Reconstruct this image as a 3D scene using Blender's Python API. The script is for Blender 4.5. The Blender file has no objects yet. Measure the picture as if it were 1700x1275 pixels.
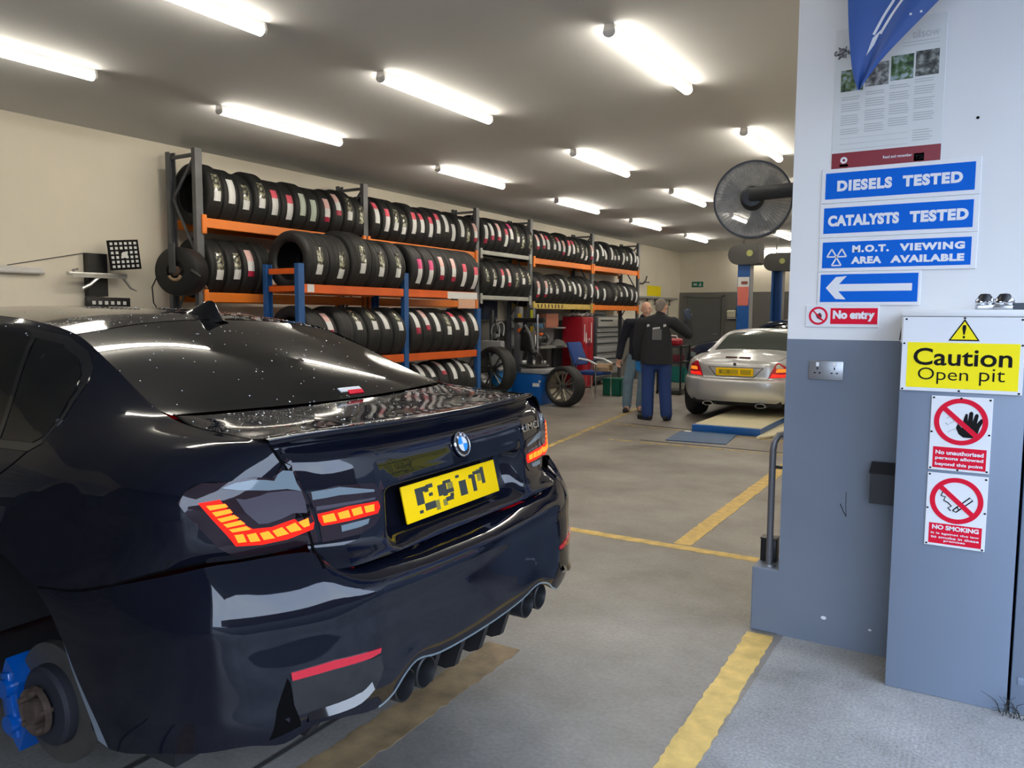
import bpy, bmesh, math, random
import numpy as np
from mathutils import Vector, Matrix
from mathutils.bvhtree import BVHTree

random.seed(7)
SC = bpy.context.scene
COL = SC.collection
PI = math.pi

# ------------------------------------------------------------------ camera
cam_data = bpy.data.cameras.new('camera')
cam = bpy.data.objects.new('camera', cam_data)
COL.objects.link(cam)
cam_data.sensor_width = 36.0
cam_data.lens = 1290.0 / 1700.0 * 36.0
cam_data.clip_start = 0.05
cam_data.clip_end = 300
_R = ((0.85214005, 0.05066438, -0.5208555), (0.52328512, -0.07207512, 0.84910415), (0.00547861, -0.99611159, -0.08793001))
cam.matrix_world = Matrix(((_R[0][0], -_R[0][1], -_R[0][2], 0.0),
                           (_R[1][0], -_R[1][1], -_R[1][2], 0.0),
                           (_R[2][0], -_R[2][1], -_R[2][2], 1.5),
                           (0, 0, 0, 1)))
SC.camera = cam

# ------------------------------------------------------------------ sky and exposure
SC.view_settings.view_transform = 'Standard'
SC.view_settings.look = 'None'
SC.view_settings.exposure = 0.0
SC.view_settings.gamma = 1.0
SC.view_settings.use_curve_mapping = False
W = bpy.data.worlds.new('overcast_sky')
SC.world = W
W.use_nodes = True
_nt = W.node_tree
_bg = _nt.nodes['Background']
_tc = _nt.nodes.new('ShaderNodeTexCoord')
_nz = _nt.nodes.new('ShaderNodeTexNoise'); _nz.inputs['Scale'].default_value = 2.2; _nz.inputs['Detail'].default_value = 4
_cr = _nt.nodes.new('ShaderNodeValToRGB')
_cr.color_ramp.elements[0].position = 0.3; _cr.color_ramp.elements[0].color = (0.52, 0.66, 0.95, 1)
_cr.color_ramp.elements[1].position = 0.7; _cr.color_ramp.elements[1].color = (0.70, 0.82, 1.0, 1)
_nt.links.new(_tc.outputs['Generated'], _nz.inputs['Vector'])
_nt.links.new(_nz.outputs['Fac'], _cr.inputs['Fac'])
_nt.links.new(_cr.outputs['Color'], _bg.inputs['Color'])
SKY = 7.0
TUBE = 42.0
_bg.inputs['Strength'].default_value = SKY

# ------------------------------------------------------------------ materials
MATS = {}
def mat(name, col, rough=0.5, metal=0.0, coat=0.0, noise=0.0, nscale=8.0, bump=0.0, bscale=60.0, emit=None, estr=0.0,
        trans=0.0, alpha=1.0, ior=1.5, spec=None):
    if name in MATS: return MATS[name]
    m = bpy.data.materials.new(name); m.use_nodes = True
    nt = m.node_tree; b = nt.nodes['Principled BSDF']
    b.inputs['Base Color'].default_value = (*col, 1)
    b.inputs['Roughness'].default_value = rough
    b.inputs['Metallic'].default_value = metal
    b.inputs['IOR'].default_value = ior
    if spec is not None: b.inputs['Specular IOR Level'].default_value = spec
    if coat: b.inputs['Coat Weight'].default_value = coat; b.inputs['Coat Roughness'].default_value = 0.03
    if trans: b.inputs['Transmission Weight'].default_value = trans
    if alpha < 1: b.inputs['Alpha'].default_value = alpha
    if emit: b.inputs['Emission Color'].default_value = (*emit, 1); b.inputs['Emission Strength'].default_value = estr
    tc = None
    if noise or bump:
        tc = nt.nodes.new('ShaderNodeTexCoord')
    if noise:
        n = nt.nodes.new('ShaderNodeTexNoise'); n.inputs['Scale'].default_value = nscale; n.inputs['Detail'].default_value = 5
        nt.links.new(tc.outputs['Object'], n.inputs['Vector'])
        r = nt.nodes.new('ShaderNodeValToRGB')
        r.color_ramp.elements[0].position = 0.3; r.color_ramp.elements[1].position = 0.7
        r.color_ramp.elements[0].color = (*[c * (1 - noise) for c in col], 1)
        r.color_ramp.elements[1].color = (*[min(1, c * (1 + noise)) for c in col], 1)
        nt.links.new(n.outputs['Fac'], r.inputs['Fac']); nt.links.new(r.outputs['Color'], b.inputs['Base Color'])
    if bump:
        n2 = nt.nodes.new('ShaderNodeTexNoise'); n2.inputs['Scale'].default_value = bscale; n2.inputs['Detail'].default_value = 3
        nt.links.new(tc.outputs['Object'], n2.inputs['Vector'])
        bp = nt.nodes.new('ShaderNodeBump'); bp.inputs['Strength'].default_value = bump; bp.inputs['Distance'].default_value = 0.01
        nt.links.new(n2.outputs['Fac'], bp.inputs['Height']); nt.links.new(bp.outputs['Normal'], b.inputs['Normal'])
    MATS[name] = m
    return m

M = dict(
    wall=mat('cream_wall_paint', (0.76, 0.71, 0.60), 0.7, noise=0.04, nscale=1.5, bump=0.05, bscale=40),
    ceiling=mat('ceiling_paint', (0.64, 0.645, 0.65), 0.85, noise=0.03, nscale=0.8),
    white_wall=mat('white_masonry_paint', (0.72, 0.715, 0.70), 0.65, noise=0.03, nscale=1.5, bump=0.06, bscale=30),
    dado=mat('blue_grey_dado_paint', (0.145, 0.172, 0.215), 0.5, noise=0.06, nscale=2.0, bump=0.05, bscale=30),
    dado_in=mat('grey_dado_paint', (0.17, 0.17, 0.165), 0.55, noise=0.06, nscale=2.0),
    door=mat('grey_door_paint', (0.13, 0.135, 0.135), 0.5),
    cabinet=mat('grey_steel_paint', (0.175, 0.215, 0.28), 0.42, noise=0.04, nscale=2.5),
    white=mat('white_plastic', (0.82, 0.82, 0.82), 0.35),
    sign_white=mat('sign_white', (0.72, 0.725, 0.73), 0.5, spec=0.25),
    sign_blue=mat('sign_blue', (0.002, 0.115, 0.56), 0.6, spec=0.12),
    sign_red=mat('sign_red', (0.66, 0.006, 0.03), 0.6, spec=0.15),
    sign_yellow=mat('sign_yellow', (0.92, 0.76, 0.01), 0.6, spec=0.15),
    black=mat('black_plastic', (0.010, 0.010, 0.011), 0.45),
    ink=mat('black_ink', (0.006, 0.006, 0.006), 0.7, spec=0.15),
    black_metal=mat('black_metal', (0.02, 0.02, 0.021), 0.4, metal=0.3),
    rubber=mat('tyre_rubber', (0.013, 0.013, 0.0135), 0.6, bump=0.12, bscale=70),
    orange=mat('orange_rack_paint', (0.78, 0.20, 0.02), 0.42, noise=0.08, nscale=4),
    rack_grey=mat('dark_grey_rack_paint', (0.10, 0.105, 0.115), 0.45, noise=0.15, nscale=6),
    rack_blue=mat('blue_rack_paint', (0.015, 0.09, 0.28), 0.45, noise=0.1, nscale=6),
    steel=mat('galvanised_steel', (0.45, 0.45, 0.44), 0.35, metal=0.9, noise=0.1),
    chrome=mat('chrome', (0.75, 0.76, 0.78), 0.12, metal=1.0),
    alu=mat('aluminium', (0.55, 0.56, 0.57), 0.3, metal=0.9),
    plate=mat('plate_yellow', (0.95, 0.60, 0.0), 0.55, spec=0.15),
    skin=mat('skin', (0.55, 0.30, 0.21), 0.5),
)

# ------------------------------------------------------------------ helpers
def link(o, parent=None):
    COL.objects.link(o)
    if parent is not None: o.parent = parent
    return o

def tag(o, label=None, cat=None, group=None, kind=None):
    if label: o['label'] = label
    if cat: o['category'] = cat
    if group: o['group'] = group
    if kind: o['kind'] = kind
    return o

def thing(name, label, cat, loc=(0, 0, 0), rotz=0.0, group=None):
    o = bpy.data.objects.new(name, None)
    o.empty_display_size = 0.1
    COL.objects.link(o)
    o.location = loc; o.rotation_euler = (0, 0, rotz)
    return tag(o, label, cat, group)

def smooth_mesh(me, angle=35):
    bm = bmesh.new(); bm.from_mesh(me)
    a = math.radians(angle)
    for f in bm.faces: f.smooth = True
    for e in bm.edges:
        if len(e.link_faces) == 2:
            try:
                e.smooth = e.calc_face_angle() < a
            except ValueError:
                pass
    bm.to_mesh(me); bm.free()

class MB:
    def __init__(self): self.bm = bmesh.new()
    def _xf(self, vs, mtx):
        if mtx is not None: bmesh.ops.transform(self.bm, matrix=mtx, verts=vs)
    def box(self, c, s, bevel=0.0, rot=None, seg=2):
        r = bmesh.ops.create_cube(self.bm, size=1.0)
        vs = r['verts']
        for v in vs: v.co = Vector((v.co.x * s[0], v.co.y * s[1], v.co.z * s[2]))
        if bevel > 0:
            es = list({e for v in vs for e in v.link_edges})
            b = bmesh.ops.bevel(self.bm, geom=es, offset=bevel, segments=seg, affect='EDGES', profile=0.5)
            vs = list({v for f in b['faces'] for v in f.verts} | {v for v in vs if v.is_valid})
        m = Matrix.Translation(Vector(c))
        if rot is not None: m = m @ rot.to_4x4()
        self._xf([v for v in vs if v.is_valid], m)
        return self
    def cone(self, p0, p1, r0, r1=None, seg=16, caps=True):
        if r1 is None: r1 = r0
        p0 = Vector(p0); p1 = Vector(p1); d = p1 - p0
        q = d.to_track_quat('Z', 'Y').to_matrix()
        a = []; b = []
        for i in range(seg):
            t = 2 * PI * i / seg
            o = q @ Vector((math.cos(t), math.sin(t), 0))
            a.append(self.bm.verts.new(p0 + o * r0)); b.append(self.bm.verts.new(p1 + o * r1))
        for i in range(seg):
            j = (i + 1) % seg
            self.bm.faces.new((a[i], a[j], b[j], b[i]))
        if caps:
            self.bm.faces.new(a[::-1]); self.bm.faces.new(b)
        return self
    def tube(self, pts, r, seg=8, caps=True):
        pts = [Vector(p) for p in pts]
        rings = []; up = None
        for i, p in enumerate(pts):
            t = (pts[min(i + 1, len(pts) - 1)] - pts[max(i - 1, 0)]).normalized()
            if up is None:
                up = Vector((0, 0, 1)) if abs(t.z) < 0.9 else Vector((1, 0, 0))
            n = (up - t * up.dot(t))
            n = n.normalized() if n.length > 1e-6 else t.orthogonal().normalized()
            up = n; b = t.cross(n)
            rr = r[i] if isinstance(r, (list, tuple)) else r
            rings.append([self.bm.verts.new(p + (n * math.cos(2 * PI * k / seg) + b * math.sin(2 * PI * k / seg)) * rr) for k in range(seg)])
        for a, c in zip(rings, rings[1:]):
            for k in range(seg):
                j = (k + 1) % seg
                self.bm.faces.new((a[k], a[j], c[j], c[k]))
        if caps:
            self.bm.faces.new(rings[0][::-1]); self.bm.faces.new(rings[-1])
        return self
    def lathe(self, prof, seg=32, axis='Z', c=(0, 0, 0), closed=False):
        rings = []
        for (r, h) in prof:
            ring = []
            for k in range(seg):
                t = 2 * PI * k / seg; x = r * math.cos(t); y = r * math.sin(t)
                p = {'Z': (x, y, h), 'Y': (x, h, y), 'X': (h, x, y)}[axis]
                ring.append(self.bm.verts.new(Vector(p) + Vector(c)))
            rings.append(ring)
        pairs = list(zip(rings, rings[1:]))
        if closed: pairs.append((rings[-1], rings[0]))
        for a, b in pairs:
            for k in range(seg):
                j = (k + 1) % seg
                self.bm.faces.new((a[k], a[j], b[j], b[k]))
        return self
    def prism(self, poly, d0, d1, axis='Z'):
        def P(a, b, h): return {'Z': (a, b, h), 'Y': (a, h, b), 'X': (h, a, b)}[axis]
        lo = [self.bm.verts.new(P(a, b, d0)) for a, b in poly]
        hi = [self.bm.verts.new(P(a, b, d1)) for a, b in poly]
        n = len(poly)
        self.bm.faces.new(lo[::-1]); self.bm.faces.new(hi)
        for i in range(n):
            j = (i + 1) % n
            self.bm.faces.new((lo[i], lo[j], hi[j], hi[i]))
        return self
    def ball(self, c, r, seg=16, rings=10, rot=None):
        rr = r if isinstance(r, (tuple, list)) else (r, r, r)
        c = Vector(c); nv = self.bm.verts.new; R = []
        for i in range(rings + 1):
            a = PI * i / rings
            k = 1 if i in (0, rings) else seg
            row = []
            for j in range(k):
                t = 2 * PI * j / seg
                p = Vector((rr[0] * math.sin(a) * math.cos(t), rr[1] * math.sin(a) * math.sin(t), rr[2] * math.cos(a)))
                row.append(nv(c + (rot @ p if rot is not None else p)))
            R.append(row)
        for a, b in zip(R, R[1:]):
            for j in range(seg):
                k = (j + 1) % seg
                if len(a) == 1: self.bm.faces.new((a[0], b[j], b[k]))
                elif len(b) == 1: self.bm.faces.new((a[j], b[0], a[k]))
                else: self.bm.faces.new((a[j], b[j], b[k], a[k]))
        return self
    def grid(self, P, close_u=False):
        V = [[self.bm.verts.new(Vector(p)) for p in row] for row in P]
        for i in range(len(V) - 1):
            n = len(V[i])
            for j in range(n if close_u else n - 1):
                k = (j + 1) % n
                try: self.bm.faces.new((V[i][j], V[i][k], V[i + 1][k], V[i + 1][j]))
                except ValueError: pass
        return self
    def faces(self, verts, fs):
        V = [self.bm.verts.new(Vector(v)) for v in verts]
        for f in fs: self.bm.faces.new([V[i] for i in f])
        return self
    def mesh(self, name, smooth=35, recalc=True, weld=0.0):
        if weld: bmesh.ops.remove_doubles(self.bm, verts=self.bm.verts, dist=weld)
        if recalc: bmesh.ops.recalc_face_normals(self.bm, faces=self.bm.faces)
        me = bpy.data.meshes.new(name)
        self.bm.to_mesh(me); self.bm.free()
        if smooth: smooth_mesh(me, smooth)
        return me
    def build(self, name, m, parent=None, smooth=35, recalc=True, weld=0.0):
        me = self.mesh(name, smooth, recalc, weld)
        me.materials.append(m)
        return link(bpy.data.objects.new(name, me), parent)

def mesh_obj(name, me, m=None, parent=None):
    if m is not None and not me.materials: me.materials.append(m)
    return link(bpy.data.objects.new(name, me), parent)

def eval_mesh(o, name):
    dg = bpy.context.evaluated_depsgraph_get()
    dg.update()
    me = bpy.data.meshes.new_from_object(o.evaluated_get(dg))
    me.name = name
    return me

def text_mesh(s, size, bold=0.0, depth=0.001, spacing=1.0, align='LEFT', xscale=1.0):
    cu = bpy.data.curves.new('lettering', 'FONT')
    cu.body = s; cu.size = size; cu.offset = bold; cu.extrude = depth; cu.space_character = spacing
    cu.align_x = align; cu.align_y = 'CENTER'; cu.resolution_u = 4
    o = bpy.data.objects.new('lettering', cu); COL.objects.link(o)
    me = eval_mesh(o, 'lettering')
    bpy.data.objects.remove(o); bpy.data.curves.remove(cu)
    if xscale != 1.0:
        me.transform(Matrix.Diagonal((xscale, 1, 1, 1)))
    return me

def fit_text(s, w, h, bold=0.0, depth=0.001, spacing=1.0):
    """Lettering whose bounding box is w by h, centred on the origin in the XY plane."""
    me = text_mesh(s, 0.1, bold * 0.1 / max(h, 1e-4) if False else bold, depth, spacing)
    co = np.array([v.co[:] for v in me.vertices])
    lo = co.min(0); hi = co.max(0)
    c = (lo + hi) / 2; sx = w / (hi[0] - lo[0]); sy = h / (hi[1] - lo[1])
    for v in me.vertices: v.co = ((v.co.x - c[0]) * sx, (v.co.y - c[1]) * sy, v.co.z)
    return me

def remesh_obj(mb, voxel, name, smooth_it=6, factor=0.5):
    me = mb.mesh(name + '_tmp', smooth=0)
    o = bpy.data.objects.new(name + '_tmp', me); COL.objects.link(o)
    r = o.modifiers.new('r', 'REMESH'); r.mode = 'VOXEL'; r.voxel_size = voxel
    s = o.modifiers.new('s', 'SMOOTH'); s.iterations = smooth_it; s.factor = factor
    out = eval_mesh(o, name)
    bpy.data.objects.remove(o); bpy.data.meshes.remove(me)
    for p in out.polygons: p.use_smooth = True
    return out

def capsule(mb, p0, r0, p1, r1, seg=14, flat=1.0, side=None):
    """Tapered limb with rounded ends; flat squeezes it across 'side'."""
    p0 = Vector(p0); p1 = Vector(p1); d = p1 - p0; L = max(d.length, 1e-5); t = d / L
    n = Vector(side) if side is not None else t.orthogonal()
    n = (n - t * n.dot(t)).normalized(); b = t.cross(n)
    prof = []
    for k in range(5):
        a = -PI / 2 + (PI / 2) * k / 4
        prof.append((r0 * math.cos(a), r0 * math.sin(a)))
    for k in range(5):
        a = (PI / 2) * k / 4
        prof.append((r1 * math.cos(a), L + r1 * math.sin(a)))
    rings = []
    for (r, h) in prof:
        r = max(r, 1e-4)
        rings.append([mb.bm.verts.new(p0 + t * h + (n * math.cos(2 * PI * k / seg) * flat + b * math.sin(2 * PI * k / seg)) * r) for k in range(seg)])
    for a, c in zip(rings, rings[1:]):
        for k in range(seg):
            j = (k + 1) % seg
            mb.bm.faces.new((a[k], a[j], c[j], c[k]))
    mb.bm.faces.new(rings[0][::-1]); mb.bm.faces.new(rings[-1])

def copy_tree(o, parent=None):
    c = o.copy(); COL.objects.link(c)
    if parent is not None: c.parent = parent
    for ch in o.children: copy_tree(ch, c)
    return c

def catmull(P, n):
    """Interpolating spline through control rows P (k x d), n samples per span, monotone-limited tangents."""
    P = np.asarray(P, float); k = len(P)
    d = np.linalg.norm(np.diff(P, axis=0), axis=1) ** 0.5 + 1e-6
    t = np.concatenate([[0], np.cumsum(d)])
    m = np.zeros_like(P)
    for i in range(k):
        if i == 0: m[i] = (P[1] - P[0]) / d[0]
        elif i == k - 1: m[i] = (P[-1] - P[-2]) / d[-1]
        else:
            a = (P[i] - P[i - 1]) / d[i - 1]; b = (P[i + 1] - P[i]) / d[i]
            m[i] = (a * d[i] + b * d[i - 1]) / (d[i] + d[i - 1])
    out = []
    for i in range(k - 1):
        for s in range(n):
            x = s / n; h = d[i]
            out.append((2 * x**3 - 3 * x**2 + 1) * P[i] + (x**3 - 2 * x**2 + x) * h * m[i] + (-2 * x**3 + 3 * x**2) * P[i + 1] + (x**3 - x**2) * h * m[i + 1])
    out.append(P[-1])
    return np.array(out)

def surf(ctrl, nu=4, nv=4):
    """ctrl[row][col] -> dense grid of points."""
    A = np.asarray(ctrl, float)
    B = np.array([catmull(A[:, j], nv) for j in range(A.shape[1])]).transpose(1, 0, 2)
    return np.array([catmull(B[i], nu) for i in range(B.shape[0])])

# ------------------------------------------------------------------ the room shell
H = 3.35
XW = -7.81      # inner face of the left wall
YB = 22.1       # inner face of the back wall
YF = -1.9       # inner face of the near end wall
XO = -0.79      # line of the opening

M['mgrey_shutter'] = mat('pale_shutter', (0.55, 0.55, 0.54), 0.5)
def struct(name, mb, m, parent=None, smooth=0):
    o = mb.build(name, m, parent, smooth=smooth)
    o['kind'] = 'structure'
    return o

def floor_material(name, base, dark, light, scale, speck, speck_amt, rough, streak=False):
    m = bpy.data.materials.new(name); m.use_nodes = True
    nt = m.node_tree; b = nt.nodes['Principled BSDF']; L = nt.links.new
    tc = nt.nodes.new('ShaderNodeTexCoord')
    n1 = nt.nodes.new('ShaderNodeTexNoise'); n1.inputs['Scale'].default_value = scale; n1.inputs['Detail'].default_value = 8; n1.inputs['Roughness'].default_value = 0.62
    r1 = nt.nodes.new('ShaderNodeValToRGB')
    r1.color_ramp.elements[0].position = 0.32; r1.color_ramp.elements[0].color = (*dark, 1)
    r1.color_ramp.elements[1].position = 0.68; r1.color_ramp.elements[1].color = (*light, 1)
    e = r1.color_ramp.elements.new(0.5); e.color = (*base, 1)
    L(tc.outputs['Object'], n1.inputs['Vector']); L(n1.outputs['Fac'], r1.inputs['Fac'])
    n2 = nt.nodes.new('ShaderNodeTexNoise'); n2.inputs['Scale'].default_value = speck; n2.inputs['Detail'].default_value = 2
    L(tc.outputs['Object'], n2.inputs['Vector'])
    mx = nt.nodes.new('ShaderNodeMix'); mx.data_type = 'RGBA'; mx.blend_type = 'OVERLAY'
    mx.inputs['Factor'].default_value = speck_amt
    L(r1.outputs['Color'], mx.inputs['A']); L(n2.outputs['Fac'], mx.inputs['B'])
    # round oil stains
    vo = nt.nodes.new('ShaderNodeTexVoronoi'); vo.inputs['Scale'].default_value = 0.55
    L(tc.outputs['Object'], vo.inputs['Vector'])
    r2 = nt.nodes.new('ShaderNodeValToRGB'); r2.color_ramp.elements[0].position = 0.05; r2.color_ramp.elements[0].color = (0.62, 0.60, 0.57, 1)
    r2.color_ramp.elements[1].position = 0.16; r2.color_ramp.elements[1].color = (1, 1, 1, 1)
    L(vo.outputs['Distance'], r2.inputs['Fac'])
    mm = nt.nodes.new('ShaderNodeMix'); mm.data_type = 'RGBA'; mm.blend_type = 'MULTIPLY'; mm.inputs['Factor'].default_value = 0.6
    L(mx.outputs['Result'], mm.inputs['A']); L(r2.outputs['Color'], mm.inputs['B'])
    L(mm.outputs['Result'], b.inputs['Base Color'])
    b.inputs['Roughness'].default_value = rough
    bp = nt.nodes.new('ShaderNodeBump'); bp.inputs['Strength'].default_value = 0.35; bp.inputs['Distance'].default_value = 0.006
    if streak:
        mp = nt.nodes.new('ShaderNodeMapping'); mp.inputs['Scale'].default_value = (90, 3, 1); mp.inputs['Rotation'].default_value = (0, 0, 0.25)
        n3 = nt.nodes.new('ShaderNodeTexNoise'); n3.inputs['Scale'].default_value = 1.0; n3.inputs['Detail'].default_value = 3
        L(tc.outputs['Object'], mp.inputs['Vector']); L(mp.outputs['Vector'], n3.inputs['Vector'])
        ad = nt.nodes.new('ShaderNodeMath'); ad.operation = 'ADD'
        L(n2.outputs['Fac'], ad.inputs[0]); L(n3.outputs['Fac'], ad.inputs[1]); L(ad.outputs[0], bp.inputs['Height'])
    else:
        L(n2.outputs['Fac'], bp.inputs['Height'])
    L(bp.outputs['Normal'], b.inputs['Normal'])
    return m

M['floor'] = floor_material('workshop_concrete', (0.20, 0.185, 0.165), (0.115, 0.102, 0.085), (0.28, 0.262, 0.235), 1.1, 55, 0.28, 0.42)
M['apron'] = floor_material('brushed_concrete', (0.27, 0.27, 0.265), (0.19, 0.19, 0.185), (0.33, 0.33, 0.325), 2.2, 90, 0.55, 0.8, streak=True)
M['line'] = mat('yellow_floor_paint', (0.62, 0.43, 0.13), 0.6, noise=0.2, nscale=14, bump=0.2, bscale=60)
M['line_worn'] = mat('worn_yellow_floor_paint', (0.42, 0.31, 0.10), 0.6, noise=0.45, nscale=9, bump=0.2, bscale=60)
M['line_dirty'] = mat('dirty_tan_floor_paint', (0.22, 0.15, 0.075), 0.6, noise=0.4, nscale=9, bump=0.2, bscale=60)

fl = struct('floor', MB().box(((XW + -0.76) / 2 - 0.2, 10, -0.1), (-0.76 - XW + 0.4, 24.6, 0.2)), M['floor'])
ap = struct('floor_outside', MB().box((-0.08, 2, -0.1), (1.36, 40, 0.2)), M['apron'])
struct('floor_road', MB().box((12.6, 2, -0.105), (24.0, 40, 0.2)), mat('dark_asphalt', (0.045, 0.045, 0.047), 0.85, noise=0.2, nscale=3, bump=0.2))



def ragged(p0, p1, w, step=0.03, amp=0.006, gaps=0.0):
    """A hand-worn stripe of paint between two floor points, with ragged edges."""
    p0 = Vector((*p0, 0)); p1 = Vector((*p1, 0)); d = (p1 - p0); L = d.length; d /= L; n = Vector((-d.y, d.x, 0))
    k = max(2, int(L / step)); mb = MB(); rows = []
    for i in range(k + 1):
        c = p0 + d * (L * i / k)
        rows.append((c - n * (w / 2 + random.uniform(-amp, amp)), c + n * (w / 2 + random.uniform(-amp, amp))))
    bm = mb.bm
    V = [[bm.verts.new((q.x, q.y, z)) for q in r for z in (0.0, 0.0022)] for r in rows]
    for a, b in zip(V, V[1:]):
        if random.random() < gaps: continue
        bm.faces.new((a[1], a[3], b[3], b[1])); bm.faces.new((a[0], a[1], b[1], b[0])); bm.faces.new((a[2], b[2], b[3], a[3]))
    for r in (V[0], V[-1]): bm.faces.new((r[0], r[1], r[3], r[2]))
    return mb

for a, b, w, m, amp, g in (((-0.79, 1.2), (-0.855, 3.66), 0.125, 'line', 0.005, 0.0),
                    ((-7.2, 4.78), (-0.95, 4.80), 0.085, 'line', 0.005, 0.0),
                    ((-1.66, 4.86), (-1.70, 9.2), 0.12, 'line', 0.005, 0.0),
                    ((-4.15, 7.0), (-4.95, 12.6), 0.07, 'line_worn', 0.01, 0.10),
                    ((-1.78, 0.2), (-1.81, 2.9), 0.17, 'line_dirty', 0.008, 0.0),
                    ((-4.4, 9.95), (-1.3, 9.55), 0.05, 'line_worn', 0.006, 0.15),
                    ((-3.9, 8.62), (-1.3, 8.72), 0.05, 'line_worn', 0.006, 0.15)):
    o = ragged(a, b, w, amp=amp, gaps=g).build('painted_line', M[m], fl, smooth=0)
# steel trims let into the floor
for (x0, y0, x1, y1, w) in ((-4.2, 10.05, -1.4, 9.75, 0.03), (-3.55, 8.78, -1.4, 8.82, 0.03), (-1.99, 0.3, -2.0, 3.4, 0.02), (-2.35, 0.3, -2.36, 3.4, 0.025)):
    d = Vector((x1 - x0, y1 - y0, 0)); ang = math.atan2(d.y, d.x)
    MB().box(((x0 + x1) / 2, (y0 + y1) / 2, 0.002), (d.length, w, 0.006), rot=Matrix.Rotation(ang, 3, 'Z')).build('steel_trim', mat('dirty_steel', (0.12, 0.115, 0.11), 0.45, metal=0.6), fl, smooth=0)

struct('ceiling', MB().box(((XW + 1.4) / 2, (YB + YF) / 2, H + 0.06), (1.4 - XW + 0.4, YB - YF + 0.4, 0.12)), M['ceiling'])
struct('wall_left', MB().box((XW - 0.1, (YB + YF) / 2, H / 2), (0.2, YB - YF + 0.4, H)), M['wall'])
struct('trim_5', MB().box((XW - 0.09, (YB + YF) / 2, 0.70), (0.19, YB - YF + 0.3, 1.40)), M['dado_in'])
# back wall: cream above a grey dado
struct('wall_back', MB().box(((XW + 1.4) / 2, YB + 0.1, (H + 2.19) / 2), (1.4 - XW, 0.2, H - 2.19)), M['wall'])
struct('trim_1', MB().box(((XW + 1.4) / 2, YB + 0.095, 2.19 / 2), (1.4 - XW, 0.21, 2.19)), M['dado_in'])
struct('wall_right', MB().box((-0.40, (YB + 3.93) / 2, H / 2), (0.2, YB - 3.93, H)), M['wall'])
nw = struct('wall_near', MB().box(((XW + XO) / 2, YF - 0.1, (H + 1.4) / 2), (XO - XW, 0.2, H - 1.4)), M['dado_in'])
struct('trim_2', MB().box(((XW + XO) / 2, YF - 0.095, 0.7), (XO - XW, 0.21, 1.4)), M['dado_in'])
# pier with the signs (the wall that returns beside the opening)
PY = 3.70
pier = struct('wall_front', MB().box((0.6, PY + 0.12, (H + 1.40) / 2), (2.78, 0.24, H - 1.40)), M['white_wall'])
struct('trim_3', MB().box((0.6, PY + 0.1195, 0.70), (2.782, 0.241, 1.40)), M['dado'])
struct('trim_4', MB().box((-0.85, PY + 0.10, 0.155), (0.13, 0.2, 0.31), bevel=0.006), M['dado'])   # low plinth at the corner of the pier
# white masonry nick spots
for x, z, r in ((-0.585, 0.125, 0.012), (-0.39, 0.11, 0.007)):
    MB().ball((x, PY - 0.001, z), (r, 0.0015, r * 0.7)).build('paint_chip', M['sign_white'], bpy.data.objects['trim_3'])
MB().ball((-0.085, PY - 0.0005, 2.30), (0.006, 0.002, 0.006)).build('nail_hole', M['ink'], pier)
MB().tube([(-0.512, PY - 0.001, 0.72), (-0.512, PY - 0.001, 0.66), (-0.508, PY - 0.001, 0.61)], 0.0012, 5).tube([(-0.535, PY - 0.001, 0.665), (-0.52, PY - 0.001, 0.63), (-0.508, PY - 0.001, 0.61)], 0.0018, 5).build('scuff_mark', M['ink'], bpy.data.objects['trim_3'])
# wall above the opening, canopy and the buildings over the road
struct('wall_lintel', MB().box((XO + 0.12, (PY + YF) / 2, H + 0.5), (0.24, PY - YF, 1.0)), M['white_wall'])
struct('ceiling_canopy', MB().box((0.05, 3.35, H + 0.10), (1.7, 1.3, 0.12)), M['white_wall'])
struct('wall_opposite', MB().box((16.0, 2, 2.6), (0.4, 60, 5.2)), mat('brown_brick', (0.05, 0.038, 0.033), 0.9, noise=0.3, nscale=3))
dr2 = struct('door_2', MB().box((XW + 0.02, -0.75, 1.6), (0.04, 1.9, 1.9)), M['mgrey_shutter'])
for k in range(16): MB().prism([(0.04, 0.0), (0.07, 0.02), (0.07, 0.08), (0.04, 0.10)], -1.68, 0.18, 'Y').build('shutter_slat', M['mgrey_shutter'], dr2, smooth=0).location = (XW, 0, 0.68 + 0.115 * k)
struct('wall_outside', MB().box((XO + 0.1, -5.0, 2.0), (0.2, 6.2, 4.0)), M['white_wall'])
# door in the back wall
dr = struct('door_1', MB().box((-7.05, YB - 0.02, 1.02), (0.98, 0.05, 2.04), bevel=0.004), M['door'])
MB().box((-7.60, YB - 0.03, 1.05), (0.07, 0.07, 2.10)).box((-6.50, YB - 0.03, 1.05), (0.07, 0.07, 2.10)).box((-7.05, YB - 0.03, 2.09), (1.17, 0.07, 0.07)).build('door_frame', M['dado_in'], dr, smooth=0)
MB().cone((-6.64, YB - 0.05, 1.0), (-6.64, YB - 0.10, 1.0), 0.012).tube([(-6.64, YB - 0.10, 1.0), (-6.76, YB - 0.10, 1.0)], 0.010).build('door_handle', M['alu'], dr)

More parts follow.
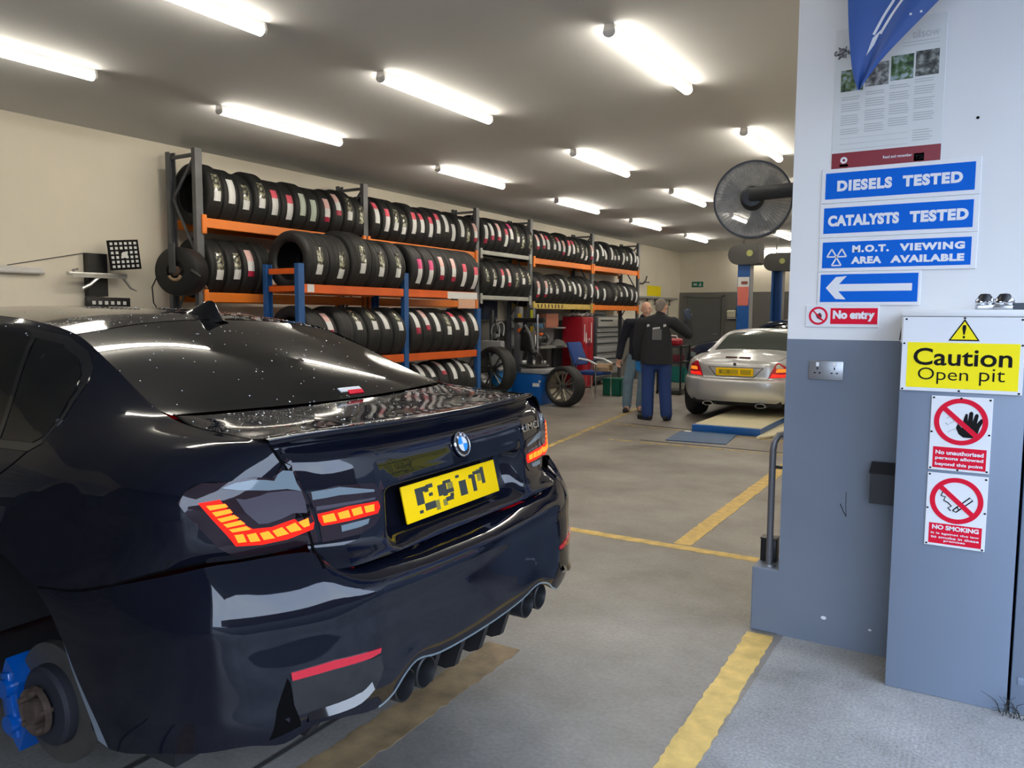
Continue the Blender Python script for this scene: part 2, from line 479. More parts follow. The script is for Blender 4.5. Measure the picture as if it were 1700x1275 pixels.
# ------------------------------------------------------------------ ceiling tube lights
M['tube'] = mat('lit_diffuser', (0.9, 0.88, 0.8), 0.4, emit=(1.0, 0.92, 0.78), estr=TUBE)
M['housing'] = mat('light_housing', (0.62, 0.61, 0.60), 0.45)
def lamp_meshes(L):
    hs = MB().box((0, 0, -0.022), (0.058, L, 0.044), bevel=0.003).mesh('housing')
    prof = [(-0.036, -0.040)] + [(-0.039 * math.cos(a), -0.047 - 0.036 * math.sin(a)) for a in np.linspace(0, PI, 13)] + [(0.036, -0.040)]
    df = MB().prism(prof, -L / 2 + 0.018, L / 2 - 0.018, 'Y').mesh('diffuser')
    capp = [(x * 1.06, z * 1.01) for x, z in prof]
    ec = MB().prism(capp + [(0.032, -0.001), (-0.032, -0.001)], 0, 0.02, 'Y').mesh('end_cap')
    hs.materials.append(M['housing']); df.materials.append(M['tube']); ec.materials.append(M['housing'])
    return hs, df, ec
LM = lamp_meshes(1.53)
def lamp(x, y0, label, rot=0.0, group='strip lights on the ceiling', z=H):
    t = thing('ceiling_light', label, 'ceiling light', (x, y0 + 0.765, z), rot, group)
    mesh_obj('housing', LM[0], None, t); mesh_obj('diffuser', LM[1], None, t)
    a = mesh_obj('end_cap', LM[2], None, t); a.location = (0, -0.765, 0)
    b = mesh_obj('end_cap', LM[2], None, t); b.location = (0, 0.745, 0)
    return t
ordn = ['nearest', 'second', 'third', 'fourth', 'fifth', 'sixth', 'seventh', 'eighth', 'ninth', 'tenth', 'eleventh', 'twelfth', 'thirteenth', 'fourteenth']
for x, nm, ys in ((-5.94, 'row over the racks', (2.02, 4.67, 7.89, 10.99, 13.98, 17.08)),
                  (-4.06, 'middle row', (2.02, 4.67, 7.89, 11.02, 14.1, 17.35)),
                  (-2.16, 'right-hand row', (2.02, 4.67, 7.84, 11.0, 14.1, 17.3))):
    for i, y in enumerate(ys):
        lamp(x, y, 'lit ceiling strip light, %s from the camera in the %s' % (ordn[i], nm))
lamp(-5.35, YB - 0.15 - 0.765, 'lit strip light running along the top of the back wall behind the blue lift posts', rot=PI / 2)

# ------------------------------------------------------------------ the dark saloon car
def paint(name, col, wet=False, flake=0.0):
    m = mat(name, col, rough=0.055 if wet else 0.035, metal=0.0, spec=0.55)
    if wet:
        nt = m.node_tree; b = nt.nodes['Principled BSDF']; L = nt.links.new
        tc = nt.nodes.new('ShaderNodeTexCoord')
        vo = nt.nodes.new('ShaderNodeTexVoronoi'); vo.inputs['Scale'].default_value = 150; vo.inputs['Randomness'].default_value = 1
        L(tc.outputs['Object'], vo.inputs['Vector'])
        r = nt.nodes.new('ShaderNodeValToRGB'); r.color_ramp.elements[0].position = 0.0; r.color_ramp.elements[0].color = (1, 1, 1, 1)
        r.color_ramp.elements[1].position = 0.32; r.color_ramp.elements[1].color = (0, 0, 0, 1)
        L(vo.outputs['Distance'], r.inputs['Fac'])
        n = nt.nodes.new('ShaderNodeTexNoise'); n.inputs['Scale'].default_value = 7
        L(tc.outputs['Object'], n.inputs['Vector'])
        r2 = nt.nodes.new('ShaderNodeValToRGB'); r2.color_ramp.elements[0].position = 0.40; r2.color_ramp.elements[1].position = 0.62
        L(n.outputs['Fac'], r2.inputs['Fac'])
        mu = nt.nodes.new('ShaderNodeMath'); mu.operation = 'MULTIPLY'
        L(r.outputs['Color'], mu.inputs[0]); L(r2.outputs['Color'], mu.inputs[1])
        bp = nt.nodes.new('ShaderNodeBump'); bp.inputs['Strength'].default_value = 0.22; bp.inputs['Distance'].default_value = 0.0016
        L(mu.outputs[0], bp.inputs['Height']); L(bp.outputs['Normal'], b.inputs['Normal'])
    return m
M['paint'] = paint('black_blue_car_paint', (0.0035, 0.0045, 0.010))
M['wet'] = paint('wet_black_blue_car_paint', (0.0035, 0.0045, 0.009), wet=True)
M['glass'] = mat('tinted_glass', (0.004, 0.0045, 0.005), rough=0.02, spec=0.6)
M['gloss_black'] = mat('gloss_black_trim', (0.006, 0.006, 0.007), rough=0.1, coat=0.8)
M['gap'] = mat('panel_gap', (0.001, 0.001, 0.001), rough=0.9, spec=0.1)
M['lens'] = mat('smoked_lens', (0.020, 0.012, 0.016), rough=0.04)
M['lens_grey'] = mat('grey_lens', (0.16, 0.20, 0.22), rough=0.08)
M['lens_mauve'] = mat('mauve_lens', (0.075, 0.065, 0.080), rough=0.08)
M['led'] = mat('lit_led_block', (0.9, 0.2, 0.02), rough=0.3, emit=(1.0, 0.07, 0.004), estr=4.6, spec=0.1)
M['led_red'] = mat('lit_red_led', (0.7, 0.02, 0.01), rough=0.3, emit=(1.0, 0.006, 0.003), estr=0.8, spec=0.1)
M['reflector'] = mat('red_reflector', (0.55, 0.005, 0.022), rough=0.25, coat=1.0)
M['bell'] = mat('dark_disc_bell', (0.03, 0.03, 0.038), rough=0.6, metal=0.3)
M['disc'] = mat('brake_disc_iron', (0.12, 0.11, 0.095), rough=0.5, metal=0.6, noise=0.15, nscale=14)
M['rust'] = mat('rusty_hub', (0.07, 0.045, 0.03), rough=0.8, noise=0.4, nscale=30)
M['caliper'] = mat('blue_caliper', (0.0, 0.085, 0.38), rough=0.25, coat=0.6)
M['liner'] = mat('wheel_arch_liner', (0.012, 0.012, 0.013), rough=0.85)
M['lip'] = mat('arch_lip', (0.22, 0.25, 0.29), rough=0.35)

car = thing('car', 'black four-door saloon with lit red tail lights and one rear wheel off', 'car', (-1.31, 2.0, 0), math.radians(91.5))

def half(cols):
    """cols: points from the left edge to the centre (u <= 0) -> full row, mirrored."""
    return cols + [(-u, l, z) for (u, l, z) in cols[-2::-1]]
def mir(ctrl): return [[(-u, l, z) for (u, l, z) in r] for r in ctrl]
def T(cols): return [list(r) for r in zip(*cols)]

SIDE = T([
 [(-.652,.268,1.172),(-.650,.250,1.158),(-.640,.232,1.125),(-.618,.214,1.06),(-.603,.20,.98),(-.598,.195,.93),(-.597,.21,.90)],
 [(-.657,.30,1.175),(-.672,.278,1.163),(-.690,.262,1.128),(-.695,.245,1.06),(-.69,.235,.98),(-.685,.23,.93),(-.68,.245,.90)],
 [(-.660,.34,1.178),(-.70,.318,1.168),(-.745,.302,1.130),(-.775,.28,1.06),(-.775,.27,.985),(-.768,.265,.93),(-.76,.28,.90)],
 [(-.662,.40,1.182),(-.72,.372,1.172),(-.790,.352,1.132),(-.838,.318,1.06),(-.838,.315,.985),(-.828,.31,.93),(-.815,.32,.90)],
 [(-.664,.46,1.187),(-.74,.44,1.176),(-.822,.42,1.135),(-.880,.385,1.062),(-.882,.38,.985),(-.876,.38,.92),(-.87,.385,.885)],
 [(-.662,.54,1.195),(-.76,.53,1.182),(-.842,.52,1.138),(-.900,.50,1.058),(-.905,.50,.975),(-.910,.50,.90),(-.912,.50,.845)],
 [(-.655,.62,1.208),(-.77,.63,1.19),(-.850,.64,1.138),(-.905,.66,1.048),(-.912,.66,.96),(-.922,.66,.87),(-.928,.66,.80)],
 [(-.650,.70,1.232),(-.765,.76,1.205),(-.848,.80,1.135),(-.905,.82,1.036),(-.915,.82,.95),(-.930,.82,.86),(-.938,.82,.782)],
 [(-.622,.85,1.29),(-.735,.90,1.24),(-.840,.95,1.128),(-.902,.97,1.022),(-.913,.97,.96),(-.93,.97,.90),(-.938,.97,.842)],
 [(-.595,1.02,1.363),(-.70,1.06,1.29),(-.830,1.10,1.120),(-.898,1.10,1.01),(-.91,1.10,.95),(-.928,1.10,.89),(-.937,1.10,.85)],
 [(-.572,1.20,1.432),(-.660,1.24,1.365),(-.820,1.28,1.113),(-.893,1.28,1.00),(-.905,1.28,.93),(-.925,1.28,.85),(-.936,1.28,.79)],
 [(-.565,1.42,1.468),(-.635,1.45,1.425),(-.815,1.48,1.108),(-.888,1.48,.99),(-.90,1.48,.90),(-.90,1.49,.75),(-.905,1.50,.42)],
 [(-.56,1.9,1.497),(-.63,1.9,1.455),(-.812,1.9,1.095),(-.885,1.9,.97),(-.895,1.9,.88),(-.88,1.9,.65),(-.85,1.9,.36)],
 [(-.56,2.45,1.487),(-.635,2.48,1.44),(-.81,2.5,1.075),(-.885,2.5,.95),(-.89,2.5,.86),(-.875,2.5,.62),(-.85,2.5,.36)],
 [(-.57,2.85,1.43),(-.655,2.92,1.36),(-.805,3.0,1.055),(-.88,3.0,.94),(-.885,3.0,.84),(-.87,3.0,.6),(-.85,3.0,.36)],
 [(-.655,3.40,1.13),(-.73,3.38,1.11),(-.80,3.35,1.03),(-.87,3.35,.92),(-.875,3.35,.82),(-.87,3.35,.60),(-.86,3.36,.36)],
 [(-.67,3.6,1.075),(-.73,3.58,1.06),(-.80,3.55,1.0),(-.885,3.55,.90),(-.90,3.55,.82),(-.915,3.54,.77),(-.92,3.58,.73)],
 [(-.67,3.87,1.05),(-.73,3.87,1.035),(-.80,3.87,.985),(-.885,3.87,.92),(-.91,3.87,.88),(-.925,3.87,.86),(-.93,3.87,.845)],
 [(-.64,4.22,.99),(-.70,4.21,.98),(-.77,4.2,.94),(-.86,4.19,.86),(-.885,4.18,.80),(-.90,4.18,.74),(-.905,4.16,.70)],
 [(-.60,4.36,.95),(-.66,4.36,.94),(-.74,4.35,.90),(-.82,4.33,.80),(-.84,4.32,.70),(-.85,4.32,.6),(-.85,4.30,.40)],
])
NOSE = [half(r) for r in T([
 [(-.60,4.36,.95),(-.66,4.36,.94),(-.74,4.35,.90),(-.82,4.33,.80),(-.84,4.32,.70),(-.85,4.32,.6),(-.85,4.30,.40)],
 [(-.45,4.52,.90),(-.5,4.53,.89),(-.58,4.52,.85),(-.65,4.54,.75),(-.66,4.55,.65),(-.66,4.56,.5),(-.66,4.54,.38)],
 [(0,4.60,.88),(0,4.63,.86),(0,4.66,.80),(0,4.68,.72),(0,4.68,.62),(0,4.67,.5),(0,4.63,.38)]])]
HOOD = [half(r) for r in (
 [(-.653,3.40,1.13),(-.35,3.46,1.15),(0,3.48,1.155)], [(-.668,3.6,1.076),(-.35,3.6,1.105),(0,3.6,1.115)],
 [(-.668,3.87,1.051),(-.35,3.87,1.085),(0,3.87,1.09)], [(-.638,4.22,.991),(-.35,4.25,1.02),(0,4.27,1.025)],
 [(-.598,4.36,.951),(-.32,4.45,.96),(0,4.48,.965)], [(-.45,4.52,.902),(-.22,4.58,.89),(0,4.60,.882)])]
ROOF = [half(r) for r in (
 [(-.571,1.205,1.433),(-.3,1.232,1.467),(0,1.24,1.479)], [(-.564,1.42,1.469),(-.3,1.42,1.499),(0,1.42,1.508)],
 [(-.559,1.9,1.498),(-.3,1.9,1.522),(0,1.9,1.529)], [(-.559,2.45,1.488),(-.3,2.45,1.515),(0,2.45,1.523)],
 [(-.569,2.85,1.431),(-.3,2.86,1.462),(0,2.865,1.47)])]
RWIN = [half(r) for r in (
 [(-.571,1.20,1.431),(-.3,1.226,1.465),(0,1.233,1.476)], [(-.594,1.02,1.362),(-.3,1.03,1.400),(0,1.035,1.410)],
 [(-.621,.85,1.289),(-.3,.835,1.325),(0,.83,1.336)], [(-.649,.70,1.231),(-.3,.665,1.252),(0,.655,1.260)],
 [(-.640,.650,1.217),(-.3,.590,1.213),(0,.575,1.210)])]
WSCR = [half(r) for r in (
 [(-.569,2.855,1.43),(-.3,2.865,1.461),(0,2.87,1.469)], [(-.61,3.12,1.29),(-.3,3.16,1.33),(0,3.17,1.335)], [(-.653,3.395,1.132),(-.35,3.455,1.152),(0,3.475,1.157)])]
LID = [half(r) for r in (
 [(-.630,.640,1.213),(-.56,.612,1.210),(-.40,.596,1.208),(-.365,.592,1.208),(-.335,.590,1.207),(-.17,.574,1.206),(0,.566,1.206)],
 [(-.655,.54,1.194),(-.56,.50,1.196),(-.40,.48,1.198),(-.365,.478,1.198),(-.335,.476,1.199),(-.17,.47,1.199),(0,.465,1.20)],
 [(-.656,.42,1.183),(-.56,.38,1.187),(-.40,.355,1.191),(-.365,.352,1.192),(-.335,.350,1.192),(-.17,.338,1.193),(0,.335,1.194)],
 [(-.653,.32,1.175),(-.56,.275,1.180),(-.40,.235,1.185),(-.365,.228,1.186),(-.335,.224,1.186),(-.17,.206,1.188),(0,.20,1.188)],
 [(-.649,.266,1.178),(-.56,.220,1.188),(-.40,.170,1.194),(-.365,.163,1.195),(-.335,.158,1.195),(-.17,.134,1.197),(0,.126,1.198)],
 [(-.648,.266,1.166),(-.56,.222,1.174),(-.40,.173,1.178),(-.365,.166,1.179),(-.335,.161,1.179),(-.17,.138,1.181),(0,.13,1.182)],
 [(-.647,.268,1.153),(-.56,.245,1.155),(-.40,.205,1.157),(-.365,.198,1.157),(-.335,.193,1.158),(-.17,.172,1.160),(0,.165,1.16)],
 [(-.636,.238,1.125),(-.555,.205,1.125),(-.40,.155,1.125),(-.365,.149,1.125),(-.335,.144,1.125),(-.17,.126,1.125),(0,.120,1.125)],
 [(-.613,.213,1.062),(-.545,.180,1.062),(-.40,.135,1.06),(-.365,.128,1.06),(-.335,.123,1.06),(-.17,.105,1.06),(0,.10,1.06)],
 [(-.604,.204,1.015),(-.535,.172,1.015),(-.40,.129,1.016),(-.366,.124,1.017),(-.334,.118,1.020),(-.17,.102,1.024),(0,.098,1.025)],
 [(-.601,.200,.995),(-.53,.168,.995),(-.40,.127,.995),(-.367,.122,.995),(-.332,.165,1.008),(-.17,.170,1.014),(0,.172,1.016)],
 [(-.597,.195,.93),(-.53,.162,.93),(-.40,.122,.93),(-.367,.117,.92),(-.332,.150,.90),(-.17,.150,.89),(0,.150,.888)],
 [(-.596,.190,.90),(-.53,.155,.895),(-.41,.118,.888),(-.372,.112,.885),(-.332,.118,.872),(-.17,.110,.872),(0,.108,.872)],
 [(-.598,.135,.852),(-.53,.105,.848),(-.41,.088,.845),(-.372,.084,.844),(-.332,.082,.843),(-.17,.076,.843),(0,.074,.843)],
 [(-.598,.150,.838),(-.53,.125,.836),(-.41,.110,.834),(-.372,.108,.833),(-.332,.106,.832),(-.17,.10,.832),(0,.098,.832)])]
BUMP = [half(r) for r in T([
 [(-.938,.822,.778),(-.937,.79,.752),(-.936,.745,.705),(-.935,.705,.65),(-.934,.665,.585),(-.931,.625,.525),(-.928,.585,.47),(-.926,.545,.412)],
 [(-.928,.655,.796),(-.932,.63,.77),(-.934,.60,.72),(-.933,.57,.66),(-.930,.54,.60),(-.927,.52,.54),(-.924,.50,.48),(-.92,.48,.417)],
 [(-.912,.49,.842),(-.916,.48,.80),(-.918,.46,.74),(-.916,.44,.68),(-.912,.42,.61),(-.908,.40,.55),(-.904,.39,.50),(-.90,.38,.438)],
 [(-.866,.375,.884),(-.880,.355,.83),(-.890,.325,.76),(-.885,.31,.69),(-.878,.295,.62),(-.872,.285,.555),(-.866,.275,.51),(-.86,.27,.452)],
 [(-.815,.308,.902),(-.835,.27,.84),(-.845,.225,.765),(-.838,.215,.70),(-.83,.205,.625),(-.822,.20,.56),(-.815,.19,.515),(-.80,.185,.465)],
 [(-.755,.272,.902),(-.76,.22,.845),(-.765,.163,.77),(-.76,.158,.70),(-.755,.150,.625),(-.75,.146,.56),(-.745,.14,.50),(-.735,.14,.452)],
 [(-.675,.237,.902),(-.675,.18,.85),(-.675,.115,.772),(-.675,.112,.70),(-.675,.108,.63),(-.672,.105,.565),(-.67,.105,.51),(-.665,.11,.475)],
 [(-.602,.200,.895),(-.60,.14,.845),(-.60,.082,.775),(-.60,.08,.70),(-.60,.078,.63),(-.598,.075,.565),(-.595,.075,.51),(-.595,.08,.47)],
 [(-.50,.145,.832),(-.50,.10,.824),(-.50,.05,.78),(-.50,.052,.72),(-.50,.05,.65),(-.50,.05,.58),(-.50,.05,.52),(-.50,.055,.455)],
 [(-.42,.13,.829),(-.42,.085,.821),(-.42,.037,.782),(-.42,.04,.72),(-.42,.04,.65),(-.42,.04,.59),(-.43,.035,.53),(-.44,.04,.475)],
 [(-.34,.12,.828),(-.34,.075,.82),(-.34,.025,.784),(-.34,.028,.72),(-.34,.028,.65),(-.34,.028,.60),(-.345,.025,.555),(-.345,.03,.530)],
 [(-.24,.115,.827),(-.24,.068,.819),(-.24,.012,.786),(-.24,.015,.725),(-.24,.016,.65),(-.24,.017,.60),(-.24,.017,.545),(-.24,.022,.514)],
 [(0,.11,.826),(0,.06,.818),(0,.0,.787),(0,.004,.725),(0,.006,.65),(0,.008,.59),(0,.01,.54),(0,.015,.508)]])]

def sstep(x, a, b):
    t = min(1, max(0, (x - a) / (b - a))); return t * t * (3 - 2 * t)
def fuller(c):
    """Squares up the tail in plan: the outer corners stand further back than the first lay-out."""
    u, l, z = c
    w = sstep(abs(u), 0.15, 0.60) * (1 - sstep(l, 0.26, 0.70)) * sstep(z, 0.30, 0.50)
    return (u + math.copysign(0.036, u) * w, l - 0.047 * w, z + w * (0.011 + 0.017 * (1 - sstep(z, 0.62, 0.92))))
for r_ in BUMP[:2]:
    for k_, (u, l, z) in enumerate(r_):
        if 0.58 < abs(u) < 0.88 and l < 0.4: r_[k_] = (u, l - (0.030 if r_ is BUMP[0] else 0.022), z)
SIDE = [[fuller(c) for c in r_] for r_ in SIDE]
BUMP = [[fuller(c) for c in r_] for r_ in BUMP]
LID = [[fuller(c) for c in r_] for r_ in LID]
def panel(name, ctrl, m, nu=4, nv=4, parent=car, smooth=50):
    return MB().grid(surf(ctrl, nu, nv)).build(name, m, parent, smooth=smooth)

sideL = panel('body_side', SIDE, M['paint'])
sideR = panel('body_side', mir(SIDE), M['paint'])
bumper = panel('rear_bumper', BUMP, M['paint'], 4, 4)
lid = panel('boot_lid', LID, M['paint'], 5, 4, smooth=40)
roof = panel('roof', ROOF, M['wet'], 6, 8)
rwin = panel('rear_window', RWIN, M['glass'], 8, 6)
wscr = panel('windscreen', WSCR, M['glass'], 6, 6)
hood = panel('bonnet', HOOD, M['paint'], 6, 6)
nose = panel('front_bumper', NOSE, M['paint'], 6, 4)
lid.data.materials.append(M['wet'])
for p in lid.data.polygons:
    if p.center.z > 1.17 and abs(p.normal.z) > 0.8: p.material_index = 1

def bvh_of(objs):
    vs = []; fs = []
    for o in objs:
        k = len(vs); vs += [v.co.copy() for v in o.data.vertices]; fs += [[i + k for i in p.vertices] for p in o.data.polygons]
    return BVHTree.FromPolygons(vs, fs)
SKIN = bvh_of([sideL, sideR, bumper, lid, roof, rwin])

def decal(name, outline, d, m, parent, off=0.002, step=0.02, thick=0.003, tree=None, smooth=60, far=1.0):
    """A thin moulding that follows the bodywork: outline points near the skin, d = direction looking on to it."""
    tree = tree or SKIN
    d = Vector(d).normalized(); sx = d.cross(Vector((0, 0, 1)))
    sx = sx.normalized() if sx.length > 1e-4 else Vector((1, 0, 0)); sy = sx.cross(d).normalized()
    org = Vector(outline[0])
    bm = bmesh.new()
    vs = [bm.verts.new(((Vector(p) - org).dot(sx), (Vector(p) - org).dot(sy), 0)) for p in outline]
    bm.faces.new(vs)
    xs = [v.co.x for v in vs]; ys = [v.co.y for v in vs]
    for axis, lo, hi in ((0, min(xs), max(xs)), (1, min(ys), max(ys))):
        n = int((hi - lo) / step)
        for i in range(1, n + 1):
            c = lo + (hi - lo) * i / (n + 1)
            no = Vector((1, 0, 0)) if axis == 0 else Vector((0, 1, 0))
            bmesh.ops.bisect_plane(bm, geom=bm.verts[:] + bm.edges[:] + bm.faces[:], plane_co=no * c, plane_no=no)
    bmesh.ops.triangulate(bm, faces=[f for f in bm.faces if len(f.verts) > 4])
    top = {}
    for v in bm.verts:
        P = org + sx * v.co.x + sy * v.co.y
        h = tree.ray_cast(P - d * far, d)
        if h[0] is None:
            h = tree.find_nearest(P)
        nrm = h[1] if h[1].dot(d) < 0 else -h[1]
        v.co = h[0] + nrm * off
        top[v] = nrm.copy()
    edge = [e for e in bm.edges if len(e.link_faces) == 1]
    low = {}
    for e in edge:
        for v in e.verts:
            if v not in low: low[v] = bm.verts.new(v.co - top[v] * (thick + off))
    for e in edge:
        a, b = e.verts
        bm.faces.new((a, b, low[b], low[a]))
    bmesh.ops.recalc_face_normals(bm, faces=bm.faces)
    me = bpy.data.meshes.new(name); bm.to_mesh(me); bm.free()
    smooth_mesh(me, smooth); me.materials.append(m)
    return link(bpy.data.objects.new(name, me), parent)

def seam(name, pts, d, w, m, parent, off=0.0012, tree=None, closed=False, n=6):
    """A narrow strip along a line on the bodywork (panel gap or bright edge)."""
    tree = tree or SKIN; d = Vector(d).normalized()
    P = [Vector(p) for p in catmull(pts, n)]
    bm = bmesh.new(); prev = None
    for i, p in enumerate(P):
        t = (P[min(i + 1, len(P) - 1)] - P[max(i - 1, 0)]).normalized()
        h = tree.ray_cast(p - d * 0.6, d)
        if h[0] is None: h = tree.find_nearest(p)
        nrm = h[1] if h[1].dot(d) < 0 else -h[1]
        s = t.cross(nrm).normalized()
        ww = w(i / (len(P) - 1)) if callable(w) else w
        row = [bm.verts.new(h[0] + nrm * o + s * x) for x, o in ((-ww / 2, -0.002), (-ww / 2, off), (ww / 2, off), (ww / 2, -0.002))]
        if prev:
            for k in range(3): bm.faces.new((prev[k], prev[k + 1], row[k + 1], row[k]))
        prev = row
    bmesh.ops.recalc_face_normals(bm, faces=bm.faces)
    me = bpy.data.meshes.new(name); bm.to_mesh(me); bm.free(); smooth_mesh(me, 60); me.materials.append(m)
    return link(bpy.data.objects.new(name, me), parent)

# underbody, wheel housings
MB().box((0, 2.4, 0.36), (1.62, 3.9, 0.06)).box((0, 0.42, 0.455), (1.36, 0.5, 0.03)).box((0, 0.36, 0.65), (1.0, 0.36, 0.34)).build('underbody', M['liner'], car, smooth=0)
def wheel_housing(u, l):
    s = -1 if u < 0 else 1
    mb = MB(); ring = []
    for ui in (s * 0.915, s * 0.50):
        ring.append([(ui, l + 0.425 * math.cos(a), 0.436 + 0.425 * math.sin(a)) for a in np.linspace(0.0, PI, 25)])
    mb.grid(ring)
    n = len(ring[1])
    mb.faces(ring[1], [list(range(n))])
    return mb.build('wheel_housing', M['liner'], car)
for u in (-1, 1):
    wheel_housing(u, 1.06); wheel_housing(u, 3.87)
# added pale strip: bright wedge in the left wheel arch put into its colour
wedgeP = [(-.936, .745, .705), (-.935, .705, .65), (-.934, .665, .585), (-.931, .625, .525), (-.928, .585, .47), (-.926, .545, .412)]
mb = MB(); mb.grid([[(u, l, z) for u, l, z in wedgeP], [(u + 0.006, l + 0.006 + 0.048 * i / 5, z + 0.002) for i, (u, l, z) in enumerate(wedgeP)]])
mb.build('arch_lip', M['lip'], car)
# brake on the bare left rear hub
def brake(u, l, z):
    s = -1 if u < 0 else 1
    d = MB().lathe([(0.085, -0.012), (0.178, -0.012), (0.178, 0.0), (0.178, 0.014), (0.085, 0.014)], 64, 'X', (u, l, z), closed=True).build('brake_disc', M['disc'], car)
    MB().lathe([(0.03, 0.05 * s), (0.105, 0.045 * s), (0.116, 0.036 * s), (0.120, 0.0), (0.115, -0.02 * s)], 40, 'X', (u, l, z)).build('disc_bell', M['bell'], d)
    h = MB().lathe([(0.0, 0.085 * s), (0.034, 0.085 * s), (0.036, 0.05 * s), (0.068, 0.078 * s), (0.07, 0.06 * s)], 32, 'X', (u, l, z))
    for k in range(5):
        a = 2 * PI * k / 5 + 0.4
        h.cone((u + s * 0.05, l + 0.056 * math.cos(a), z + 0.056 * math.sin(a)), (u + s * 0.086, l + 0.056 * math.cos(a), z + 0.056 * math.sin(a)), 0.008, seg=10)
    h.build('hub', M['rust'], d)
    prof = []
    for a in np.linspace(-0.75, 0.75, 12): prof.append((0.205 * math.cos(a), 0.205 * math.sin(a)))
    for a in np.linspace(0.62, -0.62, 10): prof.append((0.118 * math.cos(a), 0.118 * math.sin(a)))
    c = MB().prism(prof, -0.055, 0.055, 'X')
    for a in (-0.33, 0.33):
        c.cone((0.0, 0.165 * math.cos(a), 0.165 * math.sin(a)), (s * 0.075, 0.165 * math.cos(a), 0.165 * math.sin(a)), 0.034, 0.028, seg=18)
    c.box((s * 0.05, 0.160, 0), (0.03, 0.05, 0.2), bevel=0.01)
    bmesh.ops.rotate(c.bm, verts=c.bm.verts, matrix=Matrix.Rotation(-0.18, 3, 'X'))
    bmesh.ops.translate(c.bm, verts=c.bm.verts, vec=Vector((u, l, z)))
    c.build('brake_caliper', M['caliper'], car, smooth=40)
brake(-0.80, 0.985, 0.365)
brake(0.80, 1.06, 0.345)
def wheel_parts(parent, u, l, z, R=0.335, w=0.25, rim=0.23):
    s = -1 if u < 0 else 1
    TY = MB().lathe([(rim, -w/2), (R - 0.03, -w/2 - 0.004), (R - 0.006, -w/2 + 0.03), (R, -w/4), (R, w/4), (R - 0.006, w/2 - 0.03), (R - 0.03, w/2 + 0.004), (rim, w/2)], 48, 'X', (u, l, z), closed=True).build('tyre', M['rubber'], parent)
    mb = MB().lathe([(rim, -w/2 + 0.01), (rim + 0.006, -w/2), (rim + 0.006, w/2), (rim - 0.01, w/2), (rim - 0.015, -w/2 + 0.01)], 48, 'X', (u, l, z), closed=True)
    for k in range(10):
        a = 2 * PI * k / 10
        mb.tube([(u + s * w * 0.36, l + 0.04 * math.cos(a), z + 0.04 * math.sin(a)), (u + s * w * 0.42, l + (rim - 0.005) * math.cos(a + 0.1), z + (rim - 0.005) * math.sin(a + 0.1))], 0.013, 6)
    mb.cone((u + s * w * 0.28, l, z), (u + s * w * 0.42, l, z), 0.055, 0.05, seg=20)
    mb.build('rim', M['black_metal'], parent)
for u, l in ((0.79, 1.06), (-0.79, 3.87), (0.79, 3.87)):
    wheel_parts(car, u, l, 0.335)

SDIR = (1, 0, 0)
# side glass, its black surround and bright line
win = [(-.7,.992,1.275),(-.7,1.03,1.315),(-.66,1.10,1.360),(-.65,1.22,1.402),(-.64,1.45,1.432),(-.63,1.9,1.448),(-.63,2.45,1.435),(-.64,2.80,1.375),(-.7,3.05,1.25),(-.78,3.24,1.112),(-.8,2.5,1.098),(-.82,1.6,1.116),(-.82,1.20,1.125),(-.82,1.00,1.134),(-.81,.965,1.150),(-.78,.955,1.20)]
def grow(P, k):
    c = np.mean(np.array(P), axis=0); out = []
    for i, p in enumerate(P):
        a = np.array(P[i - 1]); b = np.array(P[(i + 1) % len(P)]); t = b - a
        n = np.array([0, -t[2], t[1]]); n = n / (np.linalg.norm(n) + 1e-9)
        if n @ (np.array(p) - c) < 0: n = -n
        out.append(tuple(np.array(p) + n * k))
    return out
for s in (-1, 1):
    d = (1, 0, 0) if s < 0 else (-1, 0, 0)
    P = win if s < 0 else [(-u, l, z) for u, l, z in win]
    fr = decal('window_surround', grow(P, 0.022), d, M['gloss_black'], car, off=0.002, step=0.06)
    decal('side_window', P, d, M['glass'], fr, off=0.004, step=0.05)
    q = [(u * -s, l, z) for u, l, z in ((-.7,1.33,1.415),(-.7,1.35,1.415),(-.8,1.215,1.128),(-.8,1.19,1.128))]
    decal('quarter_light_bar', q, d, M['gloss_black'], fr, off=0.006, step=0.03)
    g = lambda pts: [(u * -s, l, z) for u, l, z in map(fuller, pts)]
    seam('door_gap', g([(-.8,.985,1.125),(-.88,1.06,1.06),(-.9,1.16,1.0),(-.9,1.30,.93),(-.9,1.46,.84),(-.9,1.53,.72)]), d, 0.005, M['gap'], car)
    seam('door_gap', g([(-.8,2.42,1.09),(-.9,2.42,.9),(-.88,2.42,.6),(-.86,2.42,.40)]), d, 0.005, M['gap'], car)
    seam('bumper_gap', g([(-.80,.31,.903),(-.866,.376,.886),(-.912,.492,.845),(-.928,.655,.800),(-.938,.81,.783)]), d, 0.005, M['gap'], car)

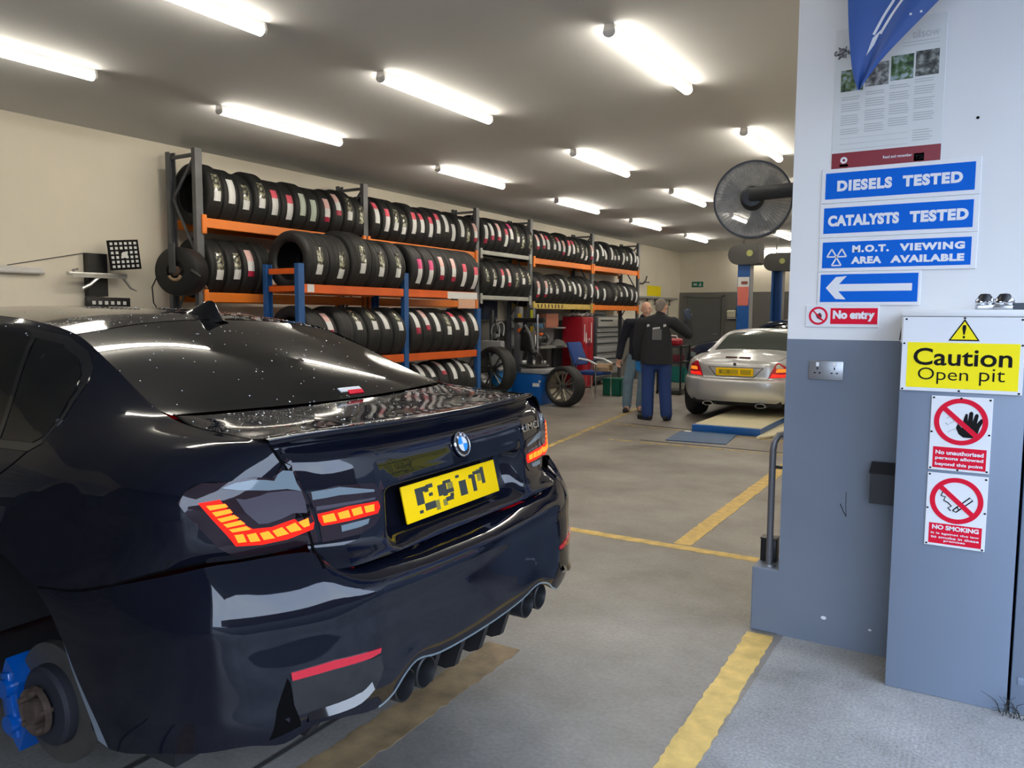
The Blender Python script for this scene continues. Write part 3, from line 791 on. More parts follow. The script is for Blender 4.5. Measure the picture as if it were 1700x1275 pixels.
# ---- rear details of the saloon
RD = (0.45, 1, -0.05)     # looking on to the rear corner of the left side
LAMP_OUT = [(-0.857,0.339,1.053),(-0.84,0.334,1.076),(-0.808,0.317,1.092),(-0.787,0.298,1.090),(-0.76,0.28,1.090),(-0.729,0.269,1.094),(-0.689,0.249,1.093),(-0.667,0.237,1.086),(-0.651,0.234,1.1),(-0.639,0.23,1.12),(-0.622,0.233,1.130),(-0.613,0.227,1.124),(-0.607,0.212,1.081),(-0.598,0.203,1.048),(-0.588,0.196,1.019),(-0.580,0.189,0.982),(-0.575,0.183,0.942),(-0.572,0.179,0.913),(-0.66,0.233,0.906),(-0.753,0.269,0.911),(-0.793,0.28,0.938),(-0.82,0.299,0.98),(-0.845,0.319,1.02)]
LAMP_IN = [(-0.588,0.197,1.041),(-0.509,0.165,1.048),(-0.405,0.131,1.040),(-0.384,0.125,1.012),(-0.384,0.121,0.978),(-0.391,0.121,0.946),(-0.412,0.125,0.925),(-0.451,0.134,0.914),(-0.513,0.154,0.911),(-0.562,0.177,0.911),(-0.565,0.182,0.949),(-0.574,0.188,0.994)]
FACET_TOP = [(-0.776,0.287,1.077),(-0.746,0.276,1.086),(-0.709,0.259,1.089),(-0.683,0.245,1.086),(-0.663,0.235,1.081),(-0.654,0.234,1.095),(-0.64,0.229,1.104),(-0.617,0.22,1.099),(-0.612,0.211,1.069),(-0.603,0.203,1.048),(-0.636,0.221,1.058),(-0.68,0.239,1.06),(-0.707,0.251,1.064),(-0.744,0.268,1.069)]
FACET_MID = [(-0.756,0.262,1.052),(-0.735,0.256,1.046),(-0.699,0.245,1.050),(-0.681,0.238,1.055),(-0.637,0.221,1.054),(-0.603,0.203,1.048),(-0.596,0.198,1.02),(-0.594,0.194,0.992),(-0.627,0.211,0.996),(-0.654,0.221,0.987),(-0.687,0.234,0.981),(-0.708,0.242,0.983),(-0.735,0.257,1.015)]
FACET_IN = [(-0.580,0.196,1.043),(-0.509,0.165,1.045),(-0.406,0.131,1.022),(-0.407,0.131,1.016),(-0.511,0.164,1.024),(-0.578,0.193,1.022)]
FACET_IN2 = [(-0.571,0.189,1.004),(-0.496,0.157,1.003),(-0.406,0.129,1.001),(-0.407,0.129,0.995),(-0.497,0.156,0.995),(-0.571,0.187,0.994)]
LED_UNDER = [(-0.822,0.302,1.047),(-0.782,0.281,1.05),(-0.768,0.269,1.021),(-0.746,0.257,0.992),(-0.722,0.246,0.974),(-0.681,0.23,0.971),(-0.636,0.213,0.98),(-0.589,0.194,0.985),(-0.584,0.19,0.967),(-0.587,0.191,0.95),(-0.647,0.214,0.937),(-0.705,0.237,0.935),(-0.76,0.259,0.942),(-0.775,0.268,0.968),(-0.799,0.285,1.007)]
LEDS = [
 [(-0.817,0.298,1.043),(-0.775,0.275,1.043),(-0.769,0.271,1.034),(-0.81,0.292,1.031)],
 [(-0.807,0.291,1.027),(-0.767,0.27,1.030),(-0.761,0.266,1.020),(-0.799,0.285,1.015)],
 [(-0.798,0.284,1.011),(-0.759,0.265,1.015),(-0.749,0.259,1.005),(-0.789,0.279,1.0)],
 [(-0.787,0.278,0.996),(-0.747,0.258,1.0),(-0.736,0.253,0.989),(-0.779,0.272,0.986)],
 [(-0.777,0.271,0.982),(-0.735,0.252,0.984),(-0.724,0.247,0.973),(-0.77,0.266,0.973)],
 [(-0.766,0.264,0.968),(-0.745,0.255,0.967),(-0.738,0.25,0.945),(-0.758,0.259,0.946)],
 [(-0.740,0.252,0.964),(-0.717,0.243,0.965),(-0.707,0.237,0.941),(-0.732,0.248,0.943)],
 [(-0.711,0.241,0.962),(-0.688,0.232,0.964),(-0.673,0.222,0.942),(-0.702,0.235,0.942)],
 [(-0.682,0.229,0.962),(-0.656,0.219,0.968),(-0.640,0.209,0.947),(-0.670,0.224,0.944)],
 [(-0.650,0.217,0.966),(-0.624,0.207,0.974),(-0.608,0.197,0.951),(-0.638,0.212,0.949)],
 [(-0.619,0.205,0.972),(-0.591,0.195,0.980),(-0.588,0.192,0.958),(-0.605,0.198,0.955)]]
IN_UNDER = [(-0.565,0.182,0.984),(-0.489,0.153,0.99),(-0.401,0.127,0.988),(-0.396,0.124,0.972),(-0.404,0.125,0.957),(-0.483,0.148,0.954),(-0.556,0.176,0.954),(-0.563,0.18,0.968)]
LEDS_IN = [
 [(-0.561,0.181,0.980),(-0.529,0.167,0.982),(-0.522,0.162,0.959),(-0.557,0.177,0.959)],
 [(-0.522,0.164,0.980),(-0.489,0.153,0.983),(-0.483,0.148,0.961),(-0.516,0.161,0.961)],
 [(-0.483,0.15,0.983),(-0.452,0.141,0.985),(-0.446,0.137,0.964),(-0.477,0.147,0.962)],
 [(-0.445,0.138,0.984),(-0.410,0.129,0.984),(-0.411,0.128,0.964),(-0.440,0.135,0.964)]]
REV = [(-0.513,0.157,0.945),(-0.429,0.131,0.948),(-0.435,0.132,0.935),(-0.459,0.138,0.931),(-0.513,0.156,0.929)]
REFL = [(-0.72,0.13,0.624),(-0.623,0.086,0.627),(-0.487,0.048,0.617),(-0.49,0.048,0.605),(-0.522,0.054,0.601),(-0.624,0.086,0.606),(-0.718,0.128,0.605)]
INTAKE = [(-0.72,0.13,0.602),(-0.624,0.086,0.603),(-0.516,0.053,0.597),(-0.487,0.048,0.598),(-0.478,0.046,0.56),(-0.492,0.048,0.533),(-0.509,0.053,0.510),(-0.552,0.062,0.520),(-0.708,0.121,0.516),(-0.716,0.126,0.544)]
BLADE = [(-0.695,0.119,0.480),(-0.623,0.089,0.485),(-0.537,0.062,0.478),(-0.507,0.055,0.482),(-0.524,0.057,0.505),(-0.560,0.063,0.526),(-0.545,0.061,0.497),(-0.625,0.087,0.497),(-0.690,0.12,0.492)]
SLIT = [(-0.728,0.134,0.613),(-0.722,0.131,0.601),(-0.714,0.125,0.543),(-0.699,0.12,0.486),(-0.766,0.153,0.470),(-0.752,0.146,0.54)]
def shrink(P, k):
    c = np.mean(np.array(P), axis=0)
    return [tuple(c + (np.array(p) - c) * k) for p in P]
for s in (-1, 1):
    g = lambda P: [(-s * u, l, z) for u, l, z in map(fuller, P)]
    d = (-s * RD[0], RD[1], RD[2]); dr = (0, 1, 0)
    lo = decal('tail_lamp', g(LAMP_OUT), d, M['lens'], car, off=0.003, step=0.02)
    TL = bvh_of([lo])
    decal('clear_lens', g(FACET_TOP), d, M['lens_grey'], lo, off=0.005, step=0.03, thick=0.001)
    decal('clear_lens', g(FACET_MID), d, M['lens_mauve'], lo, off=0.0042, step=0.03, thick=0.001)
    decal('red_light', g(shrink(LED_UNDER, 1.05)), d, M['led_red'], lo, off=0.0045, step=0.03, thick=0.001)
    for q in LEDS: decal('light_block', g(shrink(q, 0.88)), d, M['led'], lo, off=0.006, step=0.05, thick=0.001)
    li = decal('inner_tail_lamp', g(LAMP_IN), dr, M['lens'], car, off=0.003, step=0.02)
    decal('clear_lens', g(FACET_IN), dr, M['lens_grey'], li, off=0.005, step=0.04, thick=0.001)
    decal('clear_lens', g(FACET_IN2), dr, M['lens_mauve'], li, off=0.005, step=0.04, thick=0.001)
    decal('red_light', g(shrink(IN_UNDER, 1.05)), dr, M['led_red'], li, off=0.0045, step=0.03, thick=0.001)
    for q in LEDS_IN: decal('light_block', g(shrink(q, 0.90)), dr, M['led'], li, off=0.006, step=0.05, thick=0.001)
    decal('reversing_light', g(REV), dr, M['lens_grey'], li, off=0.006, step=0.05, thick=0.001)
    decal('reflector', g(REFL), dr, M['reflector'], car, off=0.004, step=0.03)
    decal('air_intake', g(INTAKE), dr, M['gloss_black'], car, off=0.0015, step=0.03)
    us = np.linspace(-0.722, -0.55, 9); rows = [[], [], []]
    for k, u in enumerate(us):
        h = SKIN.ray_cast(Vector((u, -0.5, 0.53)), Vector((0, 1, 0)))[0]
        e = 0.4 + 0.6 * math.sin(PI * min(1, k / 3) / 2)
        rise = 0.022 * max(0, (k - 5) / 3) ** 2
        rows[0].append((-s * u, h.y + 0.001, 0.549 + rise)); rows[1].append((-s * u, h.y - 0.013 * e, 0.522 + rise)); rows[2].append((-s * u, h.y + 0.02, 0.506 + rise * 0.5))
    MB().grid(rows).build('intake_blade', M['gloss_black'], car, smooth=20)
    decal('air_slit', g(SLIT), dr, M['gap'], car, off=0.001, step=0.03, thick=0.001)
    seam('lamp_edge', g([(-0.857,0.339,1.053),(-0.84,0.334,1.076),(-0.808,0.317,1.092),(-0.76,0.28,1.090),(-0.70,0.255,1.093),(-0.667,0.237,1.086),(-0.651,0.234,1.1),(-0.639,0.23,1.12),(-0.617,0.233,1.130)]), d, 0.003, M['gap'], car, off=0.001)
    seam('boot_gap', g([(-.632,.650,1.213),(-.657,.54,1.196),(-.659,.42,1.184),(-.655,.32,1.176),(-.651,.268,1.172)]), (0, 0.05, -1), 0.005, M['gap'], car)
    seam('boot_gap', g([(-.651,.262,1.165),(-.645,.245,1.14),(-.622,.22,1.085),(-.608,.208,1.03),(-.598,.197,.97),(-.585,.19,.91),(-.597,.15,.86)]), (-s * 0.25, 1, 0), 0.006, M['gap'], car, off=0.0038)
    # twin tailpipes each side
    for u in (-0.30, -0.395):
        mb = MB().lathe([(0.037, 0.30), (0.037, 0.035), (0.041, 0.022), (0.046, 0.025), (0.046, 0.30)], 32, 'Y', (-s * u, 0, 0.483))
        tp = mb.build('tailpipe', M['black_metal'], car)
        MB().lathe([(0.0, 0.20), (0.037, 0.20)], 24, 'Y', (-s * u, 0, 0.483)).build('pipe_bore', M['gap'], tp)
for u in (-0.21, -0.07, 0.07, 0.21):
    MB().prism([(0.035, 0.52), (0.40, 0.52), (0.40, 0.41), (0.11, 0.385), (0.075, 0.40)], u - 0.012, u + 0.012, 'X').build('diffuser_fin', M['black'], car, smooth=0)
for u in (-0.5, 0.5, 0.6, -0.6):
    MB().prism([(0.12, 0.48), (0.40, 0.48), (0.40, 0.41), (0.18, 0.40)], u - 0.02, u + 0.02, 'X').build('diffuser_fin', M['black'], car, smooth=0)
# silver edge of the rear valance
seam('valance_edge', [fuller(q) for q in [(-.49,.055,.455),(-.44,.04,.478),(-.40,.035,.512),(-.345,.03,.534),(-.24,.022,.518),(0,.015,.512),(.24,.022,.518),(.345,.03,.534),(.40,.035,.512),(.44,.04,.478),(.49,.055,.455)]], (0, 1, 0.1), 0.006, M['lens_grey'], car, n=4)
# number plate: tilted, its letters blotted out into blocks
pl = bpy.data.objects.new('number_plate', None); pl.empty_display_size = 0.1; link(pl, car)
bpy.data.objects.remove(pl)
tilt = math.radians(14)
pm = MB().box((0, 0, 0), (0.52, 0.006, 0.111), bevel=0.002)
pl = pm.build('number_plate', M['plate'], car)
pl.location = (0, 0.132, 0.943); pl.rotation_euler = (-tilt, 0, 0)
for cx_, cz_, w_, h_ in ((88,86,56,15),(79,61,36,36),(133,90,34,12),(116,81,20,13),(134,64,19,10),(123,31,54,22),(74,22,18,9),(185,66,24,34),(225,87,43,9),(208,64,23,39),(237,56,37,13),(227,33,41,13),(242,42,19,11),(286,92,20,9),(309,51,40,48),(361,79,23,12),(400,86,47,11),(375,55,22,55),(433,71,20,55)):
    MB().box((cx_ / 1000 - 0.26, -0.0034, cz_ / 1000 - 0.0555), (w_ / 1000, 0.0008, h_ / 1000)).build('plate_mark', mat('blotted_ink', (0.03, 0.035, 0.03), 0.6), pl, smooth=0)
for x, z, w_, h_ in ((-0.02, 0.012, 0.03, 0.03), (0.15, 0.02, 0.022, 0.04), (-0.06, -0.03, 0.022, 0.02), (-0.10, -0.03, 0.02, 0.03)):
    MB().box((x, -0.0033, z), (w_, 0.0006, h_)).build('plate_mark', mat('blotted_ink_pale', (0.25, 0.20, 0.03), 0.6), pl, smooth=0)
# roundel on the boot lid
def roundel(parent, loc, R, rx):
    b = MB().lathe([(0.0, 0.0), (R, 0.0), (R, 0.004), (R * 0.93, 0.007), (R * 0.86, 0.006), (0, 0.006)], 40, 'Z').build('badge', M['chrome'], parent)
    b.location = loc; b.rotation_euler = rx
    MB().lathe([(R * 0.58, 0.0062), (R * 0.60, 0.0068), (R * 0.86, 0.0068), (R * 0.86, 0.006)], 40, 'Z').build('badge_ring', M['gloss_black'], b)
    for q, m in enumerate((M['sign_white'], mat('badge_blue', (0.02, 0.28, 0.75), 0.3), M['sign_white'], mat('badge_blue', (0, 0, 0)))):
        a0 = q * PI / 2
        P = [(0, 0)] + [(R * 0.58 * math.cos(a), R * 0.58 * math.sin(a)) for a in np.linspace(a0, a0 + PI / 2, 10)]
        MB().prism(P, 0.005, 0.0072).build('badge_quarter', m, b, smooth=0)
    for ch, a in (('B', 128), ('M', 90), ('W', 52)):
        me = fit_text(ch, R * 0.26, R * 0.22, 0.002, 0.0003)
        o = mesh_obj('badge_letter', me, M['sign_white'], b)
        r = R * 0.73; o.location = (r * math.cos(math.radians(a)), r * math.sin(math.radians(a)), 0.0072); o.rotation_euler = (0, 0, math.radians(a - 90))
    return b
roundel(car, (0, 0.103, 1.092), 0.041, (math.radians(72), 0, 0))
for s_, u0, u1, z0, l_, rz in (('LIMCI', 0.40, 0.56, 1.090, 0.160, 0.30), ('X2', 0.655, 0.715, 1.085, 0.225, 0.50)):
    me = fit_text(s_, (u1 - u0) if s_ != 'X2' else 0.05, 0.026, 0.0, 0.002)
    o = mesh_obj('badge_lettering', me, M['chrome'], car)
    uc = (u0 + u1) / 2
    h = SKIN.ray_cast(Vector((uc, -1, z0)), Vector((0, 1, 0)))
    n = h[1] if h[1].y < 0 else -h[1]
    o.matrix_local = Matrix.Translation(h[0] + n * 0.004) @ n.to_track_quat('Z', 'Y').to_matrix().to_4x4()
# sticker on the rear window
st = decal('window_sticker', [(0.0,0.63,1.236),(0.112,0.63,1.236),(0.112,0.61,1.226),(0.0,0.61,1.226)], (0, 0.8, -0.6), M['sign_white'], car, off=0.003, step=0.1, thick=0.001)
decal('sticker_band', [(0.035,0.615,1.228),(0.112,0.615,1.228),(0.104,0.595,1.219),(0.03,0.595,1.219)], (0, 0.8, -0.6), M['sign_red'], car, off=0.0035, step=0.1, thick=0.001)
# shark-fin aerial
F = []
for i, (l, h, w) in enumerate(((1.44, 0.0, 0.012), (1.40, 0.012, 0.03), (1.36, 0.030, 0.036), (1.32, 0.050, 0.034), (1.285, 0.064, 0.030), (1.262, 0.068, 0.026), (1.245, 0.062, 0.028), (1.225, 0.03, 0.034), (1.20, 0.0, 0.03))):
    zb = 1.505 - max(0, (1.42 - l)) * 0.14
    F.append([(w * math.cos(a) * (1 - 0.75 * max(0, math.sin(a)) ** 0.7), l, zb - 0.006 + (h + 0.006) * max(0, math.sin(a))) for a in np.linspace(0, PI, 11)])
MB().grid(F).build('aerial_fin', M['gloss_black'], car)
# rain drops standing on the roof, rear window and boot
mb = MB(); rnd = random.Random(3); cnt = 0
TOPB = bvh_of([roof, rwin, lid, sideL])
while cnt < 520:
    l = rnd.uniform(0.16, 1.75); u = rnd.uniform(-0.66, 0.66)
    h = TOPB.ray_cast(Vector((u, l, 2.2)), Vector((0, 0, -1)))
    if h[0] is None: continue
    if l > 0.62 and l < 1.2 and rnd.random() < 0.55: continue
    r = rnd.uniform(0.0009, 0.0026)
    n = h[1] if h[1].z > 0 else -h[1]
    mb.ball(h[0], (r * rnd.uniform(0.8, 1.4), r * rnd.uniform(0.8, 1.5), r * 0.7), 8, 5, rot=n.to_track_quat('Z', 'Y').to_matrix())
    cnt += 1
dp = mb.build('rain_drops', mat('water_drop', (0.75, 0.78, 0.8), 0.08, coat=1.0), car); dp['kind'] = 'stuff'

# ------------------------------------------------------------------ pallet racking along the left wall
def post_mb(h, w=0.085, d=0.06):
    mb = MB()
    # open channel section
    mb.prism([(-w/2, -d/2), (w/2, -d/2), (w/2, d/2), (w/2 - 0.012, d/2), (w/2 - 0.012, -d/2 + 0.012), (-w/2 + 0.012, -d/2 + 0.012), (-w/2 + 0.012, d/2), (-w/2, d/2)], 0, h, 'Z')
    return mb
def frame_parts(t, xf, xr, y, h, m, name='upright', rungs=None, rung_m=None):
    """An end frame: front and rear post with bracing, in the coordinates of thing t (world minus t.location)."""
    ox, oy = t.location.x, t.location.y
    for x, rz in ((xf, PI / 2), (xr, -PI / 2)):
        o = post_mb(h).build(name, m, t, smooth=0); o.location = (x - ox, y - oy, 0); o.rotation_euler = (0, 0, rz)
        f = MB().box((0, 0, 0.004), (0.13, 0.11, 0.008)).build('foot_plate', m, o, smooth=0)
    xs = (xf - ox - 0.03, xr - ox + 0.03)
    if rungs:
        for z in rungs:
            MB().box(((xs[0] + xs[1]) / 2, y - oy, z), (abs(xs[0] - xs[1]) - 0.01, 0.03, 0.06)).build('rung', rung_m, t, smooth=0)
    else:
        z = 0.25; k = 0
        MB().box(((xs[0] + xs[1]) / 2, y - oy, h - 0.06), (abs(xs[0] - xs[1]) + 0.02, 0.03, 0.035)).build('frame_tie', m, t, smooth=0)
        while z < h - 0.2:
            z1 = min(z + 0.62, h - 0.07)
            a, b = (xs[0], xs[1]) if k % 2 else (xs[1], xs[0])
            MB().tube([(a, y - oy, z), (b, y - oy, z1)], 0.016, 6).build('frame_brace', m, t)
            z = z1; k += 1
def beam_parts(t, x, y0, y1, ztop, m, h=0.105, ends=True):
    ox, oy = t.location.x, t.location.y
    b = MB().box((x - ox, (y0 + y1) / 2 - oy, ztop - h / 2), (0.045, y1 - y0 - 0.09, h), bevel=0.006, seg=1).build('beam', m, t, smooth=0)
    if ends:
        for y in (y0 + 0.045, y1 - 0.045):
            MB().box((x - ox + (0.035 if x > ox else -0.035), y - oy, ztop - h / 2 - 0.02), (0.03, 0.06, h + 0.10), bevel=0.008, seg=1).build('beam_connector', m, b, smooth=0)
    return b
XF, XR = -7.20, -7.64
RY = [5.37, 7.94, 10.60, 12.34, 14.91, 17.43]
HP = 3.23
M['beam_grey'] = mat('pale_grey_beam_paint', (0.36, 0.36, 0.33), 0.45, noise=0.12, nscale=5)
M['beam_tan'] = mat('ochre_beam_paint', (0.55, 0.40, 0.10), 0.5, noise=0.15, nscale=5)
r1 = thing('pallet_rack', 'long orange-beamed tyre rack with dark grey uprights at the left of the wall', 'rack', (-7.42, 7.98, 0))
for y in RY[:3]: frame_parts(r1, XF, XR, y, HP, M['rack_grey'])
for y0, y1 in ((RY[0], RY[1]), (RY[1], RY[2])):
    for z in (2.52, 1.73):
        for x in (XF, XR): beam_parts(r1, x, y0, y1, z, M['orange'])
r2 = thing('pallet_rack', 'narrow tyre rack bay with plain pale grey beams beyond the blue rack', 'rack', (-7.42, 11.5, 0))
frame_parts(r2, XF, XR, RY[3], HP, M['rack_grey'])
for z in (2.57, 1.83):
    for x in (XF, XR): beam_parts(r2, x, RY[2] + 0.05, RY[3], z, M['beam_grey'], h=0.07)
r3 = thing('pallet_rack', 'far orange-beamed tyre rack standing above the red tool cabinet', 'rack', (-7.42, 14.9, 0))
for y in RY[4:]: frame_parts(r3, XF, XR, y, HP - 0.02, M['rack_grey'])
for (y0, y1) in ((RY[3] + 0.05, RY[4]), (RY[4], RY[5])):
    for z in (2.555, 1.73):
        for x in (XF, XR): beam_parts(r3, x, y0, y1, z, M['beam_tan'] if (z < 2 and y0 < 13) else M['orange'])
# hazard-like dark lettering worn along the ochre beam is only dark dashes
for k in range(9):
    MB().box((XF + 7.42 + 0.0235, RY[3] - 14.9 + 0.14 + k * 0.135, 1.68), (0.002, 0.035, 0.075), rot=Matrix.Rotation(0.35 if k % 2 else -0.3, 3, 'X')).build('beam_mark', M['ink'], r3, smooth=0)
BX, BR = -6.40, -6.90
BY = [6.02, 7.80, 9.46]
rb = thing('low_rack', 'low tyre rack with blue posts and red-orange beams in front of the grey rack', 'rack', (-6.65, 7.74, 0))
M['orange_red'] = mat('red_orange_beam_paint', (0.70, 0.115, 0.012), 0.42, noise=0.08, nscale=4)
for y, h in zip(BY, (2.05, 2.03, 1.60)): frame_parts(rb, BX, BR, y, h, M['rack_blue'], rungs=[z for z in (0.4, 0.95, 1.38, 1.78, 1.97) if z < h - 0.03], rung_m=M['orange_red'])
for y0, y1 in ((BY[0], BY[1]), (BY[1], BY[2])):
    for z in (1.83, 1.00, 0.36):
        for x in (BX, BR): beam_parts(rb, x, y0, y1, z, M['orange_red'], h=0.10, ends=False)
# white tape and a note on the far end of the blue rack's beam
MB().box((0.25 + 0.024, 9.05 - 7.74, 1.775), (0.003, 0.72, 0.095)).build('tape_wrap', M['sign_white'], rb, smooth=0)
MB().box((0.25 + 0.026, 9.15 - 7.74, 1.66), (0.003, 0.42, 0.13)).build('carton_flap', mat('pinkish_card', (0.62, 0.36, 0.25), 0.7), rb, smooth=0)
MB().box((0.25 + 0.025, 6.16 - 7.74, 1.785), (0.003, 0.10, 0.085)).build('paper_note', M['sign_white'], rb, smooth=0)

# ------------------------------------------------------------------ tyres
M['lab_w'] = mat('white_paper_label', (0.72, 0.73, 0.73), 0.5)
M['lab_p'] = mat('pink_paper_label', (0.78, 0.50, 0.48), 0.5)
M['lab_r'] = mat('red_paper_label', (0.72, 0.10, 0.15), 0.5)
M['lab_m'] = mat('magenta_paper_label', (0.72, 0.07, 0.24), 0.5)
M['lab_d'] = mat('crimson_paper_label', (0.40, 0.01, 0.05), 0.5)
M['lab_g'] = mat('pale_green_paper_label', (0.50, 0.58, 0.50), 0.5)
def film():
    m = mat('clear_film_label', (0.10, 0.10, 0.08), 0.12, coat=0.8)
    nt = m.node_tree; b = nt.nodes['Principled BSDF']; L = nt.links.new
    tc = nt.nodes.new('ShaderNodeTexCoord'); n = nt.nodes.new('ShaderNodeTexNoise'); n.inputs['Scale'].default_value = 28; n.inputs['Detail'].default_value = 3
    r = nt.nodes.new('ShaderNodeValToRGB')
    r.color_ramp.elements[0].position = 0.42; r.color_ramp.elements[0].color = (0.05, 0.05, 0.045, 1)
    r.color_ramp.elements[1].position = 0.62; r.color_ramp.elements[1].color = (0.42, 0.42, 0.30, 1)
    L(tc.outputs['Object'], n.inputs['Vector']); L(n.outputs['Fac'], r.inputs['Fac']); L(r.outputs['Color'], b.inputs['Base Color'])
    return m
M['lab_c'] = film()
TYRES = {}
def tyre_mesh(R, w, fi=0.62):
    k = (R, w, fi)
    if k in TYRES: return TYRES[k]
    h = w / 2; ri = fi * R
    prof = [(ri, -h * 0.78), (ri + 0.012, -h * 0.92), (ri + 0.035, -h), (R - 0.055, -h * 1.04), (R - 0.022, -h * 0.97), (R - 0.007, -h * 0.84)]
    for g in (-0.5, -0.17, 0.17, 0.5):
        c = h * g * 1.25; prof += [(R - 0.001, c - 0.009), (R - 0.005, c - 0.006), (R - 0.005, c + 0.006), (R - 0.001, c + 0.009)]
    prof += [(R - 0.007, h * 0.84), (R - 0.022, h * 0.97), (R - 0.055, h * 1.04), (ri + 0.035, h), (ri + 0.012, h * 0.92), (ri, h * 0.78),
             (ri + 0.02, h * 0.80), (R - 0.03, h * 0.78), (R - 0.022, 0), (R - 0.03, -h * 0.78), (ri + 0.02, -h * 0.80)]
    me = MB().lathe(prof, 48, 'Y', closed=True).mesh('tyre', smooth=50)
    me.materials.append(M['rubber'])
    TYRES[k] = me
    return me
LABELS = {}
STY = {'w': [('lab_w', 1.0)], 'r': [('lab_r', 0.35), ('lab_w', 0.65)], 'k': [('lab_m', 0.40), ('lab_w', 0.60)], 'p': [('lab_p', 0.45), ('lab_w', 0.35), ('lab_d', 0.20)],
       'd': [('lab_w', 0.75), ('lab_d', 0.25)], 'g': [('lab_g', 1.0)], 'c': [('lab_c', 0.64), ('lab_w', 0.36)], 'b': [('lab_c', 1.0)]}
NAME = {'w': 'white label', 'r': 'red-topped white label', 'k': 'magenta-topped white label', 'p': 'pink label ending dark red', 'd': 'white label ending crimson', 'g': 'pale green label', 'c': 'clear film and white label', 'b': 'clear film label', '0': 'bare tread'}
def label_mesh(R, sty, span, w):
    k = (R, sty, span, w)
    if k in LABELS: return LABELS[k]
    bm = bmesh.new(); mats = []; a = span; faces = []
    for name, fr in STY[sty]:
        mats.append(name); n = max(2, int(8 * fr)); a1 = a - span * fr
        prev = None
        for i in range(n + 1):
            t = a + (a1 - a) * i / n
            row = [bm.verts.new((rr * math.cos(t), y, rr * math.sin(t))) for y, rr in ((-w / 2, R - 0.003), (-w / 2, R + 0.0025), (w / 2, R + 0.0025), (w / 2, R - 0.003))]
            if prev:
                for q in range(3):
                    f = bm.faces.new((prev[q], prev[q + 1], row[q + 1], row[q])); f.material_index = len(mats) - 1
            prev = row
        a = a1
    me = bpy.data.meshes.new('paper_label'); bmesh.ops.recalc_face_normals(bm, faces=bm.faces); bm.to_mesh(me); bm.free()
    for m_ in mats: me.materials.append(M[m_])
    for p in me.polygons: p.use_smooth = True
    LABELS[k] = me
    return me
ORD = ['first', 'second', 'third', 'fourth', 'fifth', 'sixth', 'seventh', 'eighth', 'ninth', 'tenth', 'eleventh', 'twelfth', 'thirteenth', 'fourteenth', 'fifteenth']
ntyres = 0
def tyre(x, y, z, R, w, sty, ang, label, group, rz=0.0):
    global ntyres
    t = link(bpy.data.objects.new('tyre', tyre_mesh(R, w)))
    t.location = (x, y, z); t.rotation_euler = (0, 0, rz)
    tag(t, label, 'tyre', group)
    if sty != '0':
        sp = {'w': 0.85, 'g': 0.85, 'c': 0.9, 'b': 0.8}.get(sty, 0.95)
        l = link(bpy.data.objects.new('paper_label', label_mesh(R, sty, sp, 0.085)), t)
        l.rotation_euler = (0, -ang, 0); l.location = (0, random.uniform(-0.02, 0.02), 0)
    ntyres += 1
    return t
def row(y0, y1, stys, ztop, gap, xc, where, group, R=(0.305, 0.335), ang=(-0.5, -0.05), big=None):
    """Tyres standing side by side on a pair of beams, filling y0..y1."""
    n = len(stys); W_ = (y1 - y0) / n
    for i, s in enumerate(stys):
        r = (big or {}).get(i) or round(random.uniform(*R) / 0.01) * 0.01
        r = round(r, 3)
        z = ztop + math.sqrt(r * r - (gap / 2) ** 2)
        w = round((W_ - 0.006) / 1.04, 3)
        tyre(xc, y0 + W_ * (i + 0.5), z + 0.004, r, w, s, random.uniform(*ang), 'tyre, %s, %s from the left, %s' % (NAME[s], ORD[i], where), group)
G1 = XF - XR - 0.045
row(RY[0] + .06, RY[1] - .06, 'cwccrrggppcb', 2.52, G1, -7.42, 'top shelf, nearest orange bay', 'tyres on the top shelf of the rack')
row(RY[1] + .06, RY[2] - .06, 'rrccrrrrwwwbp', 2.52, G1, -7.42, 'top shelf, second orange bay', 'tyres on the top shelf of the rack')
row(RY[2] + .06, RY[3] - .06, 'ddprkcbb', 2.57, G1, -7.42, 'top shelf, grey-beamed bay', 'tyres on the top shelf of the rack')
row(RY[3] + .06, RY[4] - .06, 'pprcrprrbccp', 2.555, G1, -7.42, 'top shelf above ochre beam', 'tyres on the top shelf of the rack', R=(0.29, 0.32))
row(RY[4] + .06, RY[5] - .06, 'wwwwccwcwww', 2.555, G1, -7.42, 'top shelf, farthest bay', 'tyres on the top shelf of the rack', R=(0.28, 0.32))
row(RY[0] + .06, RY[0] + 0.93, 'ccp0', 1.73, G1, -7.42, 'second shelf, nearest orange bay', 'tyres on the second shelf of the rack', R=(0.325, 0.335))
row(RY[2] + .06, RY[3] - .06, 'bcrpbcb', 1.83, G1, -7.42, 'second shelf, grey-beamed bay', 'tyres on the second shelf of the rack', R=(0.32, 0.34))
row(RY[3] + .06, RY[4] - .06, 'ppccwcwwcw', 1.73, G1, -7.42, 'shelf on the ochre beam', 'tyres on the second shelf of the rack', R=(0.31, 0.33))
row(RY[4] + .06, RY[5] - .06, 'rw0ccwww', 1.73, G1, -7.42, 'second shelf, farthest bay', 'tyres on the second shelf of the rack', R=(0.29, 0.32))
G2 = BX - BR - 0.045
row(BY[0] + .06, BY[1] - .05, 'ccccc', 1.83, G2, -6.65, 'upper shelf, blue rack near half', 'tyres on the upper shelf of the blue rack', R=(0.335, 0.345), big={2: 0.365}, ang=(-0.55, -0.3))
row(BY[1] + .06, BY[2] - .05, 'kkpprr', 1.83, G2, -6.65, 'upper shelf, blue rack far half', 'tyres on the upper shelf of the blue rack', R=(0.335, 0.34), ang=(-0.7, -0.35))
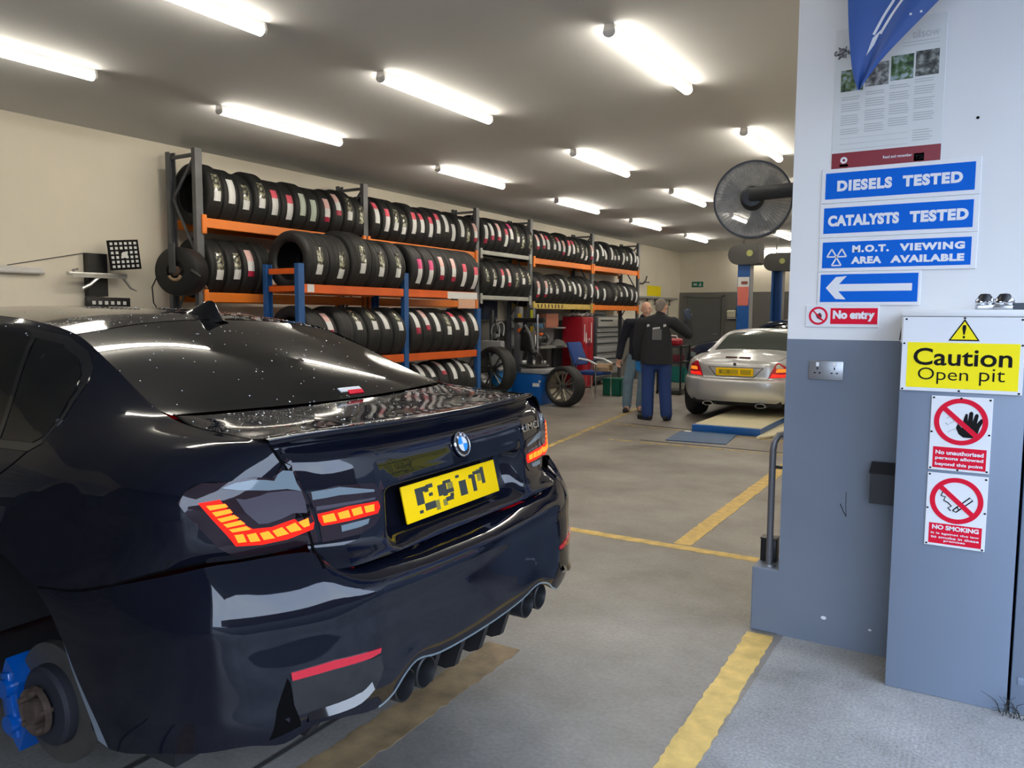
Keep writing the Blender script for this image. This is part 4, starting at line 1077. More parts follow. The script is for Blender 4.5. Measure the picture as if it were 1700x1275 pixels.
row(BY[0] + .06, BY[1] - .05, '0p0ccwc', 1.00, G2, -6.65, 'middle shelf, blue rack near half', 'tyres on the middle shelf of the blue rack', R=(0.32, 0.345), ang=(-0.2, 0.25))
row(BY[1] + .06, BY[2] - .05, 'dpwcrrw', 1.00, G2, -6.65, 'middle shelf, blue rack far half', 'tyres on the middle shelf of the blue rack', R=(0.325, 0.345), ang=(-0.2, 0.3))
row(BY[1] + .25, BY[2] - .05, 'wwpwww', 0.36, G2, -6.65, 'bottom shelf of the blue rack', 'tyres on the bottom shelf of the blue rack', R=(0.29, 0.31), ang=(0.1, 0.5))

# ------------------------------------------------------------------ signs on the pier
SY = PY
def board(name, label, cat, x0, x1, z0, z1, m, y=SY, group=None, t=0.006):
    o = MB().box((0, -t / 2, 0), (x1 - x0, t, z1 - z0), bevel=0.0012, seg=1).build(name, m, None, smooth=0)
    o.location = ((x0 + x1) / 2, y, (z0 + z1) / 2)
    tag(o, label, cat, group)
    o['_t'] = t
    return o
def on(o, name, x0, x1, z0, z1, m, lift=0.0008):
    """A flat printed panel on a board, given in world x and z."""
    t = o['_t']
    return MB().box(((x0 + x1) / 2 - o.location.x, -t - lift / 2, (z0 + z1) / 2 - o.location.z), (x1 - x0, lift, z1 - z0)).build(name, m, o, smooth=0)
def words(o, s, x0, x1, z0, z1, m, bold=0.004, lift=0.001, spacing=1.0, name='lettering'):
    me = fit_text(s, x1 - x0, z1 - z0, bold, 0.0006, spacing)
    w = mesh_obj(name, me, m, o)
    w.location = ((x0 + x1) / 2 - o.location.x, -o['_t'] - lift, (z0 + z1) / 2 - o.location.z); w.rotation_euler = (PI / 2, 0, 0)
    return w
def shape(o, name, poly, m, lift0=0.0006, lift1=0.0014):
    t = o['_t']
    return MB().prism([(x - o.location.x, z - o.location.z) for x, z in poly], -t - lift0, -t - lift1, 'Y').build(name, m, o, smooth=0)
def annulus(o, name, cx_, cz_, r0, r1, m, lift0=0.0006, lift1=0.0015, seg=48):
    t = o['_t']; x = cx_ - o.location.x; z = cz_ - o.location.z
    return MB().lathe([(r0, -t - lift0), (r0, -t - lift1), (r1, -t - lift1), (r1, -t - lift0)], seg, 'Y', (x, 0, z)).build(name, m, o, smooth=0)
def stroke(o, name, pts, w, m, lift=0.0016):
    """Line art drawn on a sign as a flat ribbon."""
    t = o['_t']; P = [Vector((x - o.location.x, 0, z - o.location.z)) for x, z in pts]
    mb = MB(); prev = None
    for i, p in enumerate(P):
        d = (P[min(i + 1, len(P) - 1)] - P[max(i - 1, 0)]).normalized(); n = Vector((-d.z, 0, d.x)) * w / 2
        row = [mb.bm.verts.new(p + n + Vector((0, y, 0))) for y in (-t - 0.0004, -t - lift)] + [mb.bm.verts.new(p - n + Vector((0, y, 0))) for y in (-t - lift, -t - 0.0004)]
        if prev:
            for k in range(3): mb.bm.faces.new((prev[k], prev[k + 1], row[k + 1], row[k]))
        prev = row
    return mb.build(name, m, o, smooth=0)

SW = M['sign_white']
a = board('wall_sign', 'blue DIESELS TESTED sign with white border, topmost of the blue signs', 'sign', -.667, -.062, 1.998, 2.146, SW)
on(a, 'blue_panel', -.650, -.082, 2.016, 2.128, M['sign_blue'])
words(a, 'DIESELS', -.602, -.385, 2.047, 2.094, SW, 0.006, spacing=1.15); words(a, 'TESTED', -.345, -.125, 2.047, 2.094, SW, 0.006, spacing=1.15)
a = board('wall_sign', 'blue CATALYSTS TESTED sign with white border, second of the blue signs', 'sign', -.667, -.062, 1.849, 1.997, SW)
on(a, 'blue_panel', -.652, -.082, 1.867, 1.978, M['sign_blue'])
words(a, 'CATALYSTS', -.634, -.352, 1.897, 1.945, SW, 0.006, spacing=1.08); words(a, 'TESTED', -.312, -.098, 1.897, 1.945, SW, 0.006, spacing=1.12)
a = board('wall_sign', 'blue M.O.T. viewing area available sign with three triangles', 'sign', -.667, -.062, 1.700, 1.848, SW)
on(a, 'blue_panel', -.652, -.082, 1.716, 1.829, M['sign_blue'])
words(a, 'M.O.T.', -.530, -.385, 1.781, 1.812, SW, 0.006, spacing=1.2); words(a, 'VIEWING', -.345, -.105, 1.781, 1.812, SW, 0.006, spacing=1.2)
words(a, 'AREA', -.533, -.412, 1.732, 1.763, SW, 0.006, spacing=1.1); words(a, 'AVAILABLE', -.378, -.105, 1.732, 1.763, SW, 0.006, spacing=1.1)
for cx_, cz_, dn in ((-.613, 1.776, 1), (-.572, 1.776, 1), (-.5925, 1.738, 1)):
    R = 0.0225
    P = [(cx_ + R * math.cos(t), cz_ + R * math.sin(t)) for t in (PI / 2, PI / 2 + 2 * PI / 3, PI / 2 + 4 * PI / 3)]
    Q = [((P[i][0] + P[(i + 1) % 3][0]) / 2, (P[i][1] + P[(i + 1) % 3][1]) / 2) for i in range(3)]
    mbx = []
    for i in range(3): mbx += [P[i], Q[i]]
    stroke(a, 'triangle_mark', [P[0], P[1]], 0.006, SW); stroke(a, 'triangle_mark', [P[1], P[2]], 0.006, SW); stroke(a, 'triangle_mark', [P[2], P[0]], 0.006, SW)
a = board('wall_sign', 'blue sign with a white arrow pointing left, lowest of the blue signs', 'sign', -.667, -.258, 1.552, 1.699, SW)
on(a, 'blue_panel', -.655, -.268, 1.567, 1.688, M['sign_blue'])
shape(a, 'arrow', [(-.632, 1.629), (-.592, 1.676), (-.547, 1.680), (-.578, 1.645), (-.290, 1.645), (-.290, 1.614), (-.580, 1.614), (-.548, 1.578), (-.590, 1.580)], SW)
a = board('wall_sign', 'small red and white No entry sign on the pier beside the tall grey cabinet', 'sign', -.712, -.412, 1.456, 1.552, SW)
on(a, 'red_panel', -.608, -.417, 1.470, 1.540, M['sign_red'])
words(a, 'No entry', -.598, -.428, 1.482, 1.530, SW, 0.006)
annulus(a, 'red_ring', -.659, 1.506, 0.0, 0.037, M['sign_white'], 0.0002, 0.0006)
annulus(a, 'red_ring', -.659, 1.506, 0.031, 0.040, M['sign_red'])
shape(a, 'hand_mark', [(-.676, 1.524), (-.664, 1.512), (-.652, 1.520), (-.644, 1.508), (-.646, 1.494), (-.640, 1.484), (-.655, 1.490), (-.664, 1.496)], mat('dark_red_ink', (0.10, 0.005, 0.01), 0.5))
stroke(a, 'red_bar', [(-.685, 1.532), (-.634, 1.480)], 0.006, M['sign_red'], 0.0018)

# poster partly behind the flag
M['poster'] = mat('poster_paper', (0.63, 0.64, 0.62), 0.35)
M['poster_grey'] = mat('poster_grey_print', (0.42, 0.43, 0.42), 0.5)
po = board('poster', 'pale notice poster with photos and a dark red band along its foot', 'poster', -.632, -.208, 2.138, 2.735, M['poster'], t=0.003)
on(po, 'red_band', -.630, -.210, 2.140, 2.212, mat('poster_maroon', (0.22, 0.012, 0.02), 0.4))
def leafy(nm, c0, c1, c2, sc):
    m = mat(nm, c1, 0.4); nt = m.node_tree; b = nt.nodes['Principled BSDF']; L = nt.links.new
    tc = nt.nodes.new('ShaderNodeTexCoord'); n = nt.nodes.new('ShaderNodeTexNoise'); n.inputs['Scale'].default_value = sc; n.inputs['Detail'].default_value = 6
    r = nt.nodes.new('ShaderNodeValToRGB'); r.color_ramp.elements[0].position = 0.36; r.color_ramp.elements[1].position = 0.66
    r.color_ramp.elements[0].color = (*c0, 1); r.color_ramp.elements[1].color = (*c2, 1); e = r.color_ramp.elements.new(0.5); e.color = (*c1, 1)
    L(tc.outputs['Object'], n.inputs['Vector']); L(n.outputs['Fac'], r.inputs['Fac']); L(r.outputs['Color'], b.inputs['Base Color'])
    return m
for x0, x1, z0, z1, m in ((-.605, -.515, 2.47, 2.56, leafy('printed_photo_green', (0.02, 0.03, 0.02), (0.10, 0.16, 0.05), (0.30, 0.36, 0.40), 45)),
                          (-.508, -.418, 2.48, 2.575, leafy('printed_photo_stone', (0.03, 0.03, 0.03), (0.14, 0.14, 0.13), (0.4, 0.4, 0.38), 45)),
                          (-.410, -.325, 2.490, 2.590, leafy('printed_photo_garden', (0.01, 0.03, 0.01), (0.07, 0.13, 0.04), (0.35, 0.42, 0.45), 40)),
                          (-.318, -.232, 2.494, 2.595, leafy('printed_photo_cave', (0.02, 0.022, 0.018), (0.08, 0.085, 0.07), (0.28, 0.29, 0.26), 45))):
    on(po, 'printed_photo', x0, x1, z0, z1, m)
for c, x in enumerate((-.600, -.505, -.412, -.318)):
    z = 2.455 + 0.012 * c
    for blk in (2, 4, 5, 4):
        for k in range(blk):
            z -= 0.0095
            if z < 2.29 - 0.02 * (c == 1): break
            on(po, 'print_line', x, x + 0.078 - 0.012 * random.random(), z - 0.0016, z + 0.0016, M['poster_grey'])
        z -= 0.010
for z0, z1 in ((2.225, 2.226), (2.248, 2.249), (2.272, 2.273)): on(po, 'print_line', -.600, -.335, z0, z1, M['poster_grey'])
for k in range(5): on(po, 'print_line', -.318, -.255 + 0.01 * (k % 2), 2.235 + k * 0.010, 2.238 + k * 0.010, M['poster_grey'])
for k in range(2): on(po, 'print_line', -.37, -.235, 2.622 + k * 0.013, 2.624 + k * 0.013, M['poster_grey'])
words(po, 'tilsow', -.335, -.235, 2.650, 2.682, M['poster_grey'], -0.001)
shape(po, 'crest_print', [(-.603 + 0.028 * math.cos(t) + 0.006 * math.cos(5 * t), 2.635 + 0.024 * math.sin(t) + 0.006 * math.sin(7 * t)) for t in np.linspace(0, 2 * PI, 28)[:-1]], leafy('crest_ink', (0.02, 0.02, 0.02), (0.10, 0.10, 0.10), (0.5, 0.5, 0.5), 120))
annulus(po, 'logo_print', -.580, 2.180, 0.006, 0.014, SW); on(po, 'logo_print', -.597, -.562, 2.152, 2.163, SW)
on(po, 'logo_print', -.308, -.270, 2.150, 2.182, SW); words(po, 'TSI', -.304, -.274, 2.157, 2.175, M['ink'], 0.002, 0.0015)
words(po, 'Read and remember', -.425, -.315, 2.172, 2.184, SW, 0.001, 0.0012)

# blue pennant hanging from the canopy in front of the poster
FY = 3.44
mb = MB(); rows = []
edgeL = [(-.575, 3.345), (-.565, 3.05), (-.552, 2.80), (-.540, 2.62), (-.520, 2.47), (-.500, 2.403)]
edgeR = [(.44, 3.345), (.12, 3.03), (-.10, 2.82), (-.27, 2.655), (-.42, 2.505), (-.486, 2.415)]
pts = []
for (xl, zl), (xr, zr) in zip(catmull([(x, 0, z) for x, z in edgeL], 4)[:, [0, 2]], catmull([(x, 0, z) for x, z in edgeR], 4)[:, [0, 2]]):
    pts.append([(xl + (xr - xl) * t, FY + 0.022 * math.sin(7 * t + 2 * zl) * (1 - abs(2 * t - 1)) , zl + (zr - zl) * t) for t in np.linspace(0, 1, 17)])
front = pts; back = [[(x, y + 0.003, z) for x, y, z in r] for r in pts]
mb.grid(front); mb.grid(back)
fo = mb.build('pennant_flag', mat('blue_flag_cloth', (0.028, 0.085, 0.30), 0.55), None)
fo.data.transform(Matrix.Translation((0, 0, 0)))
tag(fo, 'blue pennant flag with a white streak hanging in front of the poster', 'flag')
FB = bvh_of([fo])
def fpt(x, z): return (x, 0, z)
decal('white_streak', [(-.476, 3.38, 2.535), (-.455, 3.38, 2.600), (-.425, 3.38, 2.628), (-.448, 3.38, 2.575)], (0, 1, 0), SW, fo, off=0.002, step=0.03, thick=0.001, tree=FB)
for p, q in (((-.452, 2.612), (-.375, 2.745)), ((-.428, 2.612), (-.345, 2.735))):
    seam('streak_edge', [(p[0], 3.4, p[1]), ((p[0] + q[0]) / 2 - 0.004, 3.4, (p[1] + q[1]) / 2), (q[0], 3.4, q[1])], (0, 1, 0), 0.010, SW, fo, off=0.002, tree=FB)
for x, z in ((-.325, 2.655), (-.29, 2.66), (-.287, 2.71)):
    decal('white_streak', [(x, 3.38, z), (x + 0.008, 3.38, z), (x + 0.008, 3.38, z + 0.008), (x, 3.38, z + 0.008)], (0, 1, 0), SW, fo, off=0.002, step=0.03, thick=0.001, tree=FB)

# double socket, letter box
so = MB().box((0, -0.006, 0), (0.146, 0.012, 0.086), bevel=0.004).build('double_socket', mat('brushed_steel_plate', (0.36, 0.37, 0.38), 0.35, metal=0.7), None)
so.location = (-.617, SY, 1.263); tag(so, 'brushed steel double socket on the grey lower wall under the No entry sign', 'socket')
for x in (-0.036, 0.036):
    MB().box((x, -0.0135, 0.026), (0.012, 0.006, 0.018), bevel=0.001).build('switch', M['white'], so)
    MB().box((x, -0.0125, 0.008), (0.005, 0.002, 0.010)).build('socket_hole', M['ink'], so, smooth=0)
    MB().box((x - 0.011, -0.0125, -0.012), (0.009, 0.002, 0.005)).build('socket_hole', M['ink'], so, smooth=0)
    MB().box((x + 0.011, -0.0125, -0.012), (0.009, 0.002, 0.005)).build('socket_hole', M['ink'], so, smooth=0)
lb = thing('wall_box', 'black plastic box with a sloping lid fixed beside the tall cabinet', 'box', (-.352, SY, 0.785))
mb = MB().prism([(-0.001, -0.08), (-0.10, -0.08), (-0.10, 0.05), (-0.001, 0.05)], -0.055, 0.055, 'X'); mb.build('box_body', M['black'], lb, smooth=0)
MB().prism([(-0.001, 0.051), (-0.108, 0.051), (-0.112, 0.058), (-0.03, 0.088), (-0.001, 0.088)], -0.058, 0.058, 'X').build('box_lid', M['black'], lb, smooth=0)

# tall grey cabinet with the warning signs
CY = 3.41
cb = thing('cabinet', 'tall grey steel cabinet with white top carrying the yellow caution sign', 'cabinet', (-0.085, 3.555, 0))
MB().box((0, 0, 0.70), (0.42, 0.285, 1.40), bevel=0.004).build('cabinet_body', M['cabinet'], cb)
MB().box((0, 0, 1.452), (0.425, 0.289, 0.104), bevel=0.003).build('cabinet_top', M['white_wall'], cb)
MB().box((0.0, -0.004, 1.518), (0.426, 0.298, 0.026), bevel=0.004).build('cabinet_cap', M['white_wall'], cb)
MB().box((-0.214, -0.10, 1.46), (0.004, 0.03, 0.10), rot=Matrix.Rotation(0.12, 3, 'Y')).build('hinge_leaf', M['black'], cb, smooth=0)  # black sliver put in for the dark gap between cabinet and wall
c2 = thing('cabinet', 'second grey steel cabinet door at the right edge of the picture', 'cabinet', (0.40, 3.56, 0))
MB().box((0, 0, 0.765), (0.53, 0.27, 1.53), bevel=0.004).build('cabinet_body', M['cabinet'], c2)
MB().box((-0.235, -0.137, 0.13), (0.02, 0.006, 0.03), bevel=0.002).build('door_catch', M['cabinet'], c2)
CS = CY + 0.0025
def bolts(o, pts):
    for x, z in pts:
        MB().ball((x - o.location.x, -o['_t'] - 0.0005, z - o.location.z), (0.0042, 0.003, 0.0036), 10, 6).build('fixing', M['ink'], o)
ca = board('warning_sign', 'large yellow Caution Open pit sign with a warning triangle on the cabinet', 'sign', -.292, .112, 1.216, 1.503, SW, y=3.4103)
on(ca, 'yellow_panel', -.272, .098, 1.230, 1.405, M['sign_yellow'])
words(ca, 'Caution', -.250, .076, 1.317, 1.384, M['ink'], 0.0015); words(ca, 'Open', -.232, -.062, 1.246, 1.308, M['ink'], -0.0005); words(ca, 'pit', -.026, .056, 1.246, 1.310, M['ink'], -0.0005)
shape(ca, 'warning_triangle', [(-.083, 1.496), (-.134, 1.413), (-.031, 1.413)], M['ink'])
shape(ca, 'warning_triangle', [(-.083, 1.487), (-.126, 1.418), (-.039, 1.418)], M['sign_yellow'], 0.0012, 0.0018)
shape(ca, 'exclamation_mark', [(-.088, 1.473), (-.078, 1.473), (-.077, 1.462), (-.081, 1.437), (-.086, 1.437), (-.090, 1.462)], M['ink'], 0.0016, 0.0024)
shape(ca, 'exclamation_mark', [(-.087, 1.432), (-.080, 1.432), (-.080, 1.423), (-.087, 1.423)], M['ink'], 0.0016, 0.0024)
bolts(ca, [(-.280, 1.494), (-.083, 1.499), (.100, 1.494), (-.284, 1.40), (.105, 1.40), (-.284, 1.222), (-.09, 1.222), (.102, 1.222)])
def prohib(cz, label, z0, z1, rp):
    o = board('prohibition_sign', label, 'sign', -.180, .024, z0, z1, SW, y=CS - 0.001)
    annulus(o, 'red_ring', -.078, cz, 0.072, 0.090, M['sign_red'])
    on(o, 'red_panel', -.166, .012, rp[0], rp[1], M['sign_red'])
    return o
o = prohib(1.104, 'white prohibition sign with a black hand crossed out, below the caution sign', .912, 1.200, (.921, 1.003))
# raised hand with five fingers
hp = []
hx, hz = -.062, 1.085
hand = [(-.036, -.028), (-.046, -.004), (-.040, .012), (-.026, -.004), (-.022, .030), (-.016, .052), (-.009, .050), (-.008, .022), (-.004, .056), (.003, .062), (.009, .056), (.008, .022), (.015, .050), (.022, .054), (.027, .047), (.022, .016), (.034, .034), (.042, .036), (.044, .028), (.032, .000), (.026, -.026), (.010, -.040), (-.020, -.040)]
shape(o, 'hand_mark', [(hx + x + 0.015, hz + z) for x, z in hand], M['ink'])
stroke(o, 'red_bar', [(-.142, 1.160), (-.017, 1.046)], 0.018, M['sign_red'], 0.0024)
for q in ([(-.125, 1.115), (-.110, 1.125), (-.100, 1.105), (-.115, 1.095)], [(-.120, 1.062), (-.100, 1.075), (-.082, 1.072)], [(-.128, 1.098), (-.118, 1.090)]): stroke(o, 'face_line', q, 0.003, M['poster_grey'], 0.0014)
for i, s in enumerate(('No unauthorised', 'persons allowed', 'beyond this point')): words(o, s, -.157, .003, .974 - i * .0235, .990 - i * .0235, SW, 0.003)
bolts(o, [(-.172, 1.193), (-.08, 1.194), (.015, 1.192), (-.174, 1.06), (.017, 1.06), (-.172, .919), (-.08, .917), (.016, .920)])
o = prohib(.797, 'white no smoking sign with a crossed-out cigarette, lower on the cabinet', .612, .900, (.622, .702))
cg = lambda pts: [(-.075 + x, .797 + z) for x, z in pts]
stroke(o, 'cigarette_mark', cg([(-.012, -.036), (.042, .018), (.052, .008), (-.002, -.044), (-.014, -.038)]), 0.0045, M['ink'], 0.0018)
stroke(o, 'cigarette_mark', cg([(.0, -.024), (.008, -.034)]), 0.0035, M['ink'], 0.0018)
stroke(o, 'smoke_mark', cg([(-.020, -.040), (-.030, -.030), (-.018, -.022), (-.030, -.010), (-.045, -.002), (-.040, .012), (-.055, .015), (-.050, .030), (-.036, .034)]), 0.004, M['ink'], 0.0018)
stroke(o, 'red_bar', [(-.139, .853), (-.014, .740)], 0.018, M['sign_red'], 0.0024)
words(o, 'NO SMOKING', -.155, .002, .678, .696, SW, 0.004)
for i, s in enumerate(('It is against the law', 'to smoke in these', 'premises')): words(o, s, -.158 + 0.045 * (i == 2), .004 - 0.045 * (i == 2), .657 - i * .014, .667 - i * .014, SW, 0.002)
bolts(o, [(-.172, .893), (.016, .890), (-.174, .76), (.018, .76), (-.172, .619), (.016, .618)])
# fittings lying on the cabinet
def clamp(x, y, label, rz):
    t = thing('metal_clamp', label, 'clamp', (x, y, 1.531), rz, 'metal clamps on the cabinet')
    MB().box((0, 0, 0.010), (0.062, 0.040, 0.020), bevel=0.006).build('clamp_base', M['alu'], t)
    mb = MB().ball((-0.014, 0, 0.030), (0.020, 0.018, 0.020), 14, 10).ball((0.014, 0, 0.032), (0.020, 0.018, 0.020), 14, 10)
    mb.build('clamp_jaw', M['chrome'], t)
    MB().lathe([(0.0, 0.030), (0.016, 0.028), (0.026, 0.014), (0.028, 0.0)], 20, 'Z', (0.0, 0.004, 0.032)).build('clamp_knob', M['black'], t)
clamp(-0.022, 3.48, 'shiny metal clamp with a dark knob, left one on top of the cabinet', 0.2)
clamp(0.040, 3.475, 'shiny metal clamp with a dark knob, right one on top of the cabinet', -0.1)
t = thing('tool_case', 'flat black case with a domed top lying over both cabinets', 'case', (0.16, 3.52, 1.531))
MB().box((0, 0, 0.013), (0.18, 0.10, 0.026), bevel=0.004).build('case_body', mat('dark_grey_plastic', (0.06, 0.07, 0.085), 0.4), t)
MB().lathe([(0.0, 0.060), (0.025, 0.056), (0.043, 0.044), (0.048, 0.028)], 24, 'Z', (0.01, 0, 0)).build('case_dome', M['black'], t)
MB().lathe([(0.049, 0.026), (0.053, 0.030), (0.049, 0.040)], 24, 'Z', (0.01, 0, 0)).build('case_ring', M['chrome'], t)
# pole and little box on the plinth behind the pier edge
t = thing('handrail', 'grey steel tube rail bending into the wall above the low plinth', 'rail', (-.850, 3.76, 0.31))
MB().tube([(0, 0, 0), (0, 0, 0.56), (0.006, 0, 0.60), (0.02, 0.02, 0.63), (0.056, 0.03, 0.64)], 0.016, 12).build('rail_tube', mat('grey_painted_tube', (0.13, 0.13, 0.135), 0.4, metal=0.4), t)
MB().cone((0, 0, 0.0), (0, 0, 0.008), 0.028, seg=20).build('rail_foot', M['steel'], t)
MB().cone((0.005, 0.0, 0.48), (0.055, 0.0, 0.48), 0.008, seg=10).build('rail_bracket', M['black'], t)
t = thing('junction_box', 'small black box standing on the low plinth behind the tube rail', 'box', (-.868, 3.845, 0.31))
MB().box((0, 0, 0.055), (0.075, 0.07, 0.11), bevel=0.005).build('box_body', M['black'], t)
MB().box((0, 0, 0.113), (0.08, 0.075, 0.006), bevel=0.002).build('box_lid', M['black'], t)
# tuft of dry weeds at the foot of the cabinets
mb = MB(); rw = random.Random(5)
for k in range(16):
    x = 0.128 + rw.uniform(-0.03, 0.05); a = rw.uniform(-1, 1); h = rw.uniform(0.03, 0.10)
    mb.tube([(x, 3.405 - rw.uniform(0, .03), 0), (x + a * 0.02, 3.38, h * 0.6), (x + a * 0.07, 3.36 - rw.uniform(0, .03), h)], [0.0016, 0.0012, 0.0006], 5)
tag(mb.build('weed_tuft', mat('dry_weed', (0.025, 0.028, 0.02), 0.8), None), 'tuft of dark dry weeds at the foot of the cabinets', 'weeds')

# wall fan on an arm from the wall behind the pier
fx, fy, fz = -1.20, 4.6, 2.168
ax = Vector((-0.20, 0.98, 0.03)).normalized()
t = thing('wall_fan', 'round black-rimmed wall fan with a mesh guard on a long arm', 'fan', (fx, fy, fz))
rot = ax.to_track_quat('Z', 'Y').to_matrix().to_4x4()
def frot(o): o.matrix_local = rot; return o
RF = 0.214
frot(MB().lathe([(RF - 0.006, -0.05), (RF + 0.004, -0.05), (RF + 0.004, 0.05), (RF - 0.006, 0.05)], 72, 'Z', closed=True).build('rim', M['black'], t))
mb = MB()
for k in range(60):
    a = 2 * PI * k / 60
    mb.tube([(0.05 * math.cos(a), 0.05 * math.sin(a), -0.062), (0.13 * math.cos(a), 0.13 * math.sin(a), -0.060), (RF * math.cos(a), RF * math.sin(a), -0.045)], 0.0009, 4)
for r in np.linspace(0.06, RF - 0.01, 9):
    mb.lathe([(r - 0.0008, -0.0615), (r + 0.0008, -0.0615), (r + 0.0008, -0.0600), (r - 0.0008, -0.0600)], 60, 'Z', closed=True)
M['guard'] = mat('dusty_guard_wire', (0.20, 0.195, 0.185), 0.6)
frot(mb.build('guard', M['guard'], t))
veil = mat('dusty_mesh_cover', (0.33, 0.32, 0.30), 0.9, alpha=0.72, noise=0.25, nscale=30)
frot(MB().lathe([(0.05, -0.0565), (RF - 0.005, -0.044)], 60, 'Z').build('mesh_cover', veil, t))
mb = MB()
for k in range(3):
    a = 2 * PI * k / 3 + 0.4
    P = []
    for r in np.linspace(0.03, 0.185, 6):
        w = 0.30 + 0.55 * (r / 0.185)
        P.append([(r * math.cos(a + s * w), r * math.sin(a + s * w), 0.02 + s * 0.03) for s in np.linspace(-0.6, 0.6, 6)])
    mb.grid(P)
frot(mb.build('blade', mat('fan_blade', (0.05, 0.05, 0.052), 0.4), t))
frot(MB().lathe([(0.0, -0.17), (0.05, -0.165), (0.064, -0.14), (0.066, -0.07), (0.05, -0.055)], 32, 'Z').build('motor', M['black'], t))
MB().box((0.33, -0.165, 0.018), (0.62, 0.045, 0.075), bevel=0.01, rot=Matrix.Rotation(-0.03, 3, 'Y')).build('arm', M['black_metal'], t)
MB().box((0.675, -0.165, 0.0), (0.03, 0.12, 0.16), bevel=0.01).build('wall_bracket', M['black_metal'], t)

# ------------------------------------------------------------------ workshop equipment beyond the car
M['mblue'] = mat('machine_blue', (0.004, 0.085, 0.33), 0.35, noise=0.05, nscale=6)
M['mblue2'] = mat('machine_sky_blue', (0.006, 0.15, 0.42), 0.4)
M['mgrey'] = mat('machine_grey', (0.30, 0.31, 0.32), 0.4)
M['mdark'] = mat('machine_dark_grey', (0.055, 0.06, 0.065), 0.45)
M['red'] = mat('tool_cabinet_red', (0.32, 0.008, 0.02), 0.3)
M['yellow'] = mat('safety_yellow', (0.65, 0.42, 0.01), 0.5)
M['cloth_blue'] = mat('blue_upholstery', (0.012, 0.045, 0.19), 0.85)
M['card'] = mat('brown_card', (0.36, 0.25, 0.15), 0.8, noise=0.1)
M['green'] = mat('green_plastic', (0.004, 0.10, 0.06), 0.45)
M['teal'] = mat('teal_plastic', (0.004, 0.17, 0.16), 0.45)

# wheel balancer with a wheel on its shaft
t = thing('wheel_balancer', 'blue wheel balancer with white sticker at the end of the blue rack', 'wheel balancer', (-7.12, 10.98, 0))
MB().box((0, 0, 0.29), (0.50, 0.46, 0.58), bevel=0.03).build('cabinet', M['mblue2'], t)
MB().box((0, 0.02, 0.62), (0.56, 0.52, 0.07), bevel=0.02).build('weight_tray', M['mdark'], t)
MB().box((-0.12, 0.18, 0.86), (0.42, 0.14, 0.42), bevel=0.03).build('control_head', M['mgrey'], t)
MB().box((0.0, -0.235, 0.36), (0.11, 0.004, 0.13)).build('sticker', M['sign_white'], t, smooth=0)
MB().cone((0.29, -0.1, 0.62), (0.37, -0.44, 0.62), 0.05, 0.03).build('shaft', M['steel'], t)
M['rim_dark'] = mat('dark_alloy', (0.10, 0.10, 0.10), 0.3, metal=0.85)
M['rim_bronze'] = mat('bronze_grey_alloy', (0.24, 0.215, 0.17), 0.35, metal=0.8)
def car_wheel(label, loc, nrm, R, w, mrim, spokes, group=None):
    t = thing('alloy_rim_tyre', label, 'car wheel', loc, 0, group)
    rot = Vector(nrm).to_track_quat('Y', 'Z').to_matrix().to_4x4()
    a = mesh_obj('tyre', tyre_mesh(R, w, 0.75), None, t); a.matrix_local = rot
    ri = 0.80 * R
    mb = MB().lathe([(ri - 0.004, -w*0.42), (ri + 0.014, -w*0.46), (ri + 0.014, w*0.46), (ri + 0.006, w*0.47), (ri - 0.012, w*0.42), (ri - 0.03, w * 0.2), (ri - 0.03, -w*0.3)], 56, 'Y', closed=True)
    for k in range(spokes):
        for da in (-0.10, 0.10):
            an = 2 * PI * k / spokes
            c0, s0, c1, s1 = math.cos(an + da * 0.6), math.sin(an + da * 0.6), math.cos(an + da * 1.7), math.sin(an + da * 1.7)
            mb.tube([(0.045 * c0, w * 0.30, 0.045 * s0), (0.5 * ri * c1, w * 0.36, 0.5 * ri * s1), ((ri - 0.01) * c1, w * 0.40, (ri - 0.01) * s1)], [0.018, 0.014, 0.016], 6)
    mb.cone((0, w * 0.18, 0), (0, w * 0.36, 0), 0.065, 0.055, seg=24)
    b = mb.build('rim', mrim, t); b.matrix_local = rot
    c = MB().cone((0, w * 0.35, 0), (0, w * 0.375, 0), 0.030, 0.026, seg=20).build('centre_cap', M['mdark'], t); c.matrix_local = rot
    for k in range(5):
        an = 2 * PI * k / 5 + 0.3
        n = MB().cone((0.047 * math.cos(an), w * 0.34, 0.047 * math.sin(an)), (0.047 * math.cos(an), w * 0.365, 0.047 * math.sin(an)), 0.009, seg=6).build('wheel_nut', M['mdark'], t); n.matrix_local = rot
    return t
car_wheel('dark alloy wheel with tyre mounted on the blue wheel balancer', (-6.74, 10.48, 0.625), (-0.22, -0.97, 0), 0.375, 0.25, M['rim_dark'], 5)
car_wheel('bronze grey multi-spoke alloy wheel with tyre standing on the floor', (-5.96, 11.40, 0.337), (-0.12, -0.99, 0.04), 0.335, 0.26, M['rim_bronze'], 7)
